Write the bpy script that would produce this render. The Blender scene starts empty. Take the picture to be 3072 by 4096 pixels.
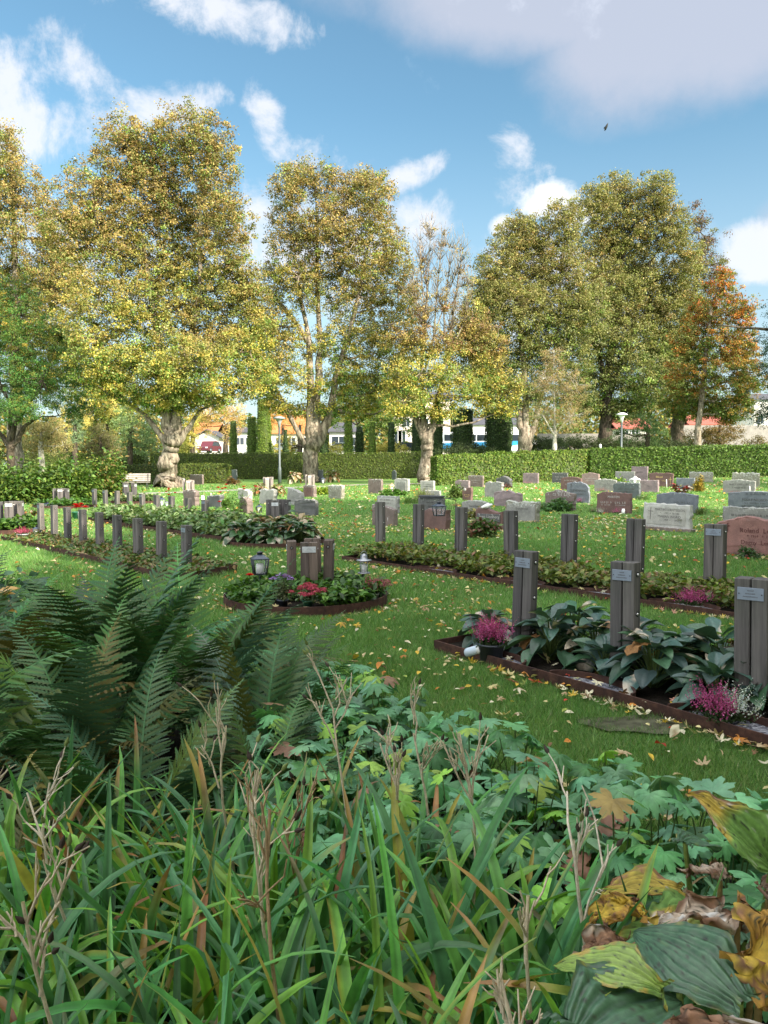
import bpy, math, random
import numpy as np
from mathutils import Vector, Matrix, Euler
R = math.radians
rng = np.random.default_rng(7)
random.seed(7)
scene = bpy.context.scene
COL = scene.collection

# ------------------------------------------------------------------ camera
F = 3080.0            # focal length in pixels of the 3072 x 4096 picture
PITCH = math.atan(191 / F)
EYE = 1.5
cam_d = bpy.data.cameras.new("camera"); cam = bpy.data.objects.new("camera", cam_d); COL.objects.link(cam)
cam_d.sensor_fit = 'VERTICAL'; cam_d.sensor_height = 24.0; cam_d.sensor_width = 24.0
cam_d.lens = F / 4096 * 24.0
cam_d.clip_start = 0.05; cam_d.clip_end = 3000
cam.location = (0, 0, EYE); cam.rotation_euler = (R(90) - PITCH, 0, 0)
scene.camera = cam

# ------------------------------------------------------------------ light
SUN_EL, SUN_AZ = 29.0, 131.0     # azimuth clockwise from +Y (the way the camera looks)
SUN_DIR = Vector((math.sin(R(SUN_AZ)) * math.cos(R(SUN_EL)), math.cos(R(SUN_AZ)) * math.cos(R(SUN_EL)), math.sin(R(SUN_EL))))
sun_d = bpy.data.lights.new("sun", 'SUN'); sun = bpy.data.objects.new("sun", sun_d); COL.objects.link(sun)
sun_d.energy = 4.4; sun_d.angle = R(0.6); sun_d.color = (1.0, 0.90, 0.76)
sun.rotation_euler = SUN_DIR.to_track_quat('Z', 'Y').to_euler()
scene.view_settings.view_transform = 'Standard'; scene.view_settings.look = 'None'
scene.view_settings.exposure = 1.42; scene.view_settings.gamma = 1
scene.cycles.max_bounces = 6; scene.cycles.diffuse_bounces = 2; scene.cycles.glossy_bounces = 2
scene.cycles.transparent_max_bounces = 12; scene.cycles.transmission_bounces = 3
scene.cycles.sample_clamp_indirect = 4

world = bpy.data.worlds.new("World"); scene.world = world; world.use_nodes = True
wn = world.node_tree; wn.nodes.clear()
def N(nt, t, **kw):
    n = nt.nodes.new(t)
    for k, v in kw.items(): setattr(n, k, v)
    return n
def build_world():
    nt = wn; L = nt.links.new
    out = N(nt, 'ShaderNodeOutputWorld'); bg = N(nt, 'ShaderNodeBackground'); bg.inputs['Strength'].default_value = 0.13
    sky = N(nt, 'ShaderNodeTexSky', sky_type='NISHITA'); sky.sun_disc = False
    sky.sun_elevation = R(SUN_EL); sky.sun_rotation = R(SUN_AZ); sky.air_density = 1.0; sky.dust_density = 0.6; sky.ozone_density = 1.5
    tint = N(nt, 'ShaderNodeMix', data_type='RGBA', blend_type='MULTIPLY'); tint.inputs[0].default_value = 1.0
    L(sky.outputs[0], tint.inputs[6]); tint.inputs[7].default_value = (.50, .645, .60, 1)
    tc = N(nt, 'ShaderNodeTexCoord'); nrm = N(nt, 'ShaderNodeVectorMath', operation='NORMALIZE'); L(tc.outputs['Generated'], nrm.inputs[0])
    # warped direction
    nz = N(nt, 'ShaderNodeTexNoise'); nz.inputs['Scale'].default_value = 5.0; nz.inputs['Detail'].default_value = 7; nz.inputs['Roughness'].default_value = 0.62
    L(nrm.outputs[0], nz.inputs['Vector'])
    nz2 = N(nt, 'ShaderNodeTexNoise'); nz2.inputs['Scale'].default_value = 11.0; nz2.inputs['Detail'].default_value = 10; nz2.inputs['Roughness'].default_value = 0.66; nz2.inputs['Distortion'].default_value = 0.3
    L(nrm.outputs[0], nz2.inputs['Vector'])
    def blob(px, py, rx, ry, amp, tilt=0):
        d = ray(px, py).normalized()
        right = Vector((d.y, -d.x, 0)).normalized(); up = right.cross(d).normalized()
        if tilt: right, up = right * math.cos(R(tilt)) + up * math.sin(R(tilt)), up * math.cos(R(tilt)) - right * math.sin(R(tilt))
        acc = []
        for ax, rr in ((right, rx / F), (up, ry / F)):
            dot = N(nt, 'ShaderNodeVectorMath', operation='DOT_PRODUCT'); L(nrm.outputs[0], dot.inputs[0]); dot.inputs[1].default_value = ax
            s = N(nt, 'ShaderNodeMath', operation='MULTIPLY_ADD'); L(dot.outputs['Value'], s.inputs[0]); s.inputs[1].default_value = 1 / rr; s.inputs[2].default_value = -d.dot(ax) / rr
            q = N(nt, 'ShaderNodeMath', operation='MULTIPLY'); L(s.outputs[0], q.inputs[0]); L(s.outputs[0], q.inputs[1]); acc.append(q)
        add = N(nt, 'ShaderNodeMath', operation='ADD'); L(acc[0].outputs[0], add.inputs[0]); L(acc[1].outputs[0], add.inputs[1])
        m = N(nt, 'ShaderNodeMath', operation='MULTIPLY_ADD'); L(add.outputs[0], m.inputs[0]); m.inputs[1].default_value = -amp; m.inputs[2].default_value = amp
        return m.outputs[0]
    def group(blobs):
        cur = None
        for b in blobs:
            o = blob(*b)
            if cur is None: cur = o
            else:
                mx = N(nt, 'ShaderNodeMath', operation='MAXIMUM'); L(cur, mx.inputs[0]); L(o, mx.inputs[1]); cur = mx.outputs[0]
        return cur
    def cover(src, nsrc, namp, lo, hi):
        a = N(nt, 'ShaderNodeMath', operation='MULTIPLY_ADD'); L(nsrc, a.inputs[0]); a.inputs[1].default_value = namp; a.inputs[2].default_value = -namp * 0.5
        clampm = N(nt, 'ShaderNodeMath', operation='MAXIMUM'); L(src, clampm.inputs[0]); clampm.inputs[1].default_value = -1.5
        b = N(nt, 'ShaderNodeMath', operation='ADD'); L(clampm.outputs[0], b.inputs[0]); L(a.outputs[0], b.inputs[1])
        mr = N(nt, 'ShaderNodeMapRange', interpolation_type='SMOOTHSTEP'); L(b.outputs[0], mr.inputs[0]); mr.inputs[1].default_value = lo; mr.inputs[2].default_value = hi
        return mr.outputs[0]
    soft = cover(group([(-60, 330, 330, 150, 1, 20), (330, 300, 140, 90, 1, -20), (120, 520, 300, 130, 1, 10), (640, 430, 230, 90, 1, 15),
                        (1060, 470, 70, 130, .8, 15), (1150, 600, 160, 60, .5, 0), (800, 20, 400, 90, .9, -8), (1640, 700, 130, 60, 1, 18), (2060, 620, 110, 170, 1, 0),
                        (1040, 860, 90, 80, 1.1, 0), (1700, 900, 160, 120, .8, 0), (1250, 1000, 500, 260, .9, 0), (350, 1100, 500, 260, .8, 0), (3050, 1000, 170, 120, 1.4, 10), (2200, 1150, 600, 200, .6, 0)]),
                 nz2.outputs[0], 5.6, -0.1, 1.25)
    grey = cover(group([(2300, -60, 800, 230, 1.6, -8), (2750, 120, 520, 300, 1.7, 0), (2500, 340, 260, 160, .7, 0), (1700, -120, 500, 160, .7, 0), (3150, 900, 120, 130, .9, 0)]), nz.outputs[0], 2.6, -0.1, 1.4)
    bright = cover(group([(2180, 800, 130, 70, 1.6, 5), (2010, 900, 60, 45, 1.3, 20), (2330, 860, 120, 60, 1.5, 0)]), nz2.outputs[0], 5.0, 0.0, 1.5)
    def mixc(fac, a, b_col, scale=1.0):
        mx = N(nt, 'ShaderNodeMix', data_type='RGBA')
        if scale != 1.0:
            s = N(nt, 'ShaderNodeMath', operation='MULTIPLY'); L(fac, s.inputs[0]); s.inputs[1].default_value = scale; fac = s.outputs[0]
        L(fac, mx.inputs[0]); L(a, mx.inputs[6]); mx.inputs[7].default_value = (*b_col, 1); return mx.outputs[2]
    # the sky pales towards the horizon
    sh = N(nt, 'ShaderNodeSeparateXYZ'); L(nrm.outputs[0], sh.inputs[0])
    hz = N(nt, 'ShaderNodeMapRange', interpolation_type='SMOOTHSTEP'); L(sh.outputs[2], hz.inputs[0]); hz.inputs[1].default_value = 0.42; hz.inputs[2].default_value = 0.0; hz.inputs[3].default_value = 0; hz.inputs[4].default_value = .7
    hzm = mixc(hz.outputs[0], tint.outputs[2], HORIZON)
    c = mixc(grey, hzm, CLOUD_GREY, 0.86)
    c = mixc(soft, c, CLOUD_SOFT, 0.85)
    c = mixc(bright, c, CLOUD_WHITE)
    # unseen white cloud added overhead and behind the camera to lift ambient light
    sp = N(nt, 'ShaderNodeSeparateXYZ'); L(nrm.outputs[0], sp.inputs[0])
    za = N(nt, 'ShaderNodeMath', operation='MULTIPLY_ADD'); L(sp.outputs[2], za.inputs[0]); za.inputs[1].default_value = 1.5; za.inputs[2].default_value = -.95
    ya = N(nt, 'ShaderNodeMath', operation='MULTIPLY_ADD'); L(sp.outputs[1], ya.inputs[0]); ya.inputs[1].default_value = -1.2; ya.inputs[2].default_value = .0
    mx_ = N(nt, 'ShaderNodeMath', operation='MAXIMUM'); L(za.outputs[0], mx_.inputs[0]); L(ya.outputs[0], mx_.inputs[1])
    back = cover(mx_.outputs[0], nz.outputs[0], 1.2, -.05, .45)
    c = mixc(back, c, FILL_CLOUD, .9)
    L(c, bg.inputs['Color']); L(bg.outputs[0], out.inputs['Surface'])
HORIZON = (2.2, 2.45, 2.7); FILL_CLOUD = (9.3, 9.5, 9.9); CLOUD_GREY = (1.85, 1.97, 2.35); CLOUD_SOFT = (2.95, 3.0, 3.2); CLOUD_WHITE = (3.3, 3.35, 3.4)

# ------------------------------------------------------------------ picture <-> place
def ray(px, py):
    c, s = math.cos(PITCH), math.sin(PITCH); u = 2048 - py
    return Vector((px - 1536, F * c + u * s, -F * s + u * c))
def tz(x, y):
    t = min(max((y - 18) / 32.0, 0), 1.7); t = t * t * (3 - 2 * t) if t < 0.5 else t
    return t * (0.10 + 0.026 * max(x, 0)) + 0.012 * math.sin(x * .5 + 1) * math.sin(y * .4)
def tzv(x, y):
    t = np.clip((y - 18) / 32.0, 0, 1.7); t = np.where(t < .5, t * t * (3 - 2 * t), t)
    return t * (0.10 + 0.026 * np.maximum(x, 0)) + 0.012 * np.sin(x * .5 + 1) * np.sin(y * .4)
def at(px, py, dz=0.0):
    """the point of the ground (+dz) seen at a pixel of the photograph"""
    d = ray(px, py); d = d / d.y
    lo, y = 0.0, 0.5
    while y < 400:
        if EYE + d.z * y <= tz(d.x * y, y) + dz: break
        lo = y; y *= 1.02
    hi = y
    for _ in range(30):
        m = (lo + hi) / 2
        if EYE + d.z * m <= tz(d.x * m, m) + dz: hi = m
        else: lo = m
    return Vector((d.x * hi, hi, tz(d.x * hi, hi)))
def atd(px, py, Y):
    d = ray(px, py); d = d / d.y
    return Vector((d.x * Y, Y, EYE + d.z * Y))
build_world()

# ------------------------------------------------------------------ objects
def tag(o, label=None, cat=None, group=None, kind=None):
    if label: o['label'] = label
    if cat: o['category'] = cat
    if group: o['group'] = group
    if kind: o['kind'] = kind
    return o
def empty(name, loc, rz=0, label=None, cat=None, group=None):
    o = bpy.data.objects.new(name, None); COL.objects.link(o); o.location = loc; o.rotation_euler = (0, 0, rz)
    o.empty_display_size = 0.1
    return tag(o, label, cat, group)
def link_mesh(name, me, parent=None, loc=None, mats=None):
    o = bpy.data.objects.new(name, me); COL.objects.link(o)
    if parent: o.parent = parent
    if loc is not None: o.location = loc
    if mats is not None:
        for m in (mats if isinstance(mats, (list, tuple)) else [mats]): me.materials.append(m)
    return o
def copy_tree(o, parent=None):
    c = o.copy(); COL.objects.link(c)
    if parent: c.parent = parent
    for ch in o.children: copy_tree(ch, c)
    return c

class MB:
    """collects shapes into one mesh"""
    def __init__(s): s.v = []; s.f = []; s.m = []; s.sm = []
    def add(s, vs, fs, m=0, smooth=False):
        b = len(s.v); s.v += [tuple(v) for v in vs]
        for f in fs: s.f.append(tuple(b + i for i in f)); s.m.append(m); s.sm.append(smooth)
        return s
    def box(s, c, d, m=0, M=None, bev=0.0):
        x, y, z = [k / 2 for k in d]
        if bev > 0:
            # chamfered box: 24 vertices
            vs = []; b = bev
            for sx in (-1, 1):
                for sy in (-1, 1):
                    for sz in (-1, 1):
                        vs += [(sx * x, sy * (y - b), sz * (z - b)), (sx * (x - b), sy * y, sz * (z - b)), (sx * (x - b), sy * (y - b), sz * z)]
            def I(sx, sy, sz, k): return ((sx * 2 + sy) * 2 + sz) * 3 + k
            fs = [(I(0,0,0,0), I(0,0,1,0), I(0,1,1,0), I(0,1,0,0)), (I(1,0,0,0), I(1,1,0,0), I(1,1,1,0), I(1,0,1,0)),
                  (I(0,0,0,1), I(1,0,0,1), I(1,0,1,1), I(0,0,1,1)), (I(0,1,0,1), I(0,1,1,1), I(1,1,1,1), I(1,1,0,1)),
                  (I(0,0,0,2), I(0,1,0,2), I(1,1,0,2), I(1,0,0,2)), (I(0,0,1,2), I(1,0,1,2), I(1,1,1,2), I(0,1,1,2))]
            for a in (0, 1):
                for c_ in (0, 1):
                    fs.append((I(a,c_,0,0), I(a,c_,1,0), I(a,c_,1,1), I(a,c_,0,1)))
                    fs.append((I(a,0,c_,0), I(a,1,c_,0), I(a,1,c_,2), I(a,0,c_,2)))
                    fs.append((I(0,a,c_,1), I(1,a,c_,1), I(1,a,c_,2), I(0,a,c_,2)))
            for a in (0, 1):
                for b_ in (0, 1):
                    for c_ in (0, 1): fs.append((I(a,b_,c_,0), I(a,b_,c_,1), I(a,b_,c_,2)))
        else:
            vs = [(sx * x, sy * y, sz * z) for sx in (-1, 1) for sy in (-1, 1) for sz in (-1, 1)]
            fs = [(0,1,3,2), (4,6,7,5), (0,4,5,1), (2,3,7,6), (0,2,6,4), (1,5,7,3)]
        c = Vector(c); vs = [(M @ Vector(v) if M else Vector(v)) + c for v in vs]
        return s.add(vs, fs, m)
    def lathe(s, prof, c=(0,0,0), n=16, m=0, smooth=True, a0=0.0, sx=1, sy=1):
        c = Vector(c); vs = []; fs = []
        for r, z in prof:
            for i in range(n):
                a = a0 + 2 * math.pi * i / n; vs.append(c + Vector((r * math.cos(a) * sx, r * math.sin(a) * sy, z)))
        for j in range(len(prof) - 1):
            for i in range(n):
                k = (i + 1) % n; fs.append((j * n + i, j * n + k, (j + 1) * n + k, (j + 1) * n + i))
        if prof[0][0] > 1e-5: fs.append(tuple(reversed(range(n))))
        if prof[-1][0] > 1e-5: fs.append(tuple((len(prof) - 1) * n + i for i in range(n)))
        return s.add(vs, fs, m, smooth)
    def tube(s, pts, rad, n=6, m=0, smooth=True):
        pts = [Vector(p) for p in pts]; rad = rad if isinstance(rad, (list, tuple)) else [rad] * len(pts)
        v, f = tube(pts, rad, n); return s.add(v, f, m, smooth)
    def prism(s, poly, y0, y1, m=0, M=None, rings=None):
        """polygon in x-z extruded along y"""
        n = len(poly); vs = [Vector((p[0], y0, p[1])) for p in poly] + [Vector((p[0], y1, p[1])) for p in poly]
        if M: vs = [M @ v for v in vs]
        fs = [tuple(range(n)), tuple(reversed(range(n, 2 * n)))] + [(i, i + n, (i + 1) % n + n, (i + 1) % n) for i in range(n)]
        return s.add(vs, fs, m)
    def build(s, name, mats, parent=None, loc=None, fix=True):
        me = bpy.data.meshes.new(name); me.from_pydata(s.v, [], s.f)
        me.polygons.foreach_set('material_index', s.m); me.polygons.foreach_set('use_smooth', s.sm)
        if fix:
            import bmesh
            bm = bmesh.new(); bm.from_mesh(me); bmesh.ops.recalc_face_normals(bm, faces=bm.faces); bm.to_mesh(me); bm.free()
        me.update()
        return link_mesh(name, me, parent, loc, mats)

def tube(pts, rad, n=6, cap=True):
    pts = [Vector(p) for p in pts]; vs = []; fs = []
    t0 = (pts[1] - pts[0]).normalized(); ref = Vector((1, 0, 0)) if abs(t0.x) < .8 else Vector((0, 1, 0))
    for i, p in enumerate(pts):
        t = (pts[min(i + 1, len(pts) - 1)] - pts[max(i - 1, 0)]).normalized()
        a = (ref - t * ref.dot(t)).normalized(); b = t.cross(a); ref = a
        for k in range(n):
            an = 2 * math.pi * k / n; vs.append(p + (a * math.cos(an) + b * math.sin(an)) * rad[i])
    for j in range(len(pts) - 1):
        for k in range(n):
            q = (k + 1) % n; fs.append((j * n + k, j * n + q, (j + 1) * n + q, (j + 1) * n + k))
    if cap: fs.append(tuple(reversed(range(n)))); fs.append(tuple((len(pts) - 1) * n + k for k in range(n)))
    return vs, fs

# ------------------------------------------------------------------ big meshes from arrays
def array_mesh(name, V, Fa, C=None, smooth=False):
    """V (n,3); Fa (m,k) one face size; C (n,3) colours"""
    me = bpy.data.meshes.new(name); V = np.asarray(V, dtype=np.float32); Fa = np.asarray(Fa, dtype=np.int32)
    m, k = Fa.shape
    me.vertices.add(len(V)); me.vertices.foreach_set('co', V.ravel())
    me.loops.add(m * k); me.loops.foreach_set('vertex_index', Fa.ravel())
    me.polygons.add(m); me.polygons.foreach_set('loop_start', np.arange(m, dtype=np.int32) * k)
    me.polygons.foreach_set('loop_total', np.full(m, k, dtype=np.int32))
    if smooth: me.polygons.foreach_set('use_smooth', np.ones(m, dtype=bool))
    me.update(calc_edges=True)
    if C is not None:
        at_ = me.attributes.new('Col', 'FLOAT_COLOR', 'POINT')
        c4 = np.ones((len(V), 4), dtype=np.float32); c4[:, :3] = C; at_.data.foreach_set('color', c4.ravel())
    return me
class AM:
    """collects array pieces (quads; a triangle repeats nothing: kept apart) into one mesh"""
    def __init__(s): s.V = []; s.F = []; s.C = []; s.n = 0
    def add(s, V, Fa, C):
        V = np.asarray(V, float).reshape(-1, 3); Fa = np.asarray(Fa)
        if Fa.shape[1] == 4: Fa = np.concatenate([Fa[:, [0, 1, 2]], Fa[:, [0, 2, 3]]])
        C = np.broadcast_to(np.asarray(C, float), (len(V), 3))
        s.V.append(V); s.F.append(Fa + s.n); s.C.append(C); s.n += len(V); return s
    def tube(s, pts, rad, col, n=4):
        v, f = tube(pts, rad, n, cap=False); return s.add(np.array([tuple(p) for p in v]), np.array(f), col)
    def build(s, name, mat, parent=None, loc=None, smooth=False):
        me = array_mesh(name, np.concatenate(s.V), np.concatenate(s.F), np.concatenate(s.C), smooth)
        return link_mesh(name, me, parent, loc, mat)
def scatter(T, Rm, S, P, C, tint=None):
    """T = (verts (k,3), faces); Rm (n,3,3); S (n,) or (n,3); P (n,3); C (n,3); tint (k,3) multiplies the colour along the leaf"""
    tv, tf = T; n = len(P); k = len(tv); S = np.asarray(S, float)
    if S.ndim == 0: S = np.full(n, float(S))
    if S.ndim == 1: S = S[:, None]
    loc = tv[None] * S[:, None, :]
    V = np.einsum('nij,nkj->nki', Rm, loc) + P[:, None, :]
    Fa = (tf[None] + (np.arange(n) * k)[:, None, None]).reshape(-1, tf.shape[1])
    Cc = np.repeat(np.asarray(C)[:, None, :], k, axis=1)
    if tint is not None: Cc = Cc * tint[None]
    return V.reshape(-1, 3), Fa, Cc.reshape(-1, 3)
def rot_apr(a, p, r):
    """leaf along +Y with normal +Z, rolled r about its axis, pitched up p, turned a about Z"""
    a, p, r = map(np.asarray, (a, p, r)); n = len(a); ca, sa, cp, sp, cr, sr = np.cos(a), np.sin(a), np.cos(p), np.sin(p), np.cos(r), np.sin(r)
    Z = np.zeros(n); O = np.ones(n)
    Rz = np.stack([ca, -sa, Z, sa, ca, Z, Z, Z, O], 1).reshape(n, 3, 3)
    Rx = np.stack([O, Z, Z, Z, cp, -sp, Z, sp, cp], 1).reshape(n, 3, 3)
    Ry = np.stack([cr, Z, sr, Z, O, Z, -sr, Z, cr], 1).reshape(n, 3, 3)
    return Rz @ Rx @ Ry
def rot_n(nrm, rg):
    """frames whose Z is nrm (n,3), spun at random"""
    nrm = nrm / np.linalg.norm(nrm, axis=1, keepdims=True); t = rg.normal(size=nrm.shape)
    t -= nrm * (t * nrm).sum(1, keepdims=True); t /= np.linalg.norm(t, axis=1, keepdims=True)
    b = np.cross(nrm, t); return np.stack([t, b, nrm], 2)
def vnoise(P, scale=1.0, seed=0):
    """value noise 0..1 on points (n,3)"""
    q = P * scale + seed * 17.3; i = np.floor(q).astype(np.int64); f = q - i; f = f * f * (3 - 2 * f); out = 0
    for dx in (0, 1):
        for dy in (0, 1):
            for dz in (0, 1):
                h = (i[:, 0] + dx) * 374761393 + (i[:, 1] + dy) * 668265263 + (i[:, 2] + dz) * 2147483647 + seed * 144665
                h = (h ^ (h >> 13)) * 1274126177; h = (h ^ (h >> 16)) & 0xffff
                w = (f[:, 0] if dx else 1 - f[:, 0]) * (f[:, 1] if dy else 1 - f[:, 1]) * (f[:, 2] if dz else 1 - f[:, 2])
                out = out + w * h / 65535.0
    return out
def pal(colors, n, rg, jit=.15, w=None):
    c = np.array(colors, float)[rg.choice(len(colors), n, p=w)]
    return np.clip(c * (1 + rg.normal(size=(n, 1)) * jit) * (1 + rg.normal(size=(n, 3)) * jit * .35), 0.003, .95)

# ------------------------------------------------------------------ materials
MT = {}
def newmat(name, rough=.6, spec=.5, metal=0.0, base=(.5, .5, .5)):
    m = bpy.data.materials.new(name); m.use_nodes = True; nt = m.node_tree; b = nt.nodes['Principled BSDF']
    b.inputs['Roughness'].default_value = rough; b.inputs['Specular IOR Level'].default_value = spec; b.inputs['Metallic'].default_value = metal
    b.inputs['Base Color'].default_value = (*base, 1); MT[name] = m; return m, nt, b
def ramp(nt, src, stops):
    r = N(nt, 'ShaderNodeValToRGB'); cr = r.color_ramp
    while len(cr.elements) < len(stops): cr.elements.new(.5)
    for e, (p, c) in zip(cr.elements, stops): e.position = p; e.color = (*c, 1) if len(c) == 3 else c
    nt.links.new(src, r.inputs[0]); return r.outputs[0]
def noise(nt, scale, detail=5, rough=.6, stretch=None, coord='Object', dist=0):
    tc = N(nt, 'ShaderNodeTexCoord'); src = tc.outputs[coord]
    if stretch:
        mp = N(nt, 'ShaderNodeMapping'); mp.inputs['Scale'].default_value = stretch; nt.links.new(src, mp.inputs[0]); src = mp.outputs[0]
    n = N(nt, 'ShaderNodeTexNoise'); n.inputs['Scale'].default_value = scale; n.inputs['Detail'].default_value = detail; n.inputs['Roughness'].default_value = rough; n.inputs['Distortion'].default_value = dist
    nt.links.new(src, n.inputs['Vector']); return n.outputs[0]
def mixrgb(nt, fac, a, b, mode='MIX'):
    m = N(nt, 'ShaderNodeMix', data_type='RGBA', blend_type=mode)
    for i, v in ((0, fac), (6, a), (7, b)):
        if isinstance(v, (int, float)): m.inputs[i].default_value = v
        elif isinstance(v, tuple): m.inputs[i].default_value = (*v, 1)
        else: nt.links.new(v, m.inputs[i])
    return m.outputs[2]
def bump(nt, b, src, strength=.3, dist=.01):
    bp = N(nt, 'ShaderNodeBump'); bp.inputs['Strength'].default_value = strength; bp.inputs['Distance'].default_value = dist
    nt.links.new(src, bp.inputs['Height']); nt.links.new(bp.outputs[0], b.inputs['Normal'])
def rnd(nt, lo, hi):
    oi = N(nt, 'ShaderNodeObjectInfo'); mr = N(nt, 'ShaderNodeMapRange'); mr.inputs[3].default_value = lo; mr.inputs[4].default_value = hi
    nt.links.new(oi.outputs['Random'], mr.inputs[0]); return mr.outputs[0]
def leafmat(name, rough=.5, transl=.3, spec=.4, vary=.0, bumps=0):
    m, nt, b = newmat(name, rough, spec); at_ = N(nt, 'ShaderNodeAttribute', attribute_name='Col'); c = at_.outputs['Color']
    if vary:
        nn = noise(nt, vary, 4, .6); c = mixrgb(nt, 1.0, c, ramp(nt, nn, [(.3, (.72, .72, .72)), (.7, (1.25, 1.25, 1.2))]), 'MULTIPLY')
    nt.links.new(c, b.inputs['Base Color'])
    if bumps: bump(nt, b, noise(nt, bumps, 3, .5), .25, .004)
    if transl:
        tr = N(nt, 'ShaderNodeBsdfTranslucent'); nt.links.new(mixrgb(nt, 1.0, c, (1.25, 1.35, .6), 'MULTIPLY'), tr.inputs['Color'])
        mx = N(nt, 'ShaderNodeMixShader'); mx.inputs[0].default_value = transl
        nt.links.new(b.outputs[0], mx.inputs[1]); nt.links.new(tr.outputs[0], mx.inputs[2]); nt.links.new(mx.outputs[0], nt.nodes['Material Output'].inputs['Surface'])
    return m
leafmat('crown_leaf', .6, .2, .2)
leafmat('hedge_leaf', .6, .2, .3)
leafmat('broad_leaf', .48, .25, .3, 25)
leafmat('strap_leaf', .42, .25, .35, 18)
leafmat('glossy_leaf', .4, .14, .5, 60)
def fern_mat():
    m, nt, b = newmat('fern_leaf', .48, .32); at_ = N(nt, 'ShaderNodeAttribute', attribute_name='Col'); g = N(nt, 'ShaderNodeNewGeometry')
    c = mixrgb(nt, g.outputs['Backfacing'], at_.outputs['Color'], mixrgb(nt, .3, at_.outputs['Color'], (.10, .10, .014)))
    nt.links.new(c, b.inputs['Base Color']); tr = N(nt, 'ShaderNodeBsdfTranslucent'); nt.links.new(c, tr.inputs['Color']); mx = N(nt, 'ShaderNodeMixShader'); mx.inputs[0].default_value = .15
    nt.links.new(b.outputs[0], mx.inputs[1]); nt.links.new(tr.outputs[0], mx.inputs[2]); nt.links.new(mx.outputs[0], nt.nodes['Material Output'].inputs['Surface'])
fern_mat()
leafmat('dead_leaf', .7, .2, .25, 60)
leafmat('flower', .7, .25, .2)
leafmat('grass_blade', .5, .3, .35)
def solid(name, c, rough=.5, spec=.5, metal=0, var=0, vs=20):
    m, nt, b = newmat(name, rough, spec, metal, c)
    if var:
        nt.links.new(mixrgb(nt, 1.0, c, ramp(nt, noise(nt, vs), [(.3, (1 - var,) * 3), (.7, (1 + var,) * 3)]), 'MULTIPLY'), b.inputs['Base Color'])
        bump(nt, b, noise(nt, vs * 3), .2, .004)
    return m
def wood(name, lo, hi, k=1.0):
    m, nt, b = newmat(name, .8, .2)
    g = noise(nt, 1.0, 7, .65, (55, 55, 1.6), dist=.4); g2 = noise(nt, 1.0, 3, .5, (9, 9, .9), dist=1.5)
    c = ramp(nt, g, [(.28, tuple(x * .45 for x in lo)), (.45, lo), (.7, hi)])
    c = mixrgb(nt, .5, c, ramp(nt, g2, [(.35, lo), (.65, hi)]))
    c = mixrgb(nt, 1.0, c, ramp(nt, rnd(nt, 0, 1), [(0, (.8, .8, .82)), (1, (1.2, 1.16, 1.1))]), 'MULTIPLY')
    gr = ramp(nt, noise(nt, 3, 3, .5), [(.45, (1, 1, 1)), (.75, (.75, .85, .72))]); c = mixrgb(nt, 1.0, c, gr, 'MULTIPLY')
    nt.links.new(c, b.inputs['Base Color']); bump(nt, b, g, .8, .004); return m
wood('weathered_wood', (.075, .070, .068), (.18, .168, .158))
wood('brown_wood', (.085, .066, .055), (.19, .15, .125))
wood('sunlit_wood', (.26, .22, .20), (.44, .38, .345))  # lighter copy of the post wood, sunlight painted into the colour
wood('bench_wood', (.28, .25, .22), (.44, .4, .35))
def rust():
    m, nt, b = newmat('rusty_steel', .85, .2)
    c = ramp(nt, noise(nt, 14, 8, .7), [(.3, (.028, .017, .015)), (.52, (.065, .033, .024)), (.72, (.12, .06, .04))])
    nt.links.new(c, b.inputs['Base Color']); bump(nt, b, noise(nt, 60, 4), .3, .003)
rust()
def stone(name, a, lichen=.35, speck=.5, polished=.7):
    m, nt, b = newmat(name, polished, .35)
    fine = noise(nt, 120, 3, .7); big = noise(nt, 5, 6, .65)
    c = mixrgb(nt, 1.0, a, ramp(nt, fine, [(.3, (1 - speck * .6,) * 3), (.5, (1, 1, 1)), (.72, (1 + speck * .6,) * 3)]), 'MULTIPLY')
    c = mixrgb(nt, 1.0, c, ramp(nt, big, [(.3, (.68, .68, .68)), (.7, (1.2, 1.18, 1.14))]), 'MULTIPLY')
    # lichen and moss gather towards the top of a stone
    tc = N(nt, 'ShaderNodeTexCoord'); sp = N(nt, 'ShaderNodeSeparateXYZ'); nt.links.new(tc.outputs['Generated'], sp.inputs[0])
    z = N(nt, 'ShaderNodeMath', operation='POWER'); nt.links.new(sp.outputs[2], z.inputs[0]); z.inputs[1].default_value = 5
    ln = noise(nt, 17, 6, .72, dist=.5); ad = N(nt, 'ShaderNodeMath', operation='MULTIPLY_ADD'); nt.links.new(z.outputs[0], ad.inputs[0]); ad.inputs[1].default_value = .16; nt.links.new(ln, ad.inputs[2])
    th = .74 - lichen * .22
    lf = ramp(nt, ad.outputs[0], [(th, (0, 0, 0)), (th + .04, (1, 1, 1))])
    lc = ramp(nt, noise(nt, 8, 3), [(.4, (.36, .37, .31)), (.6, (.5, .52, .47))])
    lm = N(nt, 'ShaderNodeMath', operation='MULTIPLY'); nt.links.new(lf, lm.inputs[0]); lm.inputs[1].default_value = .8
    c = mixrgb(nt, lm.outputs[0], c, lc)
    nt.links.new(c, b.inputs['Base Color']); bump(nt, b, fine, .35, .004); return m
ST = dict(grey=(.24, .235, .22), lightgrey=(.36, .35, .32), pale=(.42, .415, .385), dark=(.10, .10, .10), bluegrey=(.15, .165, .19), brown=(.17, .13, .115),
          redbrown=(.145, .085, .075), pink=(.28, .2, .18), mauve=(.24, .185, .19), red=(.25, .13, .11), olive=(.22, .21, .165), black=(.06, .062, .07), slate=(.10, .115, .12))
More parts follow.
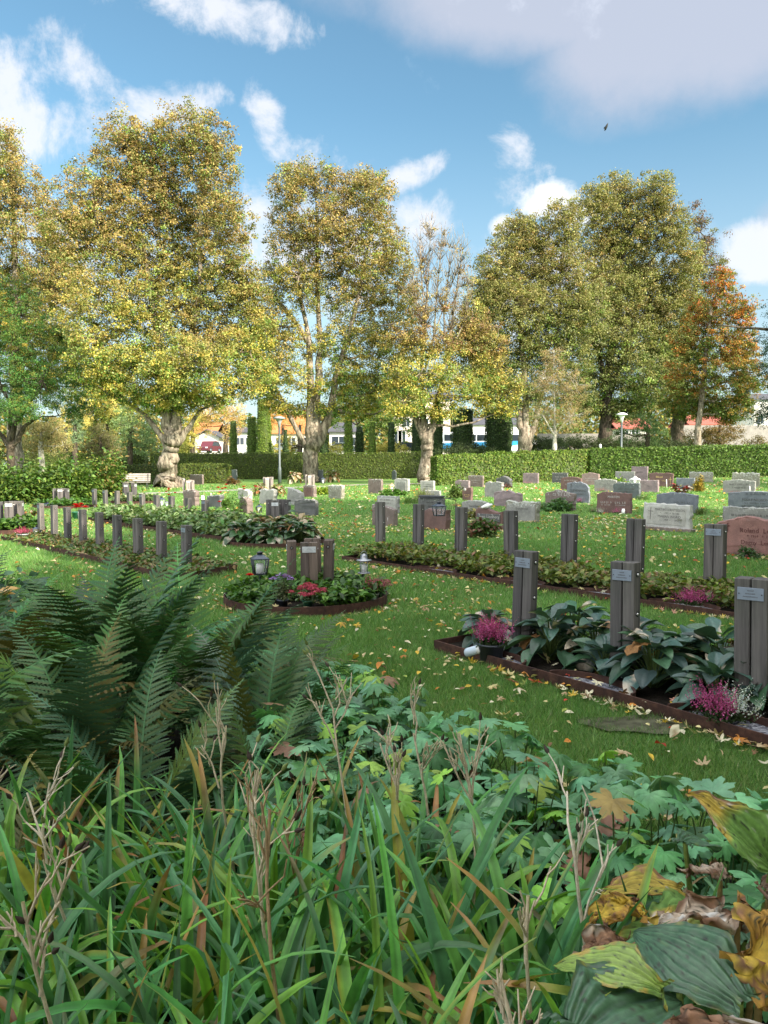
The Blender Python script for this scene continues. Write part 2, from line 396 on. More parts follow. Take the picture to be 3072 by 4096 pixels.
for k_, v_ in ST.items(): stone('stone_' + k_, v_, lichen={'dark': .3, 'olive': .75, 'grey': .5, 'brown': .45, 'red': .1, 'redbrown': .1, 'black': 0, 'mauve': .15, 'pink': .15, 'pale': .3, 'bluegrey': .2}.get(k_, .4))
solid('engraving_dark', (.06, .055, .05), .8); solid('engraving_gold', (.65, .48, .18), .45, .5, .6); solid('engraving_pale', (.38, .36, .33), .7); solid('engraving_red', (.09, .03, .025), .8); solid('engraving_silver', (.75, .78, .82), .4, .5, .4)
solid('plaque_metal', (.20, .235, .28), .5, .5, .35, .08, 40); solid('plaque_bright', (.5, .52, .52), .4, .5, .2); solid('steel_stem', (.26, .28, .29), .6, .5, .5, .15)
solid('bolt_dark', (.02, .02, .022), .5, .5, .5); solid('bolt_head', (.62, .6, .58), .3, .5, .9); solid('black_metal', (.022, .026, .032), .45); solid('blue_black_metal', (.03, .045, .07), .35)
solid('zinc_metal', (.30, .31, .32), .4, .5, .8, .15); solid('white_paint', (.78, .78, .76), .5); solid('candle_wax', (.8, .79, .76), .5, .4); solid('candle_plastic', (.55, .62, .68), .3, .5)
solid('copper_lantern', (.55, .33, .2), .5); solid('trodden_earth', (.075, .075, .045), .95, .1, 0, .5, 14); solid('lamp_pole', (.10, .12, .12), .45, .5, .3, .1); solid('lamp_dish', (.32, .34, .35), .4); solid('lamp_white', (.85, .86, .87), .35)
solid('pot_black', (.03, .037, .047), .45); solid('pot_green', (.02, .13, .07), .4); solid('pot_white', (.72, .70, .64), .6); solid('pot_zinc', (.42, .43, .41), .5, .5, .4, .12); solid('pot_grey', (.32, .30, .28), .7, var=.15)
solid('cast_iron', (.03, .03, .033), .5); solid('bird_white', (.8, .79, .76), .6, var=.08); solid('bird_dark', (.02, .02, .02), .7)
m_, nt_, b_ = newmat('lantern_glass', .08, .5, 0, (.8, .85, .88)); b_.inputs['Alpha'].default_value = .12
def bark(name, lo, hi, sc=7, lich=True):
    m, nt, b = newmat(name, .9, .15); g = noise(nt, sc, 8, .7, (1, 1, .35), dist=.8)
    c = ramp(nt, g, [(.34, tuple(x * .28 for x in lo)), (.46, lo), (.62, hi)])
    if lich: c = mixrgb(nt, 1.0, c, ramp(nt, noise(nt, 1.4, 4), [(.4, (.8, .85, .75)), (.62, (1.2, 1.15, 1.05))]), 'MULTIPLY')
    nt.links.new(c, b.inputs['Base Color']); bump(nt, b, g, 1.0, .05); return m
bark('linden_bark', (.15, .125, .10), (.36, .31, .26), 5); bark('dark_bark', (.055, .045, .036), (.13, .105, .085)); bark('birch_bark', (.35, .33, .29), (.62, .6, .56)); bark('stem_bark', (.05, .035, .02), (.1, .07, .045), 30)
def ground_mats():
    m, nt, b = newmat('lawn_turf', .85, .15)
    a = noise(nt, .35, 5, .6); f = noise(nt, 9, 6, .7); ff = noise(nt, 70, 4, .75)
    c = ramp(nt, f, [(.3, (.08, .165, .036)), (.5, (.12, .225, .052)), (.72, (.185, .285, .08))])
    c = mixrgb(nt, 1.0, c, ramp(nt, a, [(.35, (.78, .92, .8)), (.65, (1.4, 1.18, 1.2))]), 'MULTIPLY')
    c = mixrgb(nt, 1.0, c, ramp(nt, ff, [(.3, (.6, .6, .6)), (.7, (1.4, 1.4, 1.3))]), 'MULTIPLY')
    c = mixrgb(nt, ramp(nt, noise(nt, 2.2, 4, .6), [(.55, (0, 0, 0)), (.75, (.6, .6, .6))]), c, (.17, .16, .06))
    nt.links.new(c, b.inputs['Base Color']); bump(nt, b, ff, 1.0, .04)
    m, nt, b = newmat('soil', .95, .1); g = noise(nt, 30, 8, .75)
    nt.links.new(ramp(nt, g, [(.3, (.008, .007, .006)), (.55, (.025, .02, .015)), (.75, (.06, .045, .033))]), b.inputs['Base Color']); bump(nt, b, g, 1, .03)
    m, nt, b = newmat('gravel', .9, .2)
    v = N(nt, 'ShaderNodeTexVoronoi'); v.inputs['Scale'].default_value = 55; tc = N(nt, 'ShaderNodeTexCoord'); nt.links.new(tc.outputs['Object'], v.inputs['Vector'])
    sep = N(nt, 'ShaderNodeSeparateColor'); nt.links.new(v.outputs['Color'], sep.inputs[0])
    nt.links.new(ramp(nt, sep.outputs[0], [(0, (.07, .07, .085)), (.5, (.17, .175, .2)), (.9, (.33, .33, .35))]), b.inputs['Base Color']); bump(nt, b, v.outputs['Distance'], 1, .02)
    m, nt, b = newmat('path_gravel', .95, .1); g = noise(nt, 12, 8, .7)
    nt.links.new(ramp(nt, g, [(.3, (.24, .22, .19)), (.7, (.38, .35, .31))]), b.inputs['Base Color']); bump(nt, b, g, .5, .02)
    m, nt, b = newmat('asphalt', .9, .2); g = noise(nt, 8, 8, .7)
    nt.links.new(ramp(nt, g, [(.3, (.045, .045, .048)), (.7, (.075, .074, .073))]), b.inputs['Base Color'])
ground_mats()
# ================================================================== the setting
def axis(lo, hi, fine_lo, fine_hi, step, grow=1.12):
    a = list(np.arange(fine_lo, fine_hi + 1e-6, step)); s = step
    while a[-1] < hi: s *= grow; a.append(a[-1] + s)
    s = step
    while a[0] > lo: s *= grow; a.insert(0, a[0] - s)
    return np.array(a)
def sheet(name, mat, xs, ys, dz=0.0, kind='structure'):
    X, Y = np.meshgrid(xs, ys); Z = tzv(X, Y) + dz; n, m = X.shape
    V = np.stack([X, Y, Z], 2).reshape(-1, 3); I = np.arange(n * m).reshape(n, m)
    Fa = np.stack([I[:-1, :-1], I[:-1, 1:], I[1:, 1:], I[1:, :-1]], 2).reshape(-1, 4)
    return tag(link_mesh(name, array_mesh(name, V, Fa, smooth=True), mats=MT[mat]), kind=kind)
sheet('lawn', 'lawn_turf', axis(-900, 900, -14, 26, .8), axis(-300, 1800, 0, 62, .8))
def strip(name, mat, pts, widths, dz, kind='structure', n=40):
    """ribbon along points on the ground"""
    P_ = [Vector(p[:2]) for p in pts]; acc = []
    for i in range(len(P_) - 1):
        for k in range(n): acc.append((P_[i].lerp(P_[i + 1], k / n), widths[i] + (widths[i + 1] - widths[i]) * k / n))
    acc.append((P_[-1], widths[-1])); vs = []; fs = []
    for i, (p, w) in enumerate(acc):
        t = (acc[min(i + 1, len(acc) - 1)][0] - acc[max(i - 1, 0)][0]).normalized(); q = Vector((-t.y, t.x))
        for s in (-.5, 0, .5): u = p + q * w * s; vs.append((u.x, u.y, tz(u.x, u.y) + dz))
    for i in range(len(acc) - 1):
        for s in (0, 1): fs.append((i * 3 + s, i * 3 + s + 1, i * 3 + s + 4, i * 3 + s + 3))
    return tag(MB().add(vs, fs).build(name, MT[mat]), kind=kind)
strip('gravel_path', 'path_gravel', [at(300, 1998), at(560, 1975), at(900, 1963), at(1180, 1950), at(1500, 1937), at(1750, 1934)], [1.5] * 6, .012)
PATH = [at(300, 1998), at(560, 1975), at(900, 1963), at(1180, 1950), at(1500, 1937), at(1750, 1934)]
_s = strip('road', 'asphalt', [(-120, 118), (0, 112), (120, 118)], [9, 9, 9], .012)
def poly_sheet(name, mat, pts, dz, parent=None, kind=None):
    vs = [(p[0], p[1], tz(p[0], p[1]) + dz) for p in pts]; c = np.mean([v for v in vs], axis=0); vs.append(tuple(c)); n = len(pts)
    o = MB().add(vs, [(i, (i + 1) % n, n) for i in range(n)]).build(name, MT[mat], parent)
    return tag(o, kind=kind) if kind else o
BED = [(-7, -1), (-7, 9.2), (-4.6, 8.6), (-3.4, 7.6), (-2.2, 6.3), (-1.3, 5.5), (-0.45, 4.75), (.2, 4.0), (.6, 3.45), (1.0, 2.95), (1.5, 2.35), (2.0, 1.7), (2.6, .8), (3, -1)]
poly_sheet('flower_bed_soil', 'soil', BED, .01, kind='structure')
# trodden bare patch of lawn beside the near bed
_p = at(2560, 2905); poly_sheet('bare_soil_patch', 'trodden_earth', [(_p.x + math.cos(a) * (.33 + .05 * math.sin(3 * a)), _p.y + math.sin(a) * (.15 + .03 * math.cos(5 * a))) for a in np.arange(0, 6.28, .3)], .014, kind='structure')
def inside(px, py, poly):
    c = np.zeros(len(px), bool); j = len(poly) - 1
    for i in range(len(poly)):
        xi, yi = poly[i][:2]; xj, yj = poly[j][:2]
        c ^= ((yi > py) != (yj > py)) & (px < (xj - xi) * (py - yi) / (yj - yi + 1e-12) + xi); j = i
    return c

# ------------------------------------------------------------------ leaves and crowns
LEAF = (np.array([(0, -.5, 0), (.34, 0, .06), (0, .5, 0), (-.34, 0, .06)]), np.array([(0, 1, 2, 3)]))
def crown(lobes, base, k, per, r, size, colf, rg, flat=.7, squash=1.0, leaf=LEAF):
    """clumps of leaves spread through the lobes' volume; returns arrays and clump centres"""
    cen = []
    for (c, rx, ry, rz, dens) in lobes:
        n = max(2, int(k * dens * (rx * max(rz, .75 * rx)) * math.pi)); d = rg.normal(size=(n, 3)); d /= np.linalg.norm(d, axis=1, keepdims=True)
        u = rg.random((n, 1)) ** .42; cen.append(np.array(c) + d * u * np.array([rx, ry, rz]) * rg.normal(1, .09, (n, 1)))
    cen = np.concatenate(cen); n = len(cen)
    rr = r * (rg.random(n) * .9 + .55); P = np.repeat(cen, per, 0); m = len(P)
    off = np.clip(rg.normal(size=(m, 3)), -1.7, 1.7) * np.repeat(rr, per)[:, None] * np.array([1, 1, flat]) * .55; P = P + off
    nr = rg.normal(size=(m, 3)) + np.array([.15, -.35, .75]); Rm = rot_n(nr, rg)
    C = colf(P, np.repeat(np.arange(n), per), n)
    return scatter(leaf, Rm, size * (rg.random(m) * .7 + .65), P, C), cen
def limb_tree(forks, lobes, cen, rg, mat, parent, twigs=.35, tw=.03, name='trunk', bare=None):
    """trunk and limbs as tapered tubes: forks = explicit polylines [(p, r)...]; then a limb to each lobe, twigs to clumps"""
    mb = MB(); nodes = []
    for pl in forks:
        pts = [Vector(p) for p, _ in pl]; rs = [r for _, r in pl]; Q = []; RR = []
        for i in range(len(pts) - 1):
            for t in (0, .25, .5, .75): 
                q = pts[i].lerp(pts[i + 1], t); 
                if 0 < i or t > 0: q = q + Vector(rg.normal(size=3) * rs[i] * .1)
                Q.append(q); RR.append((rs[i] + (rs[i + 1] - rs[i]) * t) * (1 + .07 * rg.normal()))
        Q.append(pts[-1]); RR.append(rs[-1]); mb.tube(Q, RR, 12)
        nodes += [(q, r) for q, r in list(zip(Q, RR))[len(Q) // 2:]]
    lim = []
    for (c, rx, ry, rz, dens) in lobes:
        c = Vector(c); b, r0 = min(nodes, key=lambda n_: (n_[0] - c).length + (3 if n_[0].z > c.z else 0))
        v = c - b; mid = b + v * .5 + Vector((0, 0, -.12 * v.length)) + Vector(rg.normal(size=3) * .05 * v.length)
        Q = []; top = c + v.normalized() * rz * .5
        for t in np.linspace(0, 1, 9): Q.append(b * (1 - t) ** 2 + mid * 2 * t * (1 - t) + top * t * t + Vector(rg.normal(size=3) * .015 * v.length))
        ra = min(r0 * .6, .09 + .012 * v.length); RR = [ra * (1 - t) + .018 * t for t in np.linspace(0, 1, 9)]
        mb.tube(Q, RR, 6); lim += list(zip(Q[2:], RR[2:]))
    L_ = np.array([tuple(q) for q, _ in lim]) if lim else np.array([tuple(q) for q, _ in nodes])
    sel = rg.choice(len(cen), int(len(cen) * twigs), replace=False)
    if bare is not None: cen = np.concatenate([cen, bare]); sel = np.r_[sel, np.arange(len(cen) - len(bare), len(cen))]
    nb_ = len(cen) - (len(bare) if bare is not None else 0)
    if bare is not None: NN = np.array([tuple(q) for q, _ in nodes]); L_ = np.concatenate([L_, NN])
    for i in sel:
        dv = cen[i] - L_; d = np.linalg.norm(dv, axis=1)
        if i >= nb_: d = d + 6 * np.maximum(0, .75 * d - dv[:, 2]) + rg.random(len(d)) * .6
        j = int(np.argmin(d)); a = Vector(L_[j]); b = Vector(cen[i]); v = b - a
        mid = a + v * .5 + Vector(rg.normal(size=3) * .1 * v.length); mb.tube([a, mid, b], [tw, tw * .7, tw * .35], 3)
    return mb.build(name, MT[mat], parent, fix=False)
KD = 3.0
def pxlobes(base, Y, specs, k=1.0, shift=0):
    out = []; sc = Y / F
    for s in specs:
        px, py, rx, ry = s[:4]; p = atd(px, py, Y); dens = s[4] if len(s) > 4 else 1
        w = rng.normal() * rx * sc * .5
        out.append((tuple(Vector((p.x, p.y + w, p.z)) - base), rx * sc, max(rx, ry) * .75 * sc, ry * sc, dens))
    return out
def px_tree(name, label, basepx, Y, specs, forkpx, colf, seed, k=2.0, per=42, r=.62, size=.17, barkm='linden_bark', group=None, twigs=.35, tw=.03, cat='tree', leafm='crown_leaf', ground=None):
    rg = np.random.default_rng(seed)
    if Y is None: b = at(*basepx); Y = b.y
    else: b = atd(basepx[0], 1857, Y); b.z = tz(b.x, b.y)
    o = empty(name, b, 0, label, cat, group); sc = Y / F
    lobes = pxlobes(b, Y, specs)
    arr, cen = crown(lobes, b, k * KD * 1.6, int(per * 1.15), r * .52, size * .6, colf(b), rg)
    bare = []
    for (c, rx, ry, rz, dens) in lobes:
        if dens < .2:
            d = rg.normal(size=(150, 3)); d /= np.linalg.norm(d, axis=1, keepdims=True); bare.append(np.array(c) + d * rg.random((150, 1)) ** .5 * np.array([rx, ry, rz]))
    forks = []
    for pl in forkpx:
        q = []
        for (px, py, rp) in pl:
            if py is None: q.append((Vector((0, 0, -.1)), rp * sc))
            else: q.append((atd(px, py, Y) - b, rp * sc))
        forks.append(q)
    limb_tree(forks, lobes, cen, rg, barkm, o, twigs * .5, tw, bare=np.concatenate(bare) if bare else None)
    AM().add(*arr).build('crown', MT[leafm], o)
    return o
GOLD = [(.26, .195, .06), (.33, .25, .085), (.2, .155, .05), (.22, .14, .05)]
OLIVE = [(.165, .165, .045), (.21, .205, .06), (.13, .138, .035)]
YEL = [(.38, .33, .055), (.47, .41, .11), (.30, .29, .05), (.37, .28, .05)]
GRN = [(.07, .14, .02), (.1, .18, .028), (.05, .10, .016)]
LGRN = [(.16, .25, .04), (.22, .29, .065), (.24, .29, .11)]
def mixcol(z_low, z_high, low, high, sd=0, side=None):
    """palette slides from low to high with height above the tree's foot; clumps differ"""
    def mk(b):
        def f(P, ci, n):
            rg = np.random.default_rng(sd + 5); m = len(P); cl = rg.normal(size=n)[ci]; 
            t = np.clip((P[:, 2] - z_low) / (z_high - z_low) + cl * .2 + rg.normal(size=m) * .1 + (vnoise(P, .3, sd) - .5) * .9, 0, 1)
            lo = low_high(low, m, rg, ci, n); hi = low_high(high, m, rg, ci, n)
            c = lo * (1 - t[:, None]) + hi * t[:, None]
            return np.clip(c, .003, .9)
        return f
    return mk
def low_high(sets, m, rg, ci, n):
    """sets = [(weight, palette)...]; each clump leans to one palette"""
    w = np.array([s[0] for s in sets], float); w /= w.sum(); pick = rg.choice(len(sets), n, p=w)[ci]
    alt = rg.choice(len(sets), m, p=w); use = np.where(rg.random(m) < .8, pick, alt); out = np.zeros((m, 3))
    for i, (_, p) in enumerate(sets):
        k = use == i; out[k] = pal(p, int(k.sum()), rg, .15)
    return out * 1.1 * (1 + rg.normal(size=n)[ci] * .2)[:, None]
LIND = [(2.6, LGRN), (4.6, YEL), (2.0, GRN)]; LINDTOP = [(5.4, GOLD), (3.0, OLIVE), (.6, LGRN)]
HOME = 'mature linden trees along the far hedge'
px_tree('linden_tree', 'tallest golden linden with twin stems above a swollen trunk, left of the lamp post', (676, 1950), None,
    [(500,590,120,140),(620,640,130,160),(745,560,130,140),(860,660,110,160),(410,760,130,150),(300,900,130,160),(560,830,180,190),(740,830,170,190),(900,900,120,190),(420,1010,170,170),(620,1060,190,190),(820,1110,190,170),(960,1150,90,150),
     (450,1250,180,150),(650,1290,200,160),(860,1330,170,150),(430,1430,150,130),(600,1490,190,120),(810,1480,190,120),(960,1420,100,110),(470,1580,90,70),(700,1600,200,55),(930,1570,110,80),(1010,1330,90,120),(1030,1500,80,100),(1000,1180,80,110)],
    [[(676, None, 62), (672, 1935, 50), (674, 1895, 34), (670, 1860, 40), (682, 1800, 30), (690, 1765, 36), (668, 1690, 24), (655, 1600, 19), (640, 1400, 15), (600, 1150, 10), (560, 900, 6)],
     [(690, 1775, 24), (705, 1700, 24), (712, 1640, 19), (745, 1450, 14), (800, 1150, 9), (800, 850, 5)],
     [(675, 1790, 14), (640, 1740, 12), (580, 1660, 9), (500, 1600, 6)], [(705, 1780, 16), (750, 1720, 11), (800, 1640, 7)]],
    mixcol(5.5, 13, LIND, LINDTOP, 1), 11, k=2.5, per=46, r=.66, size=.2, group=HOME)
px_tree('linden_tree', 'golden linden with three spreading stems, between the lamp post and the gap in the hedge', (1245, 1930), None,
    [(1165,790,80,110),(1260,730,95,85),(1345,800,80,110),(1440,740,70,90),(1500,830,90,130),(1170,950,110,140),(1310,950,120,140),(1450,1000,120,150),(1570,1020,80,140),(1200,1150,110,120),(1370,1150,140,140),(1530,1200,110,140,.8),
     (1120,1350,100,110),(1260,1390,80,90,.6),(1400,1360,120,110),(1530,1400,100,120),(1130,1510,110,90),(1380,1520,110,90),(1520,1550,120,80),(1250,1560,60,50,.6),(1440,1640,90,40),(1060,1450,60,110),(1100,1620,60,40),(1620,1480,60,110),(1090,1120,60,120,.8),(1640,1280,60,110,.7),(1300,1640,60,40),(1180,1640,70,40),(1070,1290,70,120),(1060,1580,60,70),(1640,1150,50,110,.7),(1600,1620,70,50)],
    [[(1245, None, 38), (1243, 1905, 31), (1243, 1830, 29), (1250, 1790, 29), (1262, 1700, 21), (1268, 1600, 16), (1280, 1400, 12), (1270, 1100, 8), (1270, 900, 5)],
     [(1245, 1800, 20), (1240, 1700, 20), (1245, 1600, 17), (1235, 1350, 10), (1180, 1100, 6)],
     [(1255, 1800, 22), (1290, 1730, 19), (1320, 1650, 14), (1345, 1500, 11), (1420, 1250, 8), (1470, 1000, 5)],
     [(1235, 1800, 13), (1200, 1740, 11), (1165, 1680, 10), (1145, 1630, 8), (1060, 1480, 5)], [(1250, 1400, 11), (1190, 1300, 9), (1110, 1200, 6)]],
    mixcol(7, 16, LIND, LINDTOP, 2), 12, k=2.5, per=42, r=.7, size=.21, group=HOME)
px_tree('linden_tree', 'thinning linden with bare upper twigs and low yellow skirt at the hedge gap', (1700, 1932), None,
    [(1720,930,70,110,.07),(1810,1000,80,110,.07),(1700,1110,110,130,.12),(1840,1150,80,120,.15),(1770,1230,120,90,.19),(1680,1270,90,70,.3),(1620,1380,100,90),(1740,1400,120,90),(1860,1400,110,90),(1960,1480,80,90),(1660,1520,130,90),(1800,1540,130,90),(1940,1570,110,70),(1620,1620,110,60),(1760,1650,100,40,.8),(1990,1640,70,50),(1900,1300,90,120,.8),(1960,1380,90,100),(1580,1560,70,80),(2040,1560,60,80)],
    [[(1700, None, 36), (1698, 1900, 27), (1705, 1800, 22), (1712, 1770, 24), (1700, 1745, 17), (1690, 1650, 12), (1685, 1500, 8), (1705, 1250, 4.5), (1715, 1050, 2), (1725, 880, 1)],
     [(1710, 1770, 19), (1735, 1690, 13), (1745, 1630, 10), (1785, 1450, 6), (1820, 1200, 3.5), (1850, 1000, 1)],
     [(1690, 1520, 5), (1735, 1350, 4), (1750, 1150, 2.5), (1770, 930, 1)], [(1700, 1350, 4), (1665, 1200, 2.5), (1650, 1080, 1)], [(1785, 1450, 4), (1775, 1250, 3), (1800, 1060, 1.2)], [(1785, 1450, 4), (1850, 1300, 2.5), (1890, 1150, 1)], [(1705, 1300, 3), (1685, 1100, 2), (1680, 960, 1)], [(1735, 1350, 3), (1790, 1180, 2), (1830, 1080, 1)],
     [(1700, 1760, 17), (1670, 1690, 13), (1650, 1640, 10), (1620, 1500, 6)]],
    mixcol(6, 15, LIND, [(3, GOLD), (2, [(.16, .08, .04), (.2, .11, .06)])], 3), 13, k=2.5, per=40, r=.68, size=.2, group=HOME, twigs=.75, tw=.022)
SILV = [(3, [(.18, .195, .075), (.22, .235, .11), (.13, .15, .05)]), (2.2, OLIVE), (1.2, GRN), (1.5, LGRN)]; SILVTOP = [(4, OLIVE), (3, [(.18, .165, .05), (.24, .21, .085)]), (1, GOLD)]
BACKR = 'large trees behind the right hand hedge'
px_tree('whitebeam_tree', 'broad olive green tree with forked pale trunk behind the hedge, left of the birch', (2105, 1815), 70,
    [(2060,960,90,100),(2150,930,80,90),(2250,900,90,100),(1990,1090,100,130),(2110,1090,110,130),(2250,1080,120,140),(1930,1230,90,150,.8),(2050,1260,130,140),(2200,1270,150,140),(2330,1250,100,130),(1960,1410,90,120),(2090,1430,130,120),(2240,1440,130,120),(2000,1560,90,80),(2130,1580,90,60),(2300,1560,90,80),(1890,1330,80,120),(1900,1500,70,90),(1960,1200,80,100)],
    [[(2105, None, 34), (2100, 1810, 30), (2098, 1750, 26), (2100, 1700, 16), (2105, 1600, 11), (2080, 1300, 8), (2070, 1050, 4)], [(2100, 1770, 17), (2080, 1700, 14), (2070, 1620, 10), (2000, 1350, 6)], [(2110, 1770, 16), (2140, 1700, 13), (2160, 1600, 9), (2230, 1350, 6), (2250, 1000, 3)]],
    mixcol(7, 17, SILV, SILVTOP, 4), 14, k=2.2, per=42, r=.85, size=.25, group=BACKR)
px_tree('whitebeam_tree', 'highest olive grey tree of the right side, with dark trunk beside the white lamp', (2420, 1800), 76,
    [(2470,770,80,85),(2590,790,85,80),(2360,860,90,90),(2530,900,120,110),(2650,920,90,110),(2420,1000,120,130),(2580,1040,130,130),(2720,1060,80,120),(2400,1180,120,130),(2550,1200,140,140),(2700,1210,110,130),(2360,1340,110,120),(2500,1370,140,120),(2660,1380,130,120),(2420,1520,130,100),(2580,1530,140,100),(2330,1620,80,60),(2480,1640,110,50)],
    [[(2420, None, 34), (2418, 1770, 28), (2425, 1680, 24), (2430, 1500, 17), (2480, 1200, 11), (2500, 950, 6)], [(2426, 1600, 15), (2520, 1350, 9), (2600, 1050, 5)], [(2426, 1560, 13), (2370, 1300, 8), (2380, 1000, 4)]],
    mixcol(8, 19, SILV, SILVTOP, 5), 15, k=2.1, per=42, r=.9, size=.27, barkm='dark_bark', group=BACKR)
px_tree('beech_tree', 'thin topped brownish tree behind the orange maple', (2715, 1800), 84,
    [(2760,890,60,70,.6),(2830,970,70,80,.6),(2790,1080,90,90,.7),(2880,1110,70,80,.6),(2740,1230,110,120),(2860,1250,90,100,.8),(2650,1420,120,110),(2760,1420,120,120),(2640,1560,110,90),(2740,1600,120,80),(2560,1600,90,70)],
    [[(2715, None, 34), (2715, 1780, 28), (2712, 1650, 24), (2730, 1400, 15), (2780, 1150, 8), (2820, 950, 4)], [(2720, 1500, 14), (2650, 1350, 8)]],
    mixcol(10, 19, [(4, GRN), (1, OLIVE)], [(3, [(.11, .07, .05), (.14, .085, .05)]), (1, OLIVE)], 6), 16, k=1.35, per=40, r=.9, size=.26, barkm='dark_bark', group=BACKR, twigs=.6)
ORA = [(.38, .12, .025), (.42, .18, .035), (.34, .075, .022), (.36, .23, .045)]
px_tree('maple_tree', 'young maple turning orange and red at its top, behind the right end of the hedge', (2790, 1800), 62,
    [(2860,1150,60,70),(2830,1250,90,80),(2920,1260,80,80),(2780,1370,90,90),(2890,1390,110,90),(2980,1400,70,90),(2760,1500,110,80),(2900,1520,130,80),(2990,1560,60,70),(2800,1610,130,70),(2930,1640,110,60)],
    [[(2790, None, 20), (2790, 1760, 14), (2800, 1660, 11), (2820, 1450, 8), (2850, 1200, 4)]],
    mixcol(5, 12.5, [(4, [(.06, .10, .018), (.09, .13, .025)]), (1.2, [(.18, .16, .03), (.25, .14, .03)])], [(2.2, ORA), (2, [(.18, .16, .04), (.12, .14, .03)])], 7), 17, k=2.6, per=42, r=.6, size=.22, barkm='linden_bark')
px_tree('birch_tree', 'slender young birch with white trunk and sparse tan leaves behind the hedge', (2218, 1815), 60,
    [(2215,1430,50,60,.8),(2190,1530,80,80,.9),(2270,1560,80,80,.9),(2180,1650,80,70,.9),(2270,1670,90,60,.9)],
    [[(2218, None, 11), (2218, 1810, 9), (2220, 1740, 7), (2217, 1650, 3), (2215, 1400, 1)], [(2218, 1740, 5), (2195, 1705, 3), (2170, 1660, 2)], [(2219, 1745, 4), (2250, 1700, 3), (2290, 1660, 2)]],
    mixcol(4, 10, [(3, [(.28, .22, .09), (.33, .24, .11)]), (1, LGRN)], [(3, [(.3, .2, .1), (.24, .19, .09)])], 8), 18, k=4.0, per=30, r=.5, size=.12, barkm='birch_bark', twigs=.9, tw=.012)
px_tree('linden_tree', 'golden brown linden rising at the left edge of the photo behind the dark green tree', (60, 1850), 62,
    [(30,600,80,110),(90,760,110,130),(-60,760,110,150),(40,930,140,150),(180,920,80,140),(200,1080,110,140),(60,1150,170,150),(270,1150,110,140),(-80,1100,120,200),(150,1330,170,140),(280,1400,110,120),(180,1500,130,90,.8)],
    [[(60, None, 34), (60, 1780, 30), (60, 1500, 22), (60, 1150, 14), (50, 750, 6)], [(60, 1450, 15), (180, 1150, 8)]],
    mixcol(8, 18, [(2, LGRN), (3, OLIVE), (1, YEL)], LINDTOP, 9), 19, k=2.0, per=42, r=.8, size=.23, group=HOME)
DKG = [(4, [(.065, .16, .035), (.09, .2, .04), (.05, .13, .035)]), (1, [(.09, .14, .025)])]
px_tree('cherry_tree', 'low round dark green tree with crooked branches at the left edge', (42, 1945), None,
    [(40,1180,120,90),(-60,1250,110,100),(130,1270,110,90),(30,1330,150,100),(210,1340,90,90),(-70,1420,130,120),(130,1430,150,110),(290,1440,80,90),(40,1540,170,100),(210,1540,130,90),(330,1540,60,80),(-60,1620,120,70),(100,1650,150,60),(280,1630,100,60)],
    [[(42, None, 20), (45, 1880, 14), (42, 1800, 15), (38, 1765, 16), (60, 1700, 10), (110, 1620, 7), (180, 1530, 4)], [(40, 1790, 12), (70, 1760, 11), (95, 1710, 9), (150, 1670, 5)], [(38, 1785, 12), (5, 1740, 9), (-40, 1690, 6)], [(42, 1720, 9), (40, 1600, 6)]],
    mixcol(4, 11, DKG, [(2, DKG[0][1]), (1.2, [(.1, .14, .025)]), (.9, [(.22, .18, .03), (.3, .2, .035)])], 10), 20, k=3.2, per=46, r=.5, size=.13, barkm='dark_bark')
# background crowns low between the trunks
def back_tree(label, px, Y, specs, colf, seed, name='background_tree', trunk=12, k=1.5, size=.28, group='trees and tall shrubs far behind the hedge', r=.85, cat='tree', barkm='dark_bark', top=1700):
    return px_tree(name, label, (px, 1815), Y, specs, [[(px, None, trunk), (px, 1780, trunk * .8), (px, top, trunk * .4)]], colf, seed, k=k, per=38, r=r, size=size, barkm=barkm, group=group, twigs=.15, cat=cat)
back_tree('bright yellow green tree between the dark green tree and the tall linden', 430, 84, [(350,1560,110,110),(450,1500,100,130),(480,1620,90,110),(380,1680,90,80)], mixcol(0, 9, [(2, YEL), (3, LGRN)], [(2, YEL), (2, LGRN)], 21), 31)
back_tree('dense green tree far behind, right of the leaning stem of the linden with three stems', 1430, 92, [(1400,1560,100,80),(1520,1600,100,90),(1600,1680,90,80),(1480,1700,60,60,.5),(1350,1640,60,70,.6)], mixcol(2, 11, [(3, GRN), (2, LGRN)], [(2, LGRN), (2, GRN)], 22), 32)
back_tree('pale orange leaved tree beside the white garage', 905, 96, [(860,1640,70,70),(930,1660,60,70),(820,1700,50,50,.7),(920,1740,40,40,.6)], mixcol(0, 9, [(3, [(.42, .28, .12), (.5, .36, .16)]), (1, YEL)], [(3, [(.5, .3, .12)]), (1, YEL)], 23), 33, size=.22)
back_tree('orange leaved tree in front of the tiled roof, right of the lamp post', 1130, 104, [(1110,1670,70,50,.7),(1180,1700,60,50,.5)], mixcol(0, 9, [(3, [(.48, .22, .06), (.5, .3, .1)])], [(3, [(.5, .25, .07)])], 24), 34, size=.22)
back_tree('weeping birch with fawn hanging twigs behind the left hedge', 165, 66, [(150,1740,70,60),(200,1720,80,60),(230,1780,60,50),(120,1790,60,50)], mixcol(0, 6, [(3, [(.25, .22, .09), (.2, .19, .08)])], [(3, [(.28, .24, .1)])], 25), 35, k=2.6, size=.16, r=.6, barkm='birch_bark', top=1730)
back_tree('small round olive brown weeping tree behind the left hedge', 400, 60, [(400,1740,60,60),(420,1790,70,50),(370,1790,50,40)], mixcol(0, 6, [(3, [(.12, .12, .05), (.14, .11, .05)])], [(3, [(.15, .14, .055)])], 26), 36, k=3, size=.14, r=.5, top=1750)
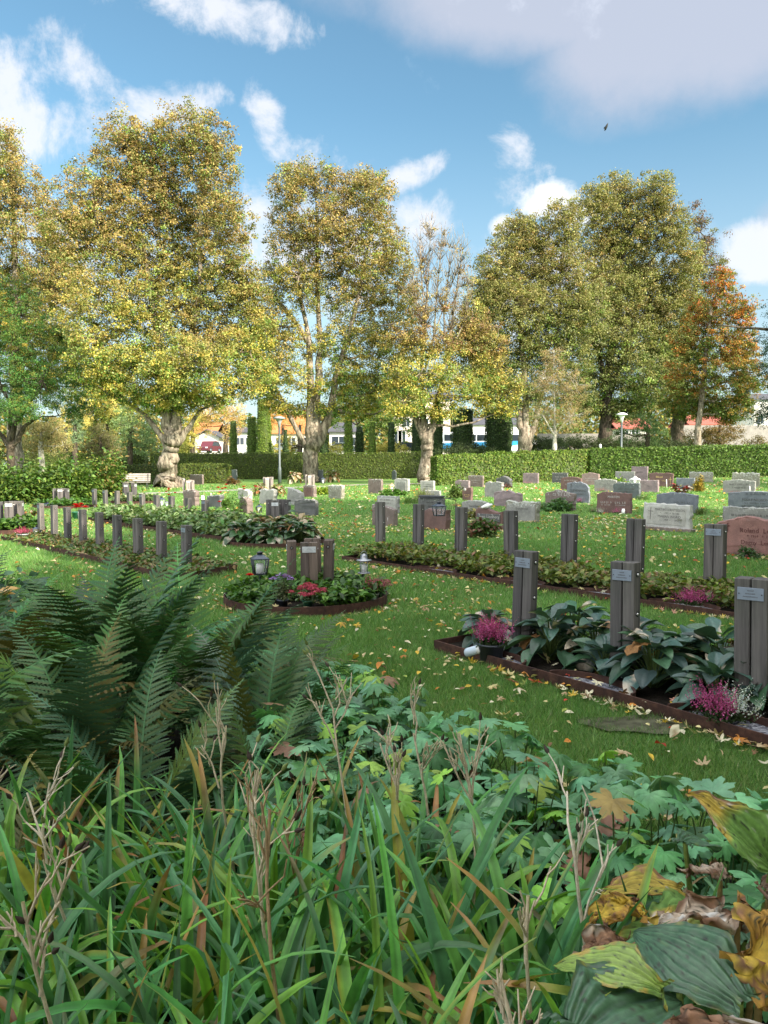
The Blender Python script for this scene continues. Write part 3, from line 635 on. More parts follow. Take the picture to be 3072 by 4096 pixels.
back_tree('tall pale green shrub behind the left hedge, beside the twin stemmed linden', 520, 70, [(510,1700,50,90),(570,1720,50,90),(500,1790,60,50),(590,1790,50,50)], mixcol(0, 6, [(3, [(.12, .2, .08), (.16, .24, .11)])], [(3, [(.18, .25, .1)])], 27), 37, k=2.4, size=.17, name='tall_shrub', r=.6, cat='shrub')
back_tree('grey green upright shrub right of the weeping birch', 300, 72, [(300,1750,35,60),(305,1690,30,60)], mixcol(0, 6, [(3, [(.14, .22, .11), (.18, .26, .14)])], [(3, [(.18, .25, .12)])], 28), 38, k=2.6, size=.17, name='tall_shrub', r=.6, cat='shrub')
back_tree('narrow butter yellow tree behind the left hedge', 262, 80, [(262,1690,26,80),(262,1780,24,50),(340,1660,26,70),(445,1600,30,70)], mixcol(0, 6, [(3, [(.5, .42, .12), (.55, .45, .16)])], [(3, [(.5, .42, .12)])], 29), 39, k=2.6, size=.18, r=.5)
back_tree('yellow green shrub left of the white garage', 770, 88, [(760,1740,40,60),(740,1800,60,40),(775,1690,30,40)], mixcol(0, 6, [(3, [(.3, .32, .08), (.36, .34, .1)])], [(3, YEL)], 30), 40, k=2.4, size=.18, name='tall_shrub', r=.6, cat='shrub')
back_tree('feathery light green bush in front of the house with tiled roof', 1200, 84, [(1150,1780,60,50),(1080,1800,30,30),(1330,1800,60,30),(1560,1800,80,28)], mixcol(0, 4, [(3, [(.25, .27, .07), (.35, .33, .09)])], [(3, YEL)], 31), 41, k=2.4, size=.18, name='tall_shrub', r=.6, cat='shrub')
back_tree('mid green rounded bush beyond the hedge, right of the white lamp', 2590, 68, [(2560,1700,70,50),(2620,1740,70,50),(2480,1730,50,40)], mixcol(0, 6, [(3, [(.07, .12, .04), (.09, .15, .05)])], [(3, [(.09, .15, .05)])], 32), 42, k=2.2, size=.18, name='tall_shrub', r=.6, cat='shrub')
back_tree('broad rusty green bush beyond the right end of the hedge', 2880, 66, [(2830,1750,90,40),(2920,1740,90,50),(3010,1780,60,30)], mixcol(0, 4, [(3, [(.1, .11, .035), (.14, .1, .04)])], [(3, [(.16, .11, .04)])], 33), 43, k=2.4, size=.17, name='tall_shrub', r=.6, cat='shrub')
back_tree('long low dark shrubbery beyond the hedge under the tall trees', 2300, 74, [(2150,1780,90,30),(2320,1775,100,32),(2480,1785,110,32),(2620,1785,100,30),(1860,1800,120,26),(2740,1780,60,30)], mixcol(0, 4, [(3, [(.035, .055, .02), (.05, .07, .025)])], [(3, [(.05, .07, .025)])], 34), 44, k=3, size=.17, name='tall_shrub', r=.6, cat='shrub', trunk=4, top=1790)
px_tree('pine_tree', 'dark blue green pine with drooping branches at the right edge', (3150, 1830), 55,
    [(3120,1250,90,70),(3150,1380,130,80),(3100,1480,90,60),(3160,1560,130,80),(3110,1650,100,60),(3180,1150,90,90)],
    [[(3170, None, 30), (3170, 1600, 22), (3170, 1200, 10)], [(3170, 1500, 8), (3100, 1320, 6), (2960, 1310, 4), (2870, 1300, 2)]],
    mixcol(3, 14, [(3, [(.02, .05, .03), (.03, .065, .04)])], [(3, [(.035, .07, .05)])], 35), 45, k=2.6, size=.16, barkm='dark_bark')
# ------------------------------------------------------------------ the row of trees off to the right that shades the foreground
def shade_tree(x, y, h, w, seed, label):
    rg = np.random.default_rng(seed); b = Vector((x, y, tz(x, y))); o = empty('linden_tree', b, 0, label, 'tree', 'tall trees standing outside the right edge of the photo')
    lobes = []
    for i in range(11):
        a = rg.random() * 6.28; q = (i + .5) / 11; rr = w * .55 * math.sin(math.pi * min(.95, .25 + .7 * q))
        lobes.append(((math.cos(a) * rr * .8, math.sin(a) * rr * .8, h * (.27 + .68 * q)), w * .36, w * .36, h * .13, 1.0))
    arr, cen = crown(lobes, b, 1.5, 34, 1.0, .42, mixcol(4, h, LIND, LINDTOP, seed)(b), rg)
    limb_tree([[(Vector((0, 0, -.1)), .45), (Vector((0, 0, h * .3)), .3), (Vector((.3, 0, h * .85)), .08)]], lobes, cen, rg, 'linden_bark', o, .1)
    AM().add(*arr).build('crown', MT['crown_leaf'], o); return o
SHADE = [(25, -6, 14.5, 8), (20, 1.5, 14.5, 8), (17.5, 8, 14.5, 7.5), (16.2, 13, 14, 6.5), (20, -12, 14, 9), (15, -5, 13, 8), (12, 1.5, 12, 7), (10.5, 6, 11, 6), (15, -18, 14, 10), (10, -10, 13, 9), (7, -4.5, 10, 6), (8, -15, 14, 10), (2, -10, 13, 9), (-5, -13, 14, 9), (36, 29, 15, 8), (44, 22, 16, 9)]
for i, (x, y, h, w) in enumerate(SHADE):
    shade_tree(x, y, h, w, 60 + i, 'tall linden beyond the edge of the photo')

# ------------------------------------------------------------------ hedges
def leafy_surface(P, Nn, size, pals, rg, jit=.03, w=None):
    n = len(P); Rm = rot_n(Nn + rg.normal(size=(n, 3)) * .55, rg); C = pal(pals, n, rg, .22, w)
    return scatter(LEAF, Rm, size * (rg.random(n) * .8 + .6), P + rg.normal(size=(n, 3)) * jit, C)
def hedge(name, label, a, b, h, th, pals, dens=170, size=.1, seed=1, h2=None, jit=.035, cat='hedge', group=None, bump_=.05):
    """clipped hedge from ground point a to b"""
    rg = np.random.default_rng(seed); a = Vector(a); b = Vector(b); Lh = (b - a).xy.length; h2 = h2 or h; ux = (b - a).xy.normalized(); nx = Vector((ux.y, -ux.x))
    if nx.y > 0: nx = -nx
    z0 = lambda t: tz(a.x + ux.x * t, a.y + ux.y * t)
    def pos(t, s, z): # t along, s across (-.5 front .5 back), z height fraction
        x = a.x + ux.x * t - nx.x * s * th; y = a.y + ux.y * t - nx.y * s * th
        base = np.vectorize(lambda tt: tz(a.x + ux.x * tt, a.y + ux.y * tt))(t); hh = h + (h2 - h) * t / Lh
        return np.stack([x, y, base + z * hh], 1)
    am = AM()
    n = max(2, int(Lh)); ts = np.linspace(0, Lh, n + 1)    # core
    vs = []; 
    for t in ts:
        for s, z in ((-.44, 0), (-.44, .97), (.44, .97), (.44, 0)): vs.append(pos(np.array([t]), s, z)[0])
    fs = [(i * 4 + k, i * 4 + k + 1, i * 4 + k + 5, i * 4 + k + 4) for i in range(n) for k in range(3)] + [(0, 1, 2, 3), (n * 4, n * 4 + 1, n * 4 + 2, n * 4 + 3)]
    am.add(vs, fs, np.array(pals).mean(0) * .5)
    for face, cnt in (('f', int(dens * Lh * h)), ('t', int(dens * Lh * th * .8)), ('e', int(dens * th * h)), ('g', int(dens * th * h))):
        t = rg.random(cnt) * Lh; s = rg.random(cnt) - .5; z = rg.random(cnt)
        if face == 'f': P = pos(t, -.5, z); nn = np.array([nx.x, nx.y, .1])
        elif face == 't': P = pos(t, s, 1.0); nn = np.array([0, 0, 1.])
        elif face == 'e': P = pos(t * 0, s, z); nn = np.array([-ux.x, -ux.y, 0])
        else: P = pos(t * 0 + Lh, s, z); nn = np.array([ux.x, ux.y, 0])
        P = P + nn * ((vnoise(P, 1.3, seed) - .5) * bump_ * 2 + (vnoise(P, 5, seed) - .5) * bump_)[:, None]
        am.add(*leafy_surface(P, np.tile(nn, (cnt, 1)), size, pals, rg, jit))
    o = link_mesh(name, None, mats=None) if False else None
    V = np.concatenate(am.V); am.V = [V - np.array(tuple(Vector((a.x, a.y, z0(0)))))]; am.F = [np.concatenate(am.F)]; am.C = [np.concatenate(am.C)]
    o = am.build(name, MT['hedge_leaf'], loc=(a.x, a.y, z0(0))); return tag(o, label, cat, group)
HG = [(.09, .155, .018), (.12, .19, .025), (.065, .12, .014), (.16, .2, .035)]
HG_SHADED = [(.08, .145, .018), (.11, .18, .026), (.06, .115, .014)]  # same hedge leaves, darker: the shade is put into the palette
yh = at(1500, 1917).y
a_ = at(612, 1917); b_ = at(1682, 1917); a_.y = b_.y = yh; a_.x = (612 - 1536) / F * yh; b_.x = (1682 - 1536) / F * yh
hh = (1917 - 1812) / F * yh
hedge('clipped_hedge', 'long smooth dark green hedge behind the lamp post and the lindens', a_, b_, hh, 1.2, [(.08, .12, .015), (.12, .16, .024), (.055, .085, .012)], 150, .11, 2, jit=.012, bump_=.03)
a2 = Vector((55 - 1536, 0, 0)) / F * (yh + 4); a2.y = yh + 4; b2 = Vector(((588 - 1536) / F * (yh + 4), yh + 4, 0))
hedge('clipped_hedge', 'lower clipped hedge left of the long hedge, behind the bench shrubs', a2, b2, (1917 - 1818) / F * (yh + 4), 1.2, [(.085, .13, .02), (.11, .15, .025), (.06, .09, .014)], 130, .12, 3, jit=.015)
p1 = at(1735, 1943); p2 = at(2352, 1916); p3 = at(3072, 1904); p2b = Vector((p3 - p2)); 
p3 = p2 + (p3 - p2) * 1.35; p3.z = 0
hedge('thuja_hedge', 'sunlit bright green hedge right of the gap', p1, p2, 118 / F * p1.y, 1.1, HG, 330, .12, 4, h2=116 / F * p2.y, bump_=.08, jit=.05)
p2c = Vector((p2.x + .05, p2.y - .25, 0))
hedge('thuja_hedge', 'hedge painted a shaded green behind the upper graves, running out at the right edge', p2c, p3, 118 / F * p2.y, 1.1, HG_SHADED, 330, .12, 5, h2=120 / F * at(3072, 1904).y, bump_=.08, jit=.05)
q1 = at(700, 1936); q2 = at(914, 1930); q2.y = q1.y = (q1.y + q2.y) / 2; q2.x = (914 - 1536) / F * q1.y
hedge('clipped_hedge', 'short square hedge left of the slim dark headstone', q1, q2, (1933 - 1858) / F * q1.y, 1.6, [(.06, .10, .018), (.09, .13, .02), (.12, .14, .02)], 260, .1, 6, jit=.04)
q1 = at(470, 1940); q2 = at(700, 1938); q2.y = q1.y; q2.x = (690 - 1536) / F * q1.y
hedge('clipped_hedge', 'low dark hedge behind the park bench', q1, q2, (1940 - 1862) / F * q1.y, 1.0, [(.04, .075, .014), (.055, .09, .02), (.09, .10, .02)], 260, .1, 7, jit=.04)
# topiary columns
def column(label, x0, x1, ytop, Y, taper, pals, seed):
    rg = np.random.default_rng(seed); p = atd((x0 + x1) / 2, 1857, Y); b = Vector((p.x, Y, tz(p.x, Y))); h = EYE + (1857 - ytop) / F * Y - b.z; r = (x1 - x0) / 2 / F * Y
    am = AM(); prof = lambda z: r * (taper + (1 - taper) * (1 - z) ** .8) * (1 if True else 0)
    n = 16; zs = np.array([0, .3, .6, .9, .985]); vs = [(prof(z) * .93 * math.cos(k * 2 * math.pi / n), prof(z) * .93 * math.sin(k * 2 * math.pi / n), z * h) for z in zs for k in range(n)]
    fs = [(j * n + k, j * n + (k + 1) % n, (j + 1) * n + (k + 1) % n, (j + 1) * n + k) for j in range(4) for k in range(n)]; vs.append((0, 0, h * .99)); 
    fs += [(4 * n + k, 4 * n + (k + 1) % n, len(vs) - 1, len(vs) - 1) for k in range(n)]
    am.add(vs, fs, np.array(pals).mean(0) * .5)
    m = int(150 * 2 * math.pi * r * h * .8); a = rg.random(m) * 6.28; z = rg.random(m) ** .95; rr = np.array([prof(q) for q in z])
    top = rg.random(m) < .06; rr = np.where(top, rr * 0 + prof(1) * np.sqrt(rg.random(m)), rr); z = np.where(top, 1, z)
    P = np.stack([rr * np.cos(a), rr * np.sin(a), z * h], 1); Nn = np.stack([np.cos(a), np.sin(a), np.where(top, 5, .1)], 1)
    P = P + np.stack([np.cos(a), np.sin(a), a * 0], 1) * ((vnoise(P, 1.0, seed) - .5) * .25)[:, None]
    am.add(*leafy_surface(P, Nn, .14, pals, rg, .03)); o = am.build('topiary_column', MT['hedge_leaf'], loc=b)
    return tag(o, label, 'topiary', 'clipped yew columns behind the hedge')
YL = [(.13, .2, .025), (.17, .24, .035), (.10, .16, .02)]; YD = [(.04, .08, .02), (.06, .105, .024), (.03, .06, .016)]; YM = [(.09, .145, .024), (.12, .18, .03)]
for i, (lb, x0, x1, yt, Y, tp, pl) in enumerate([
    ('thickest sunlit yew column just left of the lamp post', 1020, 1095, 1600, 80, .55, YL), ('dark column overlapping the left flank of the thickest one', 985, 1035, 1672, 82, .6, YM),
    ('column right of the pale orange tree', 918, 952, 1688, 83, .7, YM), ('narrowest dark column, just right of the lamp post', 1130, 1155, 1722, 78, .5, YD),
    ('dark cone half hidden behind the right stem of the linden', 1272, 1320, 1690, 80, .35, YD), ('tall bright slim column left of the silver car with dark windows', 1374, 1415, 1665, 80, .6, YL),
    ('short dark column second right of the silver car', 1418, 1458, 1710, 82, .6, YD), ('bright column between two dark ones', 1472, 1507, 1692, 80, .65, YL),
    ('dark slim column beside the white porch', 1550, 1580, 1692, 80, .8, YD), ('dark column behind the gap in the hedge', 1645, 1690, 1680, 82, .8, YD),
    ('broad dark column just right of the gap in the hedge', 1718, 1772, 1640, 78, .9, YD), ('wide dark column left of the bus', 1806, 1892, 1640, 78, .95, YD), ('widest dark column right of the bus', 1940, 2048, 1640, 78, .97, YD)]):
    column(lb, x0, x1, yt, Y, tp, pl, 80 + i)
# ================================================================== leaf shapes
def grid_leaf(nu=8, nv=5, width=.6, arch=.25, cup=.15, ribs=0, ribamp=.012, tip=1.0, heart=0.0, wave=0.0, peak=.42):
    """leaf blade of length 1 along +Y, normal +Z; returns (verts, quads), u and v arrays"""
    us = np.linspace(0, 1, nu); vs = np.linspace(-1, 1, nv); V = []; U = []; W = []
    for u in us:
        w = (u / peak) ** .6 * .98 if u < peak else math.cos((u - peak) / (1 - peak) * math.pi / 2) ** tip
        w = min(w, 1) * width / 2
        for v in vs:
            y = u - heart * (1 - u) ** 6 * abs(v); x = w * v
            if heart and u < .06: x = width * .28 * v
            z = -arch * u * u + cup * abs(v) * w * 2 + ribamp * math.sin(abs(v) * ribs * math.pi) * (1 - u * .6) + wave * math.sin(u * 14 + v * 2) * abs(v) ** 2
            V.append((x, y * (1 - .15 * arch * u), z)); U.append(u); W.append(v)
    I = np.arange(nu * nv).reshape(nu, nv); Fa = np.stack([I[:-1, :-1], I[:-1, 1:], I[1:, 1:], I[1:, :-1]], 2).reshape(-1, 4)
    return (np.array(V), Fa), np.array(U), np.array(W)
OVAL, _u, _w = grid_leaf(5, 3, .55, .2, .2)
FLAT_LEAF, _, _ = grid_leaf(4, 3, .62, .12, .25)
def fan_leaf(lobes=7, span=300, depth=.45, teeth=3, sharp=1.6, rings=(0, .35, .7, 1.0), droop=.22, pleat=.05, seg=9):
    n = lobes * seg + 1; th = np.linspace(-span / 2, span / 2, n); r = []
    for i in range(n):
        q = (i % seg) / seg; lobe = 1 - abs(q * 2 - 1); L_ = 1.0 - .18 * abs(th[i]) / (span / 2)
        rr = (1 - depth) + depth * lobe ** (1 / sharp)
        rr += .07 * math.sin(q * teeth * 2 * math.pi) * (lobe > .2); r.append(rr * L_)
    V = []; 
    for k in rings:
        for i in range(n):
            a = math.radians(th[i]); q = (i % seg) / seg; lobe = 1 - abs(q * 2 - 1); rad = r[i] * k
            V.append((math.sin(a) * rad, math.cos(a) * rad, -droop * rad * rad + pleat * (lobe - .5) * k))
    I = np.arange(len(rings) * n).reshape(len(rings), n); Fa = np.stack([I[:-1, :-1], I[:-1, 1:], I[1:, 1:], I[1:, :-1]], 2).reshape(-1, 4)
    return (np.array(V) * .5, Fa)
GERAN = [fan_leaf(), fan_leaf(droop=.45, pleat=.08), fan_leaf(lobes=5, span=280, droop=.1, pleat=.06), fan_leaf(lobes=7, droop=.6, pleat=.05, teeth=2)]
MAPLE = [fan_leaf(5, 260, .62, 2, .9, (0, .5, 1.0), d, p, 7) for d, p in ((.1, .06), (-.35, .1), (.5, .05))]

def foliage(name, pts, mat, parent=None, loc=(0, 0, 0), T=OVAL, size=.1, sj=.35, pitch=(.5, .4), roll=.4, cols=None, seed=0, az=None, tint=None, w=None, jit=.2, smooth=False):
    rg = np.random.default_rng(seed); n = len(pts)
    a = rg.random(n) * 6.28 if az is None else az + rg.normal(size=n) * .5
    Rm = rot_apr(a, rg.normal(pitch[0], pitch[1], n), rg.normal(0, roll, n)); am = AM()
    am.add(*scatter(T, Rm, size * (1 + (rg.random(n) - .5) * 2 * sj), np.asarray(pts), pal(cols, n, rg, jit, w), tint))
    return am.build(name, MT[mat], parent, loc, smooth)
def mound(n, rx, ry, h, rg, hollow=.5):
    """points in the shell of a low dome"""
    d = rg.normal(size=(n, 3)); d[:, 2] = np.abs(d[:, 2]); d /= np.linalg.norm(d, axis=1, keepdims=True); q = 1 - hollow * rg.random((n, 1)) ** 2
    return d * q * np.array([rx, ry, h]) * rg.normal(1, .08, (n, 1))

# ================================================================== grave posts
def build_post(H, wood_m, w=.19, dp=.105, gap=.155, plaque=True, nb=3, bright=False, name='grave_post'):
    """post of two planks bolted over a steel flat, standing on its foot; front faces -Y"""
    o = empty(name, (0, 0, 0)); wl = H - gap; pw = w / 2 - .004; zc = gap + wl / 2
    for s in (-1, 1):
        MB().box((s * (pw / 2 + .004), 0, zc + s * .002), (pw, dp, wl - abs(s) * .0 - (.006 if s > 0 else 0)), bev=.004).build('plank', MT[wood_m], o)
    MB().box((0, 0, (gap - .15 + gap + .01) / 2), (.045, .012, gap + .16)).build('steel_foot', MT['steel_stem'], o)
    for k in range(nb):
        z = gap + wl * (.88 - k * .78 / max(nb - 1, 1)) if nb > 1 else gap + wl * .8
        Mx = Matrix.Rotation(R(90), 4, 'Y')
        for s in (1, -1):
            b = MB(); X = s * (w / 2 + .0015)
            def disc(r0, r1, x0, x1, m):
                n = 12; vs = []; 
                for r_, x_ in ((r0, x0), (r1, x1)): vs += [(x_, r_ * math.cos(i * 2 * math.pi / n), z + r_ * math.sin(i * 2 * math.pi / n)) for i in range(n)]
                b.add(vs, [(i, (i + 1) % n, n + (i + 1) % n, n + i) for i in range(n)] + [tuple(range(n, 2 * n))], m)
            disc(.019, .019, X - s * .002, X + s * .001, 0); disc(.0095, .007, X + s * .001, X + s * .007, 1)
            b.build('bolt', [MT['bolt_dark'], MT['bolt_head']], o)
    if plaque:
        pz = gap + wl * .87; pl = MB().box((0, -dp / 2 - .003, pz), (w * .8, .005, .075), bev=.0015).build('plaque', MT['plaque_bright' if bright else 'plaque_metal'], o)
        b = MB(); rg = random.Random(H)
        for row, (rw, rh) in enumerate(((.03, .009), (.05, .009), (.075, .007))):
            z = pz + .02 - row * .018; x = -rw / 2
            while x < rw / 2:
                cw = rg.uniform(.003, .005); b.box((x + cw / 2, -dp / 2 - .0062, z), (cw * .45, .001, rh * rg.uniform(.7, 1))); b.box((x + cw * .7, -dp / 2 - .0064, z + rg.choice((-1, 0, 1)) * rh * .35), (cw * .6, .001, .0018)); x += cw + .0015
        b.build('inscription', MT['engraving_dark'], pl)
        b = MB()
        for s in (-1, 1): b.lathe([(.0035, 0), (.0035, .002), (.0, .0025)], (0, 0, 0), 8)
        bv = [(v[0] + (-1 if i < len(b.v) // 2 else 1) * w * .34, -dp / 2 - .0055 - v[2], pz + v[1]) for i, v in enumerate(b.v)]; b.v = bv
        b.build('screw', MT['bolt_dark'], pl)
    return o
def place_post(proto, used, p, yaw, sz, label, group, sx=1.0):
    o = proto if not used.get(proto.name) else copy_tree(proto); used[proto.name] = True
    o.location = p; o.rotation_euler = (random.uniform(-.02, .02), random.uniform(-.025, .025), yaw + random.uniform(-.05, .05)); o.scale = (sx, sx, sz)
    tag(o, label, 'grave post', group); return o
USED = {}
YAW = R(-45)
ORD = ['first', 'second', 'third', 'fourth', 'fifth', 'sixth', 'seventh', 'eighth', 'ninth', 'tenth']
pp = build_post(.835, 'weathered_wood'); pn = build_post(.835, 'weathered_wood', plaque=False)
G3 = 'grave posts of the middle right row'
for i, (x, y0, y1, base, sx, pq) in enumerate([(1522, 2007, 2161, 2204, .88, 0), (1672, 2016, 2180, 2222, .93, 0), (1842, 2028, 2205, 2246, .95, 0), (2044, 2042, 2231, 2275, 1.0, 0), (2272, 2056, 2262, 2308, 1.03, 0), (2536, 2075, 2292, 2345, 1.06, 0), (2857, 2096, 2340, 2392, 1.12, 1)]):
    p = at(x, base); H = EYE - (y0 - 1857) / F * p.y - p.z
    lb = ['grey grave post at the far left end of the middle right row', 'wooden grave post in front of the dark red headstone with hanging lantern', 'wooden grave post just left of the bushy plant before the bird headstone', 'wooden grave post standing before the lichen topped grey headstone',
          'wooden grave post right of the second nearest plaque post, lawn behind it', 'wooden grave post rising behind the near plaque post, left of the cross engraved stone', 'wooden grave post with small plaque left of the big red headstone'][i]
    place_post(pp if pq else pn, USED, p, R(-45 if i < 6 else -48), H / .835, lb, G3, sx)
p4 = build_post(.86, 'weathered_wood', w=.165, dp=.09, name='grave_post', nb=3)
for i, (x, y0, d, lb) in enumerate([(2099, 2208, 5.83, 'near grave post with blue grey plaque behind the potted magenta heather'), (2515, 2255, 5.16, 'near grave post with plaque in the middle of the hosta bed'), (3040, 2320, 4.42, 'nearest grave post, cut off by the right edge of the photo')]):
    p = atd(x, 1857, d); p.z = tz(p.x, p.y); H = EYE - (y0 - 1857) / F * d
    place_post(p4, USED, p, R(-43), H / .86, lb, 'grave posts of the nearest bed', 1.0 + i * .05)
G1 = 'grave posts of the left row behind the ferns'
for i, (x, y0, base, pq) in enumerate([(166, 2013, 2143, 1), (218, 2020, 2163, 0), (273, 2029, 2180, 0), (334, 2038, 2190, 0), (401, 2049, 2205, 0), (471, 2060, 2222, 0), (555, 2073, 2243, 0), (646, 2085, 2262, 0), (746, 2101, 2284, 1)]):
    p = at(x, base); H = EYE - (y0 - 1857) / F * p.y - p.z
    lb = 'weathered grave post, %s from the right end of the left row behind the ferns' % ORD[8 - i] if i < 8 else 'weathered grave post with plaque at the right end of the row behind the ferns'
    place_post(pp if pq else pn, USED, p, R(-50), H / .835, lb, G1, .9)
G2 = 'grave posts in the variegated bed of the left middle ground'
for i, (x, y0, yb) in enumerate([(379, 1955, 2028), (423, 1960, 2032), (470, 1963, 2038), (520, 1968, 2048), (571, 1975, 2056), (627, 1979, 2066), (687, 1985, 2076), (753, 1991, 2084), (821, 1999, 2098)]):
    p = at(x, yb + 4); H = EYE - (y0 - 1857) / F * p.y - p.z
    place_post(pp if i in (0, 1, 4, 8) else pn, USED, p, R(-48), H / .835, 'grey grave post, %s from the left in the row among variegated leaves' % ORD[i], G2, 1.0)
# rings of four posts
psunlit = build_post(.7, 'sunlit_wood', gap=.06, nb=2, bright=True); pbr = build_post(.7, 'brown_wood', gap=.02, nb=2, bright=True); pgr = build_post(.7, 'weathered_wood', gap=.04, nb=2, bright=True)
def ring(cx, ybase, ytop, desc, proto, grp, rot=0, r=.21, front_pl=True):
    c = at(cx, ybase); H = EYE - (ytop - 1857) / F * c.y - c.z
    for (nm, a, dx, dy) in (('front', 0, 0, -r), ('left', -88, -r, 0), ('right', 84, r * 1.02, -.02), ('back', 180, .04, r)):
        q = Vector((dx, dy, 0)); q.rotate(Euler((0, 0, R(rot)))); p = c + q; p.z = tz(p.x, p.y)
        place_post(proto, USED, p, R(a + rot), H / .7 * random.uniform(.985, 1.015), '%s post of the ring of four %s' % (nm, desc), grp)
RING = 'grave posts standing in rings of four on round beds'
c1 = at(1240, 2378); ring(1240, 2378, 2160, 'beside the crimson sedum and the glass lantern', pbr, RING, 4)
ring(1113, 2125, 1998, 'in the round bed of big drooping hostas', pgr, RING, -6)
ring(245, 2026, 1953, 'in front of the leafy shrubs at left', pgr, RING, 14)
ring(520, 2010, 1932, 'near the park bench, among pale flowers', pgr, RING, -12)
ring(755, 1978, 1920, 'right of the swollen tree trunk, painted sunlit pale', psunlit, RING, 8)
ring(1072, 1962, 1908, 'behind brown tipped hostas, left of the street lamp', psunlit, RING, -2)
ring(1240, 1956, 1899, 'at the foot of the linden with three stems', psunlit, RING, 5)
ring(45, 2118, 2005, 'cut by the left edge, beside the blue lantern', pgr, RING, 16)

# ================================================================== headstones
def text_mesh(s, size, align='CENTER', ext=.0015):
    cu = bpy.data.curves.new('txt', 'FONT'); cu.body = s; cu.size = size; cu.align_x = align; cu.align_y = 'CENTER'; cu.extrude = ext; cu.resolution_u = 2
    o = bpy.data.objects.new('txt', cu); COL.objects.link(o); dg = bpy.context.evaluated_depsgraph_get(); me = bpy.data.meshes.new_from_object(o.evaluated_get(dg))
    bpy.data.objects.remove(o); bpy.data.curves.remove(cu); return me
def profile(shape, w, h, rg):
    L_ = []
    def jag(pts, amp): return [(x + rg.normal() * amp, z + rg.normal() * amp) for x, z in pts]
    x = w / 2
    if shape == 'flat': top = [(x, h), (-x, h)]
    elif shape == 'arch': top = [(x * math.cos(a), h * .86 + h * .14 * math.sin(a)) for a in np.linspace(0, math.pi, 13)]
    elif shape == 'lowarch': top = [(x * c, h * (1 - .13 * c * c)) for c in np.linspace(1, -1, 13)]
    elif shape == 'shoulder': top = [(x, h * .9), (x * .72, h * .9)] + [(x * .62 * c, h * (1 - .10 * c * c) + .005) for c in np.linspace(1, -1, 9)] + [(-x * .72, h * .9), (-x, h * .9)]
    elif shape == 'round': top = [(x * math.cos(a) , h * .55 + h * .45 * math.sin(a)) for a in np.linspace(0, math.pi, 15)]
    elif shape == 'halfround': top = [(x, h * .5)] + [(x * .98 * math.cos(a) + (0), h * .62 + h * .38 * math.sin(a)) for a in np.linspace(.25, 1.7, 9)] + [(-x, h * .93)]
    elif shape == 'gable': top = [(x, h * .88), (x * .9, h * .89), (x * .15, h * .995), (-x * .15, h * .995), (-x * .9, h * .89), (-x, h * .88)]
    elif shape == 'hip': top = [(x, h * .93), (-x * .45, h), (-x * .7, h * .99), (-x, h * .86)]
    elif shape == 'slope': top = [(x, h * .78), (x * .4, h * .9), (-x * .2, h * .97), (-x, h)]
    elif shape == 'slopel': top = [(x, h), (x * .3, h * .97), (-x * .5, h * .9), (-x, h * .84)]
    elif shape == 'butterfly': top = [(x * 1.05, h * .93), (x * .5, h), (0, h * .97), (-x * .5, h), (-x * 1.05, h * .93)]
    elif shape == 'wave': top = [(x, h * .86), (x * .7, h * .82), (x * .3, h * .84), (0, h * .92), (-x * .35, h), (-x * .8, h), (-x, h * .9)]
    elif shape == 'crest': top = [(x, h * .8), (x * .75, h * .85), (x * .4, h * .92), (x * .1, h), (-x * .3, h * .99), (-x * .65, h * .9), (-x * .9, h * .86), (-x, h * .8)]
    elif shape == 'boulder': top = [(x * math.cos(a) * (1 + rg.normal() * .03), h * .35 + h * .65 * math.sin(a) ** .7 * (1 + rg.normal() * .03)) for a in np.linspace(0.05, math.pi - .05, 13)]
    elif shape == 'notch': top = [(x, h * .96), (x * .3, h), (-x * .2, h * .97), (-x * .6, h), (-x, h * .9)]
    elif shape == 'point': top = [(x, h * .75), (x * .6, h * .92), (0, h), (-x * .6, h * .92), (-x, h * .75)]
    else: top = [(x, h), (-x, h)]
    # densify
    pts = [(-x, 0), (x, 0)] + top; out = []
    for i in range(len(pts)):
        a = pts[i]; b = pts[(i + 1) % len(pts)]; L = math.hypot(b[0] - a[0], b[1] - a[1]); k = max(1, int(L / .07)) if i != 0 else 1
        for j in range(k): out.append((a[0] + (b[0] - a[0]) * j / k, a[1] + (b[1] - a[1]) * j / k))
    return out
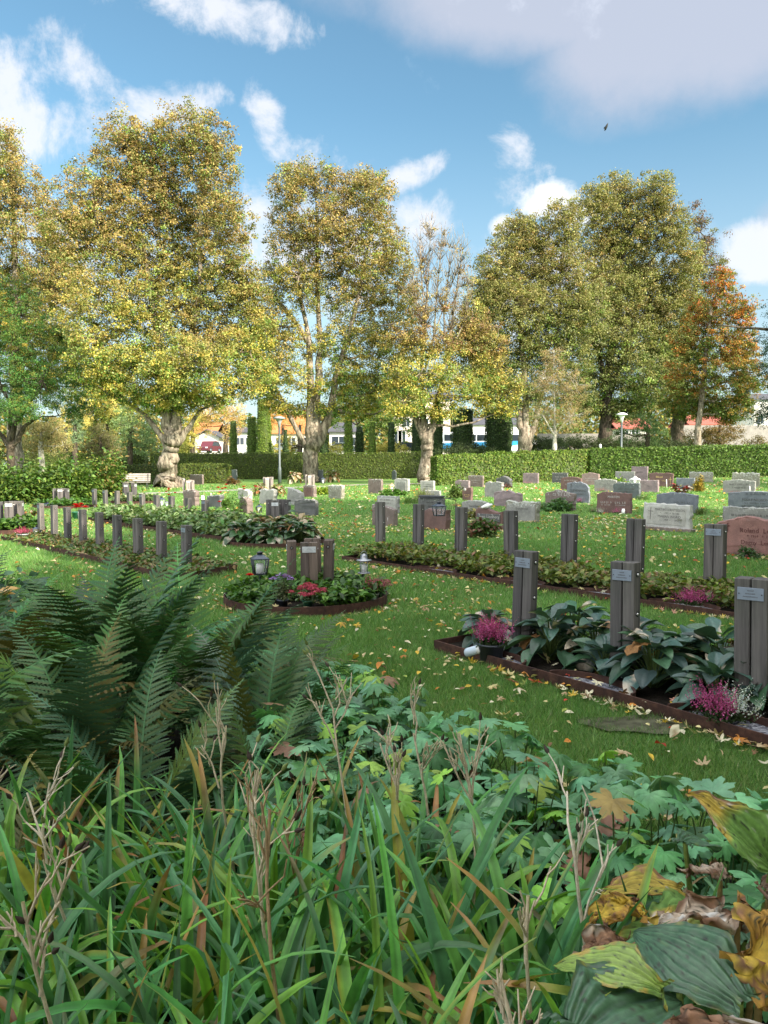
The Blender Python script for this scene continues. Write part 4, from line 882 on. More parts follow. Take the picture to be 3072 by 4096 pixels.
def headstone(x0, x1, yt, yb, shape, mat, label, t=.14, yaw=-40, rough=.006, rows=None, ink='dark', panel=None, tilt=0, lean=0, base=False, seed=0, group='headstones on the lawn', cat='headstone', bev=.012, cross=False, topcut=0):
    rg = np.random.default_rng(int(x0 * 7 + yt)); c = at((x0 + x1) / 2, yb - 2); d = c.y; r = R(-yaw) - math.atan2(c.x, c.y) * 1.0
    r = abs(R(-yaw) - math.atan2(c.x, c.y)); wpx = (x1 - x0) * math.hypot(d, c.x) / math.hypot(F, (x0 + x1) / 2 - 1536)
    w = max(.2, (wpx - t * math.sin(r)) / max(math.cos(r), .5)); h = (yb - yt) / F * d * .985
    o = empty('headstone', c, R(yaw), label, cat, group); o.rotation_euler = (R(tilt), R(lean), R(yaw))
    pr = profile(shape, w, h, rg); pr = [(x + rg.normal() * rough * (z > .02), z + rg.normal() * rough * (z > .02)) for x, z in pr]
    n = len(pr); cx, cz = 0, h * .5
    # rings across the thickness: chamfered arrises, rough chipped edges
    def ringv(y, inset): return [(x * (1 - inset / (w / 2)) , y + rg.normal() * rough * .6, (z - .0) * (1 - inset / h) if z > 0 else -.06) for x, z in pr]
    vs = ringv(-t / 2, bev) + ringv(-t / 2 + bev, 0) + ringv(0, -rough) + ringv(t / 2 - bev, 0) + ringv(t / 2, bev); fs = []
    for j in range(4): fs += [(j * n + i, j * n + (i + 1) % n, (j + 1) * n + (i + 1) % n, (j + 1) * n + i) for i in range(n)]
    fs += [tuple(range(n)), tuple(reversed(range(4 * n, 5 * n)))]
    MB().add(vs, fs).build('slab', MT['stone_' + mat], o)
    fy = -t / 2 - .002
    if base: MB().box((0, 0, .03), (w + .14, t + .16, .1), bev=.01).build('plinth', MT['stone_' + (base if isinstance(base, str) else mat)], o)
    host = o
    if panel:
        pw, ph, pz, pm = panel; MB().box((0, -t / 2 - .008, h * pz), (w * pw, .02, h * ph), bev=.004).build('panel', MT['stone_' + pm], o); fy = -t / 2 - .0185
    im = MT['engraving_' + ink]; b = MB()
    if cross:
        X, Z, s, lw = cross; X *= w; Z *= h; s *= h
        b.box((X, fy - .001, Z), (lw, .004, s)); b.box((X, fy - .002, Z + s * .18), (s * .42, .004, lw))
    if rows is None: rows = [('~', .1, .66, .5), ('~', .07, .5, .6), ('~', .07, .36, .45)]
    for row in rows:
        txt, hs, zf = row[:3]; sz = hs * h
        if txt == '~':
            ww = row[3] * w; x = -ww / 2 + (row[4] * w if len(row) > 4 else 0); xe = x + ww
            while x < xe:
                cw = sz * rg.uniform(.45, .7); k = rg.integers(0, 4)
                b.box((x + cw * .2, fy, zf * h), (sz * .13, .004, sz * .8))
                if k > 0: b.box((x + cw * .6, fy - .0005, zf * h + (k - 2) * sz * .33), (cw * .6, .004, sz * .12))
                if k == 3: b.box((x + cw * .8, fy + .0005, zf * h - sz * .1), (sz * .12, .004, sz * .6))
                x += cw * (1.25 if rg.random() > .12 else 2.2)
        else:
            X = row[3] * w if len(row) > 3 else 0; me = text_mesh(txt, sz * 1.25); vv = [v.co for v in me.vertices]
            mx = max(abs(v.x) for v in vv) if vv else 1; lim = w * (row[4] if len(row) > 4 else .46); s = min(1, lim / mx)
            b.add([(v.x * s + X, fy - v.z * 1.0, v.y * min(1, s * 1.15) + zf * h) for v in vv], [tuple(p.vertices) for p in me.polygons])
    if b.v: b.build('inscription', im, o, fix=False)
    return o, w, h, t
HS = headstone
HS(1313, 1379, 1943, 1998, 'flat', 'olive', 'greenish grey headstone with corner ornaments, alone on the lawn right of the centre', t=.2, rough=.012, rows=[('~', .13, .78, .75), ('~', .1, .62, .4), ('~', .13, .45, .5), ('~', .1, .29, .35)])
HS(1472, 1533, 1918, 1977, 'flat', 'brown', 'plain brown headstone speckled with white lichen, left of the panelled one', t=.16, rows=[])
HS(1577, 1640, 1915, 1970, 'notch', 'lightgrey', 'pale headstone with an arched sunken panel, beside the copper lantern', t=.18, rows=[], panel=(.66, .66, .44, 'grey'))
HS(1681, 1741, 1925, 1970, 'flat', 'lightgrey', 'square light grey headstone at the foot of the linden by the hedge gap', t=.14, rows=[('~', .12, .7, .5), ('~', .12, .5, .6), ('~', .1, .3, .4)])
HS(1700, 1765, 1963, 2008, 'flat', 'lightgrey', 'grey headstone behind the pampas grass and the black capped stone', t=.1, rows=[('~', .16, .55, .7)])
HS(1507, 1600, 1985, 2056, 'flat', 'grey', 'pale grey framed headstone behind the sloping brown one', t=.13, rows=[('~', .12, .78, .6), ('~', .1, .6, .4)], panel=(.86, .8, .5, 'lightgrey'))
HS(1487, 1592, 2020, 2104, 'slope', 'brown', 'sloping brown headstone with white speckled edge behind the far left post of the middle row', t=.16, rows=[])
HS(1672, 1780, 1990, 2062, 'flat', 'dark', 'dark headstone with heavy black cap and pale sides behind the hanging lantern', t=.16, rows=[('~', .07, .72, .3), ('~', .07, .5, .5)], ink='dark', bev=.006)
_c = at(1726, 2060); _o = [o for o in COL.objects if o.name.startswith('headstone')][-1]
HS(1693, 1802, 2036, 2122, 'notch', 'redbrown', 'reddish brown headstone in the shadow of the hanging lantern', t=.18, rough=.01, rows=[])
HS(1820, 1881, 1921, 1965, 'hip', 'mauve', 'low grey slanted headstone behind the clipped round bush', t=.16, rows=[])
HS(1872, 1936, 1904, 1950, 'flat', 'brown', 'square brown headstone near the hedge, right of the slanted low one', t=.14, rows=[('~', .1, .6, .6), ('~', .1, .4, .3)], ink='pale')
HS(1982, 2050, 1906, 1953, 'boulder', 'dark', 'dark natural boulder headstone with rough back', t=.3, rough=.02, rows=[])
HS(1938, 2015, 1928, 1993, 'notch', 'grey', 'lichen mottled grey headstone in front of the dark boulder', t=.18, rough=.012, rows=[])
HS(1975, 2091, 1963, 2028, 'crest', 'mauve', 'light brownish headstone with rough lichen topped crest', t=.18, rough=.014, rows=[('~', .1, .55, .4)])
HS(1849, 1892, 1950, 2006, 'slopel', 'redbrown', 'small polished brown headstone with white rim and round emblem', t=.14, rows=[('~', .12, .45, .6), ('~', .08, .32, .4)], ink='gold')
HS(1846, 1962, 2002, 2070, 'lowarch', 'grey', 'arched grey headstone behind the one that carries the white bird', t=.14, rows=[('Lars Orrn', .16, .66, 0, .36), ('~', .12, .42, .5)])
HS(1900, 2024, 2030, 2122, 'wave', 'redbrown', 'dark red wavy topped headstone carrying a white bird', t=.16, rough=.01, rows=[('Sven Lindberg', .15, .6, .02, .42), ('~', .1, .42, .4)], ink='pale', panel=(.84, .34, .55, 'dark'))
HS(2023, 2160, 2007, 2088, 'flat', 'olive', 'wide pale grey headstone with thick white lichen along its top', t=.2, rough=.014, rows=[('Borgkvist', .15, .66, .03, .3)], panel=(.9, .86, .46, 'grey'))
HS(2092, 2155, 1894, 1936, 'flat', 'mauve', 'square grey brown headstone by the sunlit hedge with pink heather in front', t=.14, rows=[('~', .14, .62, .5)])
HS(2208, 2272, 1893, 1934, 'flat', 'dark', 'small pale edged dark headstone behind the red leaved plant', t=.14, rows=[('~', .14, .6, .55), ('~', .12, .38, .45)], ink='pale')
HS(2243, 2327, 1908, 1962, 'lowarch', 'redbrown', 'pinkish red headstone with two framed white panels', t=.14, rows=[('~', .14, .72, .6), ('~', .14, .42, .5)], ink='pale')
HS(2267, 2360, 1928, 2013, 'halfround', 'bluegrey', 'blue grey headstone with rounded right shoulder and small engraved cross', t=.12, rough=.01, rows=[('CLEVENHAG', .12, .58, 0, .36), ('~', .1, .42, .25, .12)], cross=(-.3, .82, .2, .022))
HS(2181, 2303, 1961, 2042, 'crest', 'brown', 'brown headstone with carved flower frieze above the green bushy plant', t=.16, rough=.01, rows=[('~', .2, .8, .8), ('HELLBERG', .13, .5, 0, .3)], ink='pale')
HS(2288, 2346, 1873, 1911, 'flat', 'pink', 'small pinkish brown headstone against the hedge seam', t=.14, rows=[('~', .1, .75, .5), ('~', .1, .55, .6), ('~', .1, .35, .5)])
HS(2365, 2413, 1855, 1908, 'flat', 'pink', 'tall pink headstone against the shaded hedge', t=.12, rows=[('~', .1, .7, .6)])
HS(2327, 2397, 1892, 1943, 'gable', 'pink', 'gabled pinkish brown headstone with a small white grave light beside it', t=.14, rows=[('~', .1, .55, .6), ('~', .1, .38, .5)], ink='pale')
HS(2462, 2538, 1888, 1930, 'flat', 'grey', 'light grey lichen headstone behind yellow flowers', t=.14, rows=[])
HS(2526, 2591, 1868, 1925, 'flat', 'mauve', 'tall pinkish grey headstone with white lichen edge, behind the white lantern', t=.16, rows=[('~', .14, .6, .55)])
HS(2589, 2642, 1852, 1906, 'flat', 'grey', 'grey headstone with darker lower panel against the shaded hedge', t=.12, rows=[('~', .1, .74, .8), ('~', .08, .6, .6)], panel=(.8, .3, .3, 'slate'))
HS(2600, 2690, 1892, 1950, 'butterfly', 'redbrown', 'polished red brown headstone with gold lettering and cross', t=.12, rows=[('Eklund', .14, .7, -.08, .2), ('~', .12, .45, .22, -.2), ('~', .12, .45, .2, .14)], ink='gold', cross=(.4, .45, .55, .014))
HS(2378, 2466, 1917, 1968, 'lowarch', 'grey', 'low arched grey headstone with coral heather at its foot', t=.14, rows=[('~', .12, .62, .5)])
HS(2454, 2561, 1930, 1996, 'hip', 'slate', 'slate blue headstone in front of the white lantern', t=.18, rough=.012, rows=[('~', .12, .6, .6), ('~', .1, .42, .5)])
HS(2560, 2634, 1922, 1971, 'flat', 'mauve', 'plain reddish grey block headstone right of the white lantern', t=.16, rows=[])
HS(2388, 2526, 1968, 2054, 'hip', 'redbrown', 'wine red headstone with three heathers planted before it', t=.14, rows=[('MARTEN', .12, .76, 0, .22), ('~', .12, .5, .32, -.22), ('~', .12, .5, .32, .2), ('~', .08, .38, .28, -.22), ('~', .08, .38, .28, .2)], ink='pale')
HS(2629, 2787, 1971, 2050, 'lowarch', 'bluegrey', 'wide dark blue grey arched headstone behind the pale cross engraved stone', t=.14, rough=.008, rows=[('~', .12, .5, .7)], ink='dark')
_st, _w, _h, _t = HS(2572, 2760, 2016, 2125, 'flat', 'pale', 'large leaning pale headstone with engraved cross and two italic names', t=.17, rough=.01, rows=[('MARTIN SVANTESSON', .115, .78, .07, .31), ('*      1925  +  10 1985', .07, .655, .07, .2), ('MARIAN INGRID', .115, .53, .07, .24), ('*      1929  +      2012', .07, .405, .07, .2)], panel=(.82, .66, .56, 'lightgrey'), cross=(-.33, .62, .46, .012), tilt=-3, lean=1.5, base='brown')
HS(2706, 2778, 1914, 1958, 'flat', 'bluegrey', 'small blue grey headstone behind the wreath and the yellow conifer', t=.14, rows=[])
HS(2759, 2848, 1890, 1932, 'flat', 'olive', 'long low lichen covered headstone behind the yellow conifer', t=.16, rough=.014, rows=[])
HS(2852, 2915, 1851, 1909, 'lowarch', 'mauve', 'mauve grey arched headstone, left one of the pair by the shaded hedge', t=.14, rows=[('~', .12, .66, .6), ('~', .1, .5, .35)])
HS(2994, 3063, 1845, 1904, 'shoulder', 'mauve', 'mauve shouldered headstone, right one of the pair by the shaded hedge', t=.14, rows=[('~', .12, .6, .6)])
HS(2932, 3033, 1893, 1951, 'flat', 'olive', 'beige headstone fully covered with lichen at the upper right', t=.18, rough=.014, rows=[])
HS(2896, 3016, 1919, 1978, 'gable', 'grey', 'gabled beige grey headstone with red heather along its foot', t=.14, rows=[('~', .14, .66, .6), ('~', .12, .44, .4)])
HS(2920, 3125, 1965, 2045, 'lowarch', 'bluegrey', 'dark blue grey headstone with carved leaf spray, cut by the right edge', t=.16, rows=[('~', .1, .85, .35), ('FOLKE NILSSON', .14, .55, 0, .34), ('~', .09, .39, .4), ('BIRGITTA NILSSON', .12, .22, 0, .4)], ink='dark')
HS(2899, 3120, 2031, 2110, 'flat', 'grey', 'long grey headstone just behind the big red one', t=.16, rough=.01, rows=[('~', .14, .6, .7)])
HS(2868, 3160, 2066, 2228, 'crest', 'red', 'big red sandstone headstone with gothic lettering at the right edge', t=.18, rough=.012, rows=[('Roland  Lern', .13, .66, .06, .34), ('*  1919   +  19', .07, .52, .07, .3), ('Dagny  Lern', .12, .36, .05, .32)], ink='red', cross=(-.33, .72, .22, .02), yaw=-38)
HS(952, 1010, 1957, 2002, 'slope', 'lightgrey', 'pale grey headstone just behind the dark one beside the rose bush', t=.24, rows=[], rough=.012)
HS(955, 1013, 1990, 2053, 'round', 'brown', 'dark brown round shouldered headstone beside the red rose bush', t=.24, rows=[], rough=.01)
HS(1039, 1109, 1958, 2018, 'notch', 'lightgrey', 'light weathered headstone with uneven top, behind the hosta ring', t=.18, rough=.018, rows=[])
HS(1148, 1216, 1955, 2023, 'slope', 'grey', 'streaked grey headstone leaning between two ring posts and the brown plate stone', t=.22, rough=.014, rows=[], lean=3)
HS(1178, 1274, 1998, 2064, 'notch', 'dark', 'broad dark headstone with lichen spots right of the hosta ring', t=.14, rough=.014, rows=[])
HS(1213, 1267, 1942, 1991, 'flat', 'brown', 'square brown headstone with a reddish plate, in front of the pale ring posts', t=.2, rough=.01, rows=[('~', .12, .75, .55)], panel=(.72, .76, .46, 'redbrown'))
HS(735, 797, 1960, 2026, 'arch', 'brown', 'brown lichen dotted headstone right of the second last post in the variegated bed', t=.18, rough=.02, rows=[])
HS(830, 899, 1983, 2030, 'flat', 'dark', 'leaning dark rough headstone right of the last post in the variegated bed', t=.2, rough=.01, rows=[], lean=-4)
HS(760, 815, 1900, 1940, 'flat', 'brown', 'dark square headstone in front of the short square hedge', t=.14, rows=[])
HS(927, 950, 1880, 1926, 'flat', 'slate', 'slim dark headstone standing alone at the end of the short hedge', t=.12, rows=[])
HS(1267, 1294, 1881, 1932, 'flat', 'slate', 'tall dark slab at the right side of the linden with three stems', t=.12, rows=[])
HS(592, 641, 1900, 1942, 'flat', 'brown', 'broad dark headstone left of the swollen tree trunk', t=.12, rows=[])
HS(702, 741, 1914, 1949, 'arch', 'lightgrey', 'pale arched stone leaning by the right root of the swollen trunk', t=.14, rows=[])
HS(1567, 1586, 1881, 1921, 'point', 'slate', 'small pointed blue grey stone in front of the long hedge', t=.08, rows=[])
_h = [o for o in COL.objects if o.get('label', '').startswith('dark headstone with heavy black cap')][0]
MB().box((0, 0, .55), (.78, .26, .05), bev=.01).box((0, 0, .50), (.72, .22, .04), bev=.006).build('cap', MT['stone_black'], _h)
hs_ = (2062 - 1990) / F * _h.location.y; _h.children[-1].location.z = hs_ - .56
# round emblem on the small polished stone
_h = [o for o in COL.objects if o.get('label', '').startswith('small polished brown')][0]
b = MB().lathe([(.06, 0), (.055, .012), (.03, .018), (0, .018)], (0, 0, 0), 14); b.v = [(v[0] - .08, -.074 - v[2], v[1] + .45) for v in b.v]; b.build('emblem', MT['engraving_pale'], _h)
# white bird ornament
bb = [o for o in COL.objects if o.get('label', '').startswith('dark red wavy')][0]
bt = MB()
bp_ = atd(1950, 2023, bb.location.y); 
prof = [(0, -.14), (.02, -.13), (.028, -.08), (.05, -.03), (.055, .02), (.045, .07), (.03, .10), (.032, .125), (.028, .15), (.01, .165), (0, .168)]
bt.lathe(prof, (0, 0, 0), 10); bt.v = [(v[2], v[1], v[0]) for v in bt.v]
bird = bt.build('bird_figure', MT['bird_white'], loc=(bp_.x, bb.location.y, bp_.z - .0)); bird.rotation_euler = (0, R(12), R(205)); tag(bird, 'white dove figure lying on top of the dark red wavy headstone', 'ornament')
# small metal marker sign and white stone by the cross stone
p = at(2722, 2128); o = empty('marker_sign', p, R(-40), 'small green metal marker sign on a wire before the leaning pale headstone', 'marker sign')
MB().tube([(0, 0, 0), (-.03, 0, .25)], .004).build('wire', MT['steel_stem'], o); MB().box((-.03, 0, .27), (.1, .008, .045), bev=.002).build('sign_face', MT['stone_olive'], o)
p = at(2632, 2112); tag(MB().lathe([(0, .0), (.06, .01), (.065, .03), (.04, .05), (0, .052)], (0, 0, 0), 10, sx=1.2, sy=.7).build('pebble', MT['white_paint'], loc=p + Vector((0, -.12, .02))), 'white rounded pebble on the plinth of the leaning pale headstone', 'pebble')

# ================================================================== lanterns
def lantern(name, label, p, h, metal='black_metal', w=None, stake=0, rot=.3, candle=True, style='house', handle=True, hang=None):
    o = empty(name, p, rot, label, 'lantern'); w = w or h * .6; z0 = stake
    if stake: MB().tube([(0, 0, -.1), (0, 0, stake)], .006).build('stake', MT[metal], o)
    if style == 'house':
        b = MB(); bw, tw = w * .30, w * .42; zt = z0 + h * .66
        b.box((0, 0, z0 + .008), (bw * 2 + .01, bw * 2 + .01, .016)); b.box((0, 0, zt), (tw * 2 + .006, tw * 2 + .006, .012))
        for sx in (-1, 1):
            for sy in (-1, 1): b.tube([(sx * bw, sy * bw, z0), (sx * tw, sy * tw, zt)], h * .03 + .002, 4)
        b.build('frame', MT[metal], o)
        b = MB()
        for k in range(4):
            M = Matrix.Rotation(k * math.pi / 2, 4, 'Z'); b.add([M @ Vector(v) for v in ((-bw, -bw, z0 + .015), (bw, -bw, z0 + .015), (tw, -tw, zt), (-tw, -tw, zt))], [(0, 1, 2, 3)])
        b.build('glass', MT['lantern_glass'], o)
        MB().lathe([(w * .5, 0), (w * .5, h * .015), (w * .2, h * .16), (w * .16, h * .17)], (0, 0, zt), 4, a0=math.pi / 4, smooth=False, sx=1.25, sy=1.25).build('roof', MT['blue_black_metal' if metal == 'black_metal' else metal], o)
        MB().lathe([(w * .15, 0), (w * .15, h * .08), (w * .2, h * .085), (w * .1, h * .13), (.003, h * .15)], (0, 0, zt + h * .165), 8).build('chimney', MT[metal], o)
    else:
        b = MB(); b.lathe([(w * .5, 0), (w * .5, .012), (w * .3, .014)], (0, 0, z0), 16)
        for k in range(4): a = k * math.pi / 2 + .5; b.tube([(w * .38 * math.cos(a), w * .38 * math.sin(a), z0), (w * .38 * math.cos(a), w * .38 * math.sin(a), z0 + h * .6)], .006, 5)
        b.build('frame', MT[metal], o)
        MB().lathe([(w * .62, 0), (w * .58, h * .03), (w * .26, h * .07), (w * .26, h * .2), (w * .2, h * .27), (w * .1, h * .31), (.004, h * .33)], (0, 0, z0 + h * .6), 18).build('roof', MT[metal], o)
        MB().lathe([(w * .33, .01), (w * .33, h * .6)], (0, 0, z0), 16).build('glass', MT['lantern_glass'], o)
        MB().tube([(w * .28 * math.cos(a), 0, z0 + h * .82 + w * .35 * math.sin(a)) for a in np.linspace(0, math.pi, 10)], .003, 4).build('handle', MT[metal], o)
    if candle: MB().lathe([(w * .2, .015), (w * .2, h * .42), (w * .17, h * .45), (0, h * .44)], (0, 0, z0), 12).build('candle', MT['candle_wax'], o)
    return o
p = at(1041, 2388); lantern('stake_lantern', 'black glass lantern with white candle on a stake in the round sedum bed', p, .27, stake=.26, w=.21)
p = at(1456, 2375); lantern('round_lantern', 'round steel lantern with domed lid above the magenta heather', p, .25, 'zinc_metal', stake=.24, style='round', w=.15)
p = atd(1756, 2064, 11.3); o = lantern('hanging_lantern', 'black lantern with crossed wires hanging before the reddish brown headstone', p, .22, w=.19, candle=False)
MB().tube([(0, .02, .20), (0, .02, .235), (.1, .02, .26), (.2, .03, .25), (.3, .08, .225)], .006).tube([(.3, .08, .225), (.31, .09, -.8)], .006).build('hook_pole', MT['black_metal'], o)
p = at(983, 2100); lantern('small_lantern', 'small black lantern standing among the hostas of the second round bed', p, .2, w=.12, stake=.03)
p = at(148, 2142); lantern('small_lantern', 'dark lantern with crossed wires right of the potted pink heather', p, .22, w=.17)
p = at(82, 2108); lantern('stake_lantern', 'blue roofed lantern on a stake by the ring posts at the left edge', p, .26, stake=.2, w=.2)
p = at(190, 2035); lantern('small_lantern', 'wide blue roofed lantern in front of the left shrubs', p, .24, w=.3, candle=False)
p = at(2539, 1962); lantern('white_lantern', 'white house shaped lantern between the slate blue and plain block headstones', p, .5, 'white_paint', w=.42, candle=False, stake=.2)
p = at(3072, 2235); lantern('grave_lantern', 'large black lantern on a stake before the big red headstone at the right edge', p + Vector((.12, -.3, 0)), .42, w=.36, stake=.14, candle=True)
p = at(1567, 1966); lantern('copper_lantern', 'small copper coloured lantern left of the panelled pale headstone', p, .46, 'copper_lantern', w=.3)
p = at(646, 2026); lantern('iron_lantern', 'open iron lantern leaning behind the sixth post of the variegated bed', p, .38, w=.24, rot=.8)
p = at(668, 2026); lantern('small_lantern', 'short grey lantern between posts near the park bench', p, .2, 'zinc_metal', w=.16)
p = at(1037, 2051); lantern('iron_lantern', 'dark iron lantern left of the hosta ring posts', p, .28, w=.2)
p = at(1292, 1954); lantern('stake_lantern', 'tiny lantern on a stake right of the dark slab by the linden', p, .4, stake=.3, w=.24)

# ================================================================== pots and candles
def pot(h, r, mat, name='pot', parent=None, ribs=0, z=0):
    b = MB(); b.lathe([(r * .74, 0), (r * .95, h * .9), (r * 1.04, h * .9), (r * 1.05, h), (r * .95, h), (r * .9, h * .85), (0, h * .82)], (0, 0, z), 24 if not ribs else 48)
    if ribs:
        for i, v in enumerate(b.v):
            if (i // 48) < 2 and i % 2: b.v[i] = (v[0] * .965, v[1] * .965, v[2])
    return b.build(name, MT[mat], parent)
def heather(label, p, r, h, cols, potspec=None, n=120, seed=0, name='heather', group='potted and planted heathers', tilt=.9, cols2=None, dens=1.0):
    rg = np.random.default_rng(seed); o = empty(name, p, 0, label, 'heather', group); z0 = 0
    if potspec: pot(*potspec, parent=o); z0 = potspec[0] * .8
    am = AM(); bas = rg.normal(size=(n, 2)) * r * .3; ang = rg.random(n) * 6.28; out = rg.random(n) ** .6 * tilt
    for i in range(n):
        L = h * (.75 + rg.random() * .45) * (1 - .3 * out[i] / tilt); m = max(6, int(L / (.012) * dens)); t = np.linspace(.15, 1, m)
        dirx = np.array([math.cos(ang[i]) * math.sin(out[i]), math.sin(ang[i]) * math.sin(out[i])]); k = r / (h * .75)
        P = np.zeros((m, 3)); P[:, 0] = bas[i, 0] + dirx[0] * L * t * k; P[:, 1] = bas[i, 1] + dirx[1] * L * t * k; P[:, 2] = z0 + L * t * (.55 + .45 * math.cos(out[i])) + rg.normal(size=m) * .002
        P[:, :2] += rg.normal(size=(m, 2)) * .004
        cset = cols2 if (cols2 is not None and bas[i, 0] + dirx[0] * r > .2 * r) else cols
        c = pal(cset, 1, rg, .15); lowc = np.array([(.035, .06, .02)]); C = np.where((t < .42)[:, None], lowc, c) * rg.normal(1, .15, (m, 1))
        am.add(*scatter(LEAF, rot_n(rg.normal(size=(m, 3)), rg), np.where(t < .42, .02, .017) * (1.1 - .5 * t) * (1 if h < .5 else 1.5), P, np.clip(C, .004, .9)))
    am.build('sprigs', MT['flower'], o); return o
MAG = [(.36, .06, .18), (.45, .10, .24), (.28, .045, .13)]; PINK = [(.5, .2, .25), (.42, .14, .2)]; WHT = [(.55, .58, .52), (.42, .47, .4)]; CORAL = [(.5, .17, .13), (.42, .12, .12)]; SILVER = [(.42, .46, .44), (.33, .38, .35)]; RASP = [(.33, .05, .1), (.42, .09, .14)]
heather('magenta heather in a ribbed dark pot in the nearest bed', at(1963, 2655), .15, .24, MAG, (.16, .105, 'pot_black', 'pot', None, 1)[:3], 260, 1, 'potted_heather')
heather('two tone magenta and white heather on gravel in the nearest bed', at(2885, 2915), .19, .23, MAG, (.06, .09, 'pot_black'), 230, 2, 'potted_heather', cols2=WHT)
heather('magenta heather in a grey bowl at the front of the middle right bed', at(2775, 2440), .2, .2, MAG, (.06, .12, 'pot_grey'), 240, 3, 'potted_heather')
heather('raspberry heather in a white pot at the right end of the round sedum bed', at(1487, 2420), .14, .2, RASP, (.13, .08, 'pot_white'), 170, 4, 'potted_heather')
heather('silvery white heather at the left of the round sedum bed', at(950, 2415), .15, .16, SILVER, None, 170, 5)
heather('rose pink heather in a pale zinc pot near the left edge', at(92, 2168), .16, .17, RASP, (.16, .11, 'pot_zinc'), 170, 6, 'potted_heather')
for i, (lb, x, y, rpx, hpx, c) in enumerate([('dark faded heather left of the silver one before the wine red headstone', 2372, 2050, 22, 26, [(.14, .06, .07), (.2, .09, .1)]), ('silver foliage plant between two heathers before the wine red headstone', 2402, 2058, 22, 32, WHT),
    ('magenta heather right of the silver plant before the wine red headstone', 2466, 2056, 22, 28, MAG), ('purple heather at the foot of the blue grey headstone with rounded shoulder', 2318, 2012, 22, 26, MAG), ('pale pink heather before the square stone by the sunlit hedge', 2108, 1936, 22, 14, PINK),
    ('red leaved plant before the small dark headstone by the hedge', 2220, 1926, 20, 22, [(.4, .07, .03), (.3, .05, .03)]), ('coral heather at the foot of the low arched grey headstone', 2408, 1967, 30, 20, CORAL), ('red heather along the foot of the gabled beige headstone', 2935, 1978, 34, 18, RASP),
    ('low reddish heather between the polished brown stone and its neighbour', 1825, 2026, 24, 16, CORAL), ('raspberry heather in front of the brown lichen dotted headstone', 723, 2034, 16, 14, RASP), ('pink heather beside the red roses in front of the left shrubs', 343, 2026, 15, 20, RASP),
    ('lilac flowers beside the big red headstone', 2960, 2225, 26, 24, [(.05, .1, .03), (.35, .08, .2)]), ('silver leaved plant left of the big red headstone', 2925, 2215, 44, 90, SILVER)]):
    p = at(x, y); s = p.y / F; heather(lb, p, rpx * s, hpx * s, c, None, 90 if i < 12 else 200, 20 + i, dens=.5)
def sedum(label, p, r, h, cols, potspec, seed, heads=26):
    rg = np.random.default_rng(seed); o = empty('sedum', p, 0, label, 'potted plant'); pot(*potspec, parent=o); am = AM(); z0 = potspec[0]
    for i in range(heads):
        a = rg.random() * 6.28; q = rg.random() ** .5; c = np.array([math.cos(a) * q * r, math.sin(a) * q * r * .8, z0 + h * (.75 - .35 * q * q) + rg.normal() * .01])
        am.tube([(0, 0, z0 * .9), (c[0] * .6, c[1] * .6, z0 + h * .3), tuple(c)], [.004, .003, .003], (.12, .16, .06), 3)
        n = 70; d = rg.normal(size=(n, 3)); d[:, 2] = np.abs(d[:, 2]); d /= np.linalg.norm(d, axis=1, keepdims=True); P = c + d * np.array([.05, .05, .022])
        am.add(*scatter(LEAF, rot_n(d, rg), .016, P, pal(cols, n, rg, .2)))
    n = 60; P = mound(n, r * .7, r * .7, h * .6, rg) + np.array([0, 0, z0]); am.add(*scatter(OVAL, rot_apr(rg.random(n) * 6.28, rg.normal(.2, .4, n), rg.normal(0, .3, n)), .06, P, pal([(.1, .16, .08), (.14, .2, .1)], n, rg)))
    am.build('flower_heads', MT['flower'], o); return o
CRIM = [(.33, .045, .07), (.42, .07, .1), (.26, .03, .05)]
sedum('crimson sedum in a green pot in front of the brown ring posts', at(1232, 2448), .18, .2, CRIM, (.12, .055, 'pot_green'), 1)
sedum('faded pink sedum at the right rim of the round bed', at(1520, 2390), .11, .2, [(.32, .13, .12), (.26, .1, .09)], (.06, .05, 'pot_black'), 2, 14)
def aster(label, p, r, h, seed):
    rg = np.random.default_rng(seed); o = empty('aster', p, 0, label, 'potted plant'); pot(.13, .06, 'pot_black', parent=o); am = AM()
    for i in range(45):
        a = rg.random() * 6.28; q = rg.random() ** .6; e = np.array([math.cos(a) * q * r, math.sin(a) * q * r * .7, .12 + h * (1 - .25 * q)])
        am.tube([(0, 0, .1), tuple(e * [.5, .5, .6]), tuple(e)], [.002, .002, .0015], (.1, .13, .06), 3)
        if i < 26:
            n = 14; Rm = rot_apr(np.linspace(0, 6.28, n), rg.normal(.2, .2, n), np.zeros(n)); am.add(*scatter(LEAF, Rm, .024, np.tile(e, (n, 1)) + np.einsum('nij,j->ni', Rm, [0, .012, 0]), pal([(.33, .2, .5), (.4, .27, .55)], n, rg, .1)))
    n = 240; P = mound(n, r * .8, r * .6, h * .85, rg, .9) + np.array([0, 0, .12]); am.add(*scatter(LEAF, rot_n(rg.normal(size=(n, 3)), rg), .03, P, pal([(.09, .11, .05), (.14, .15, .08)], n, rg)))
    am.build('flowering_stems', MT['flower'], o)
aster('purple aster in a black pot left of the crimson sedum', at(1130, 2448), .13, .28, 3)
def rose_bloom(am, c, r, rg, col=(.55, .015, .02)):
    for k in range(4):
        n = 4 + k * 2; a = np.linspace(0, 6.28, n, endpoint=False) + rg.random(); Rm = rot_apr(a, np.full(n, 1.35 - k * .33), np.zeros(n))
        am.add(*scatter(FLAT_LEAF, Rm, r * (.7 + k * .12), np.tile(c, (n, 1)), pal([col], n, rg, .15)))
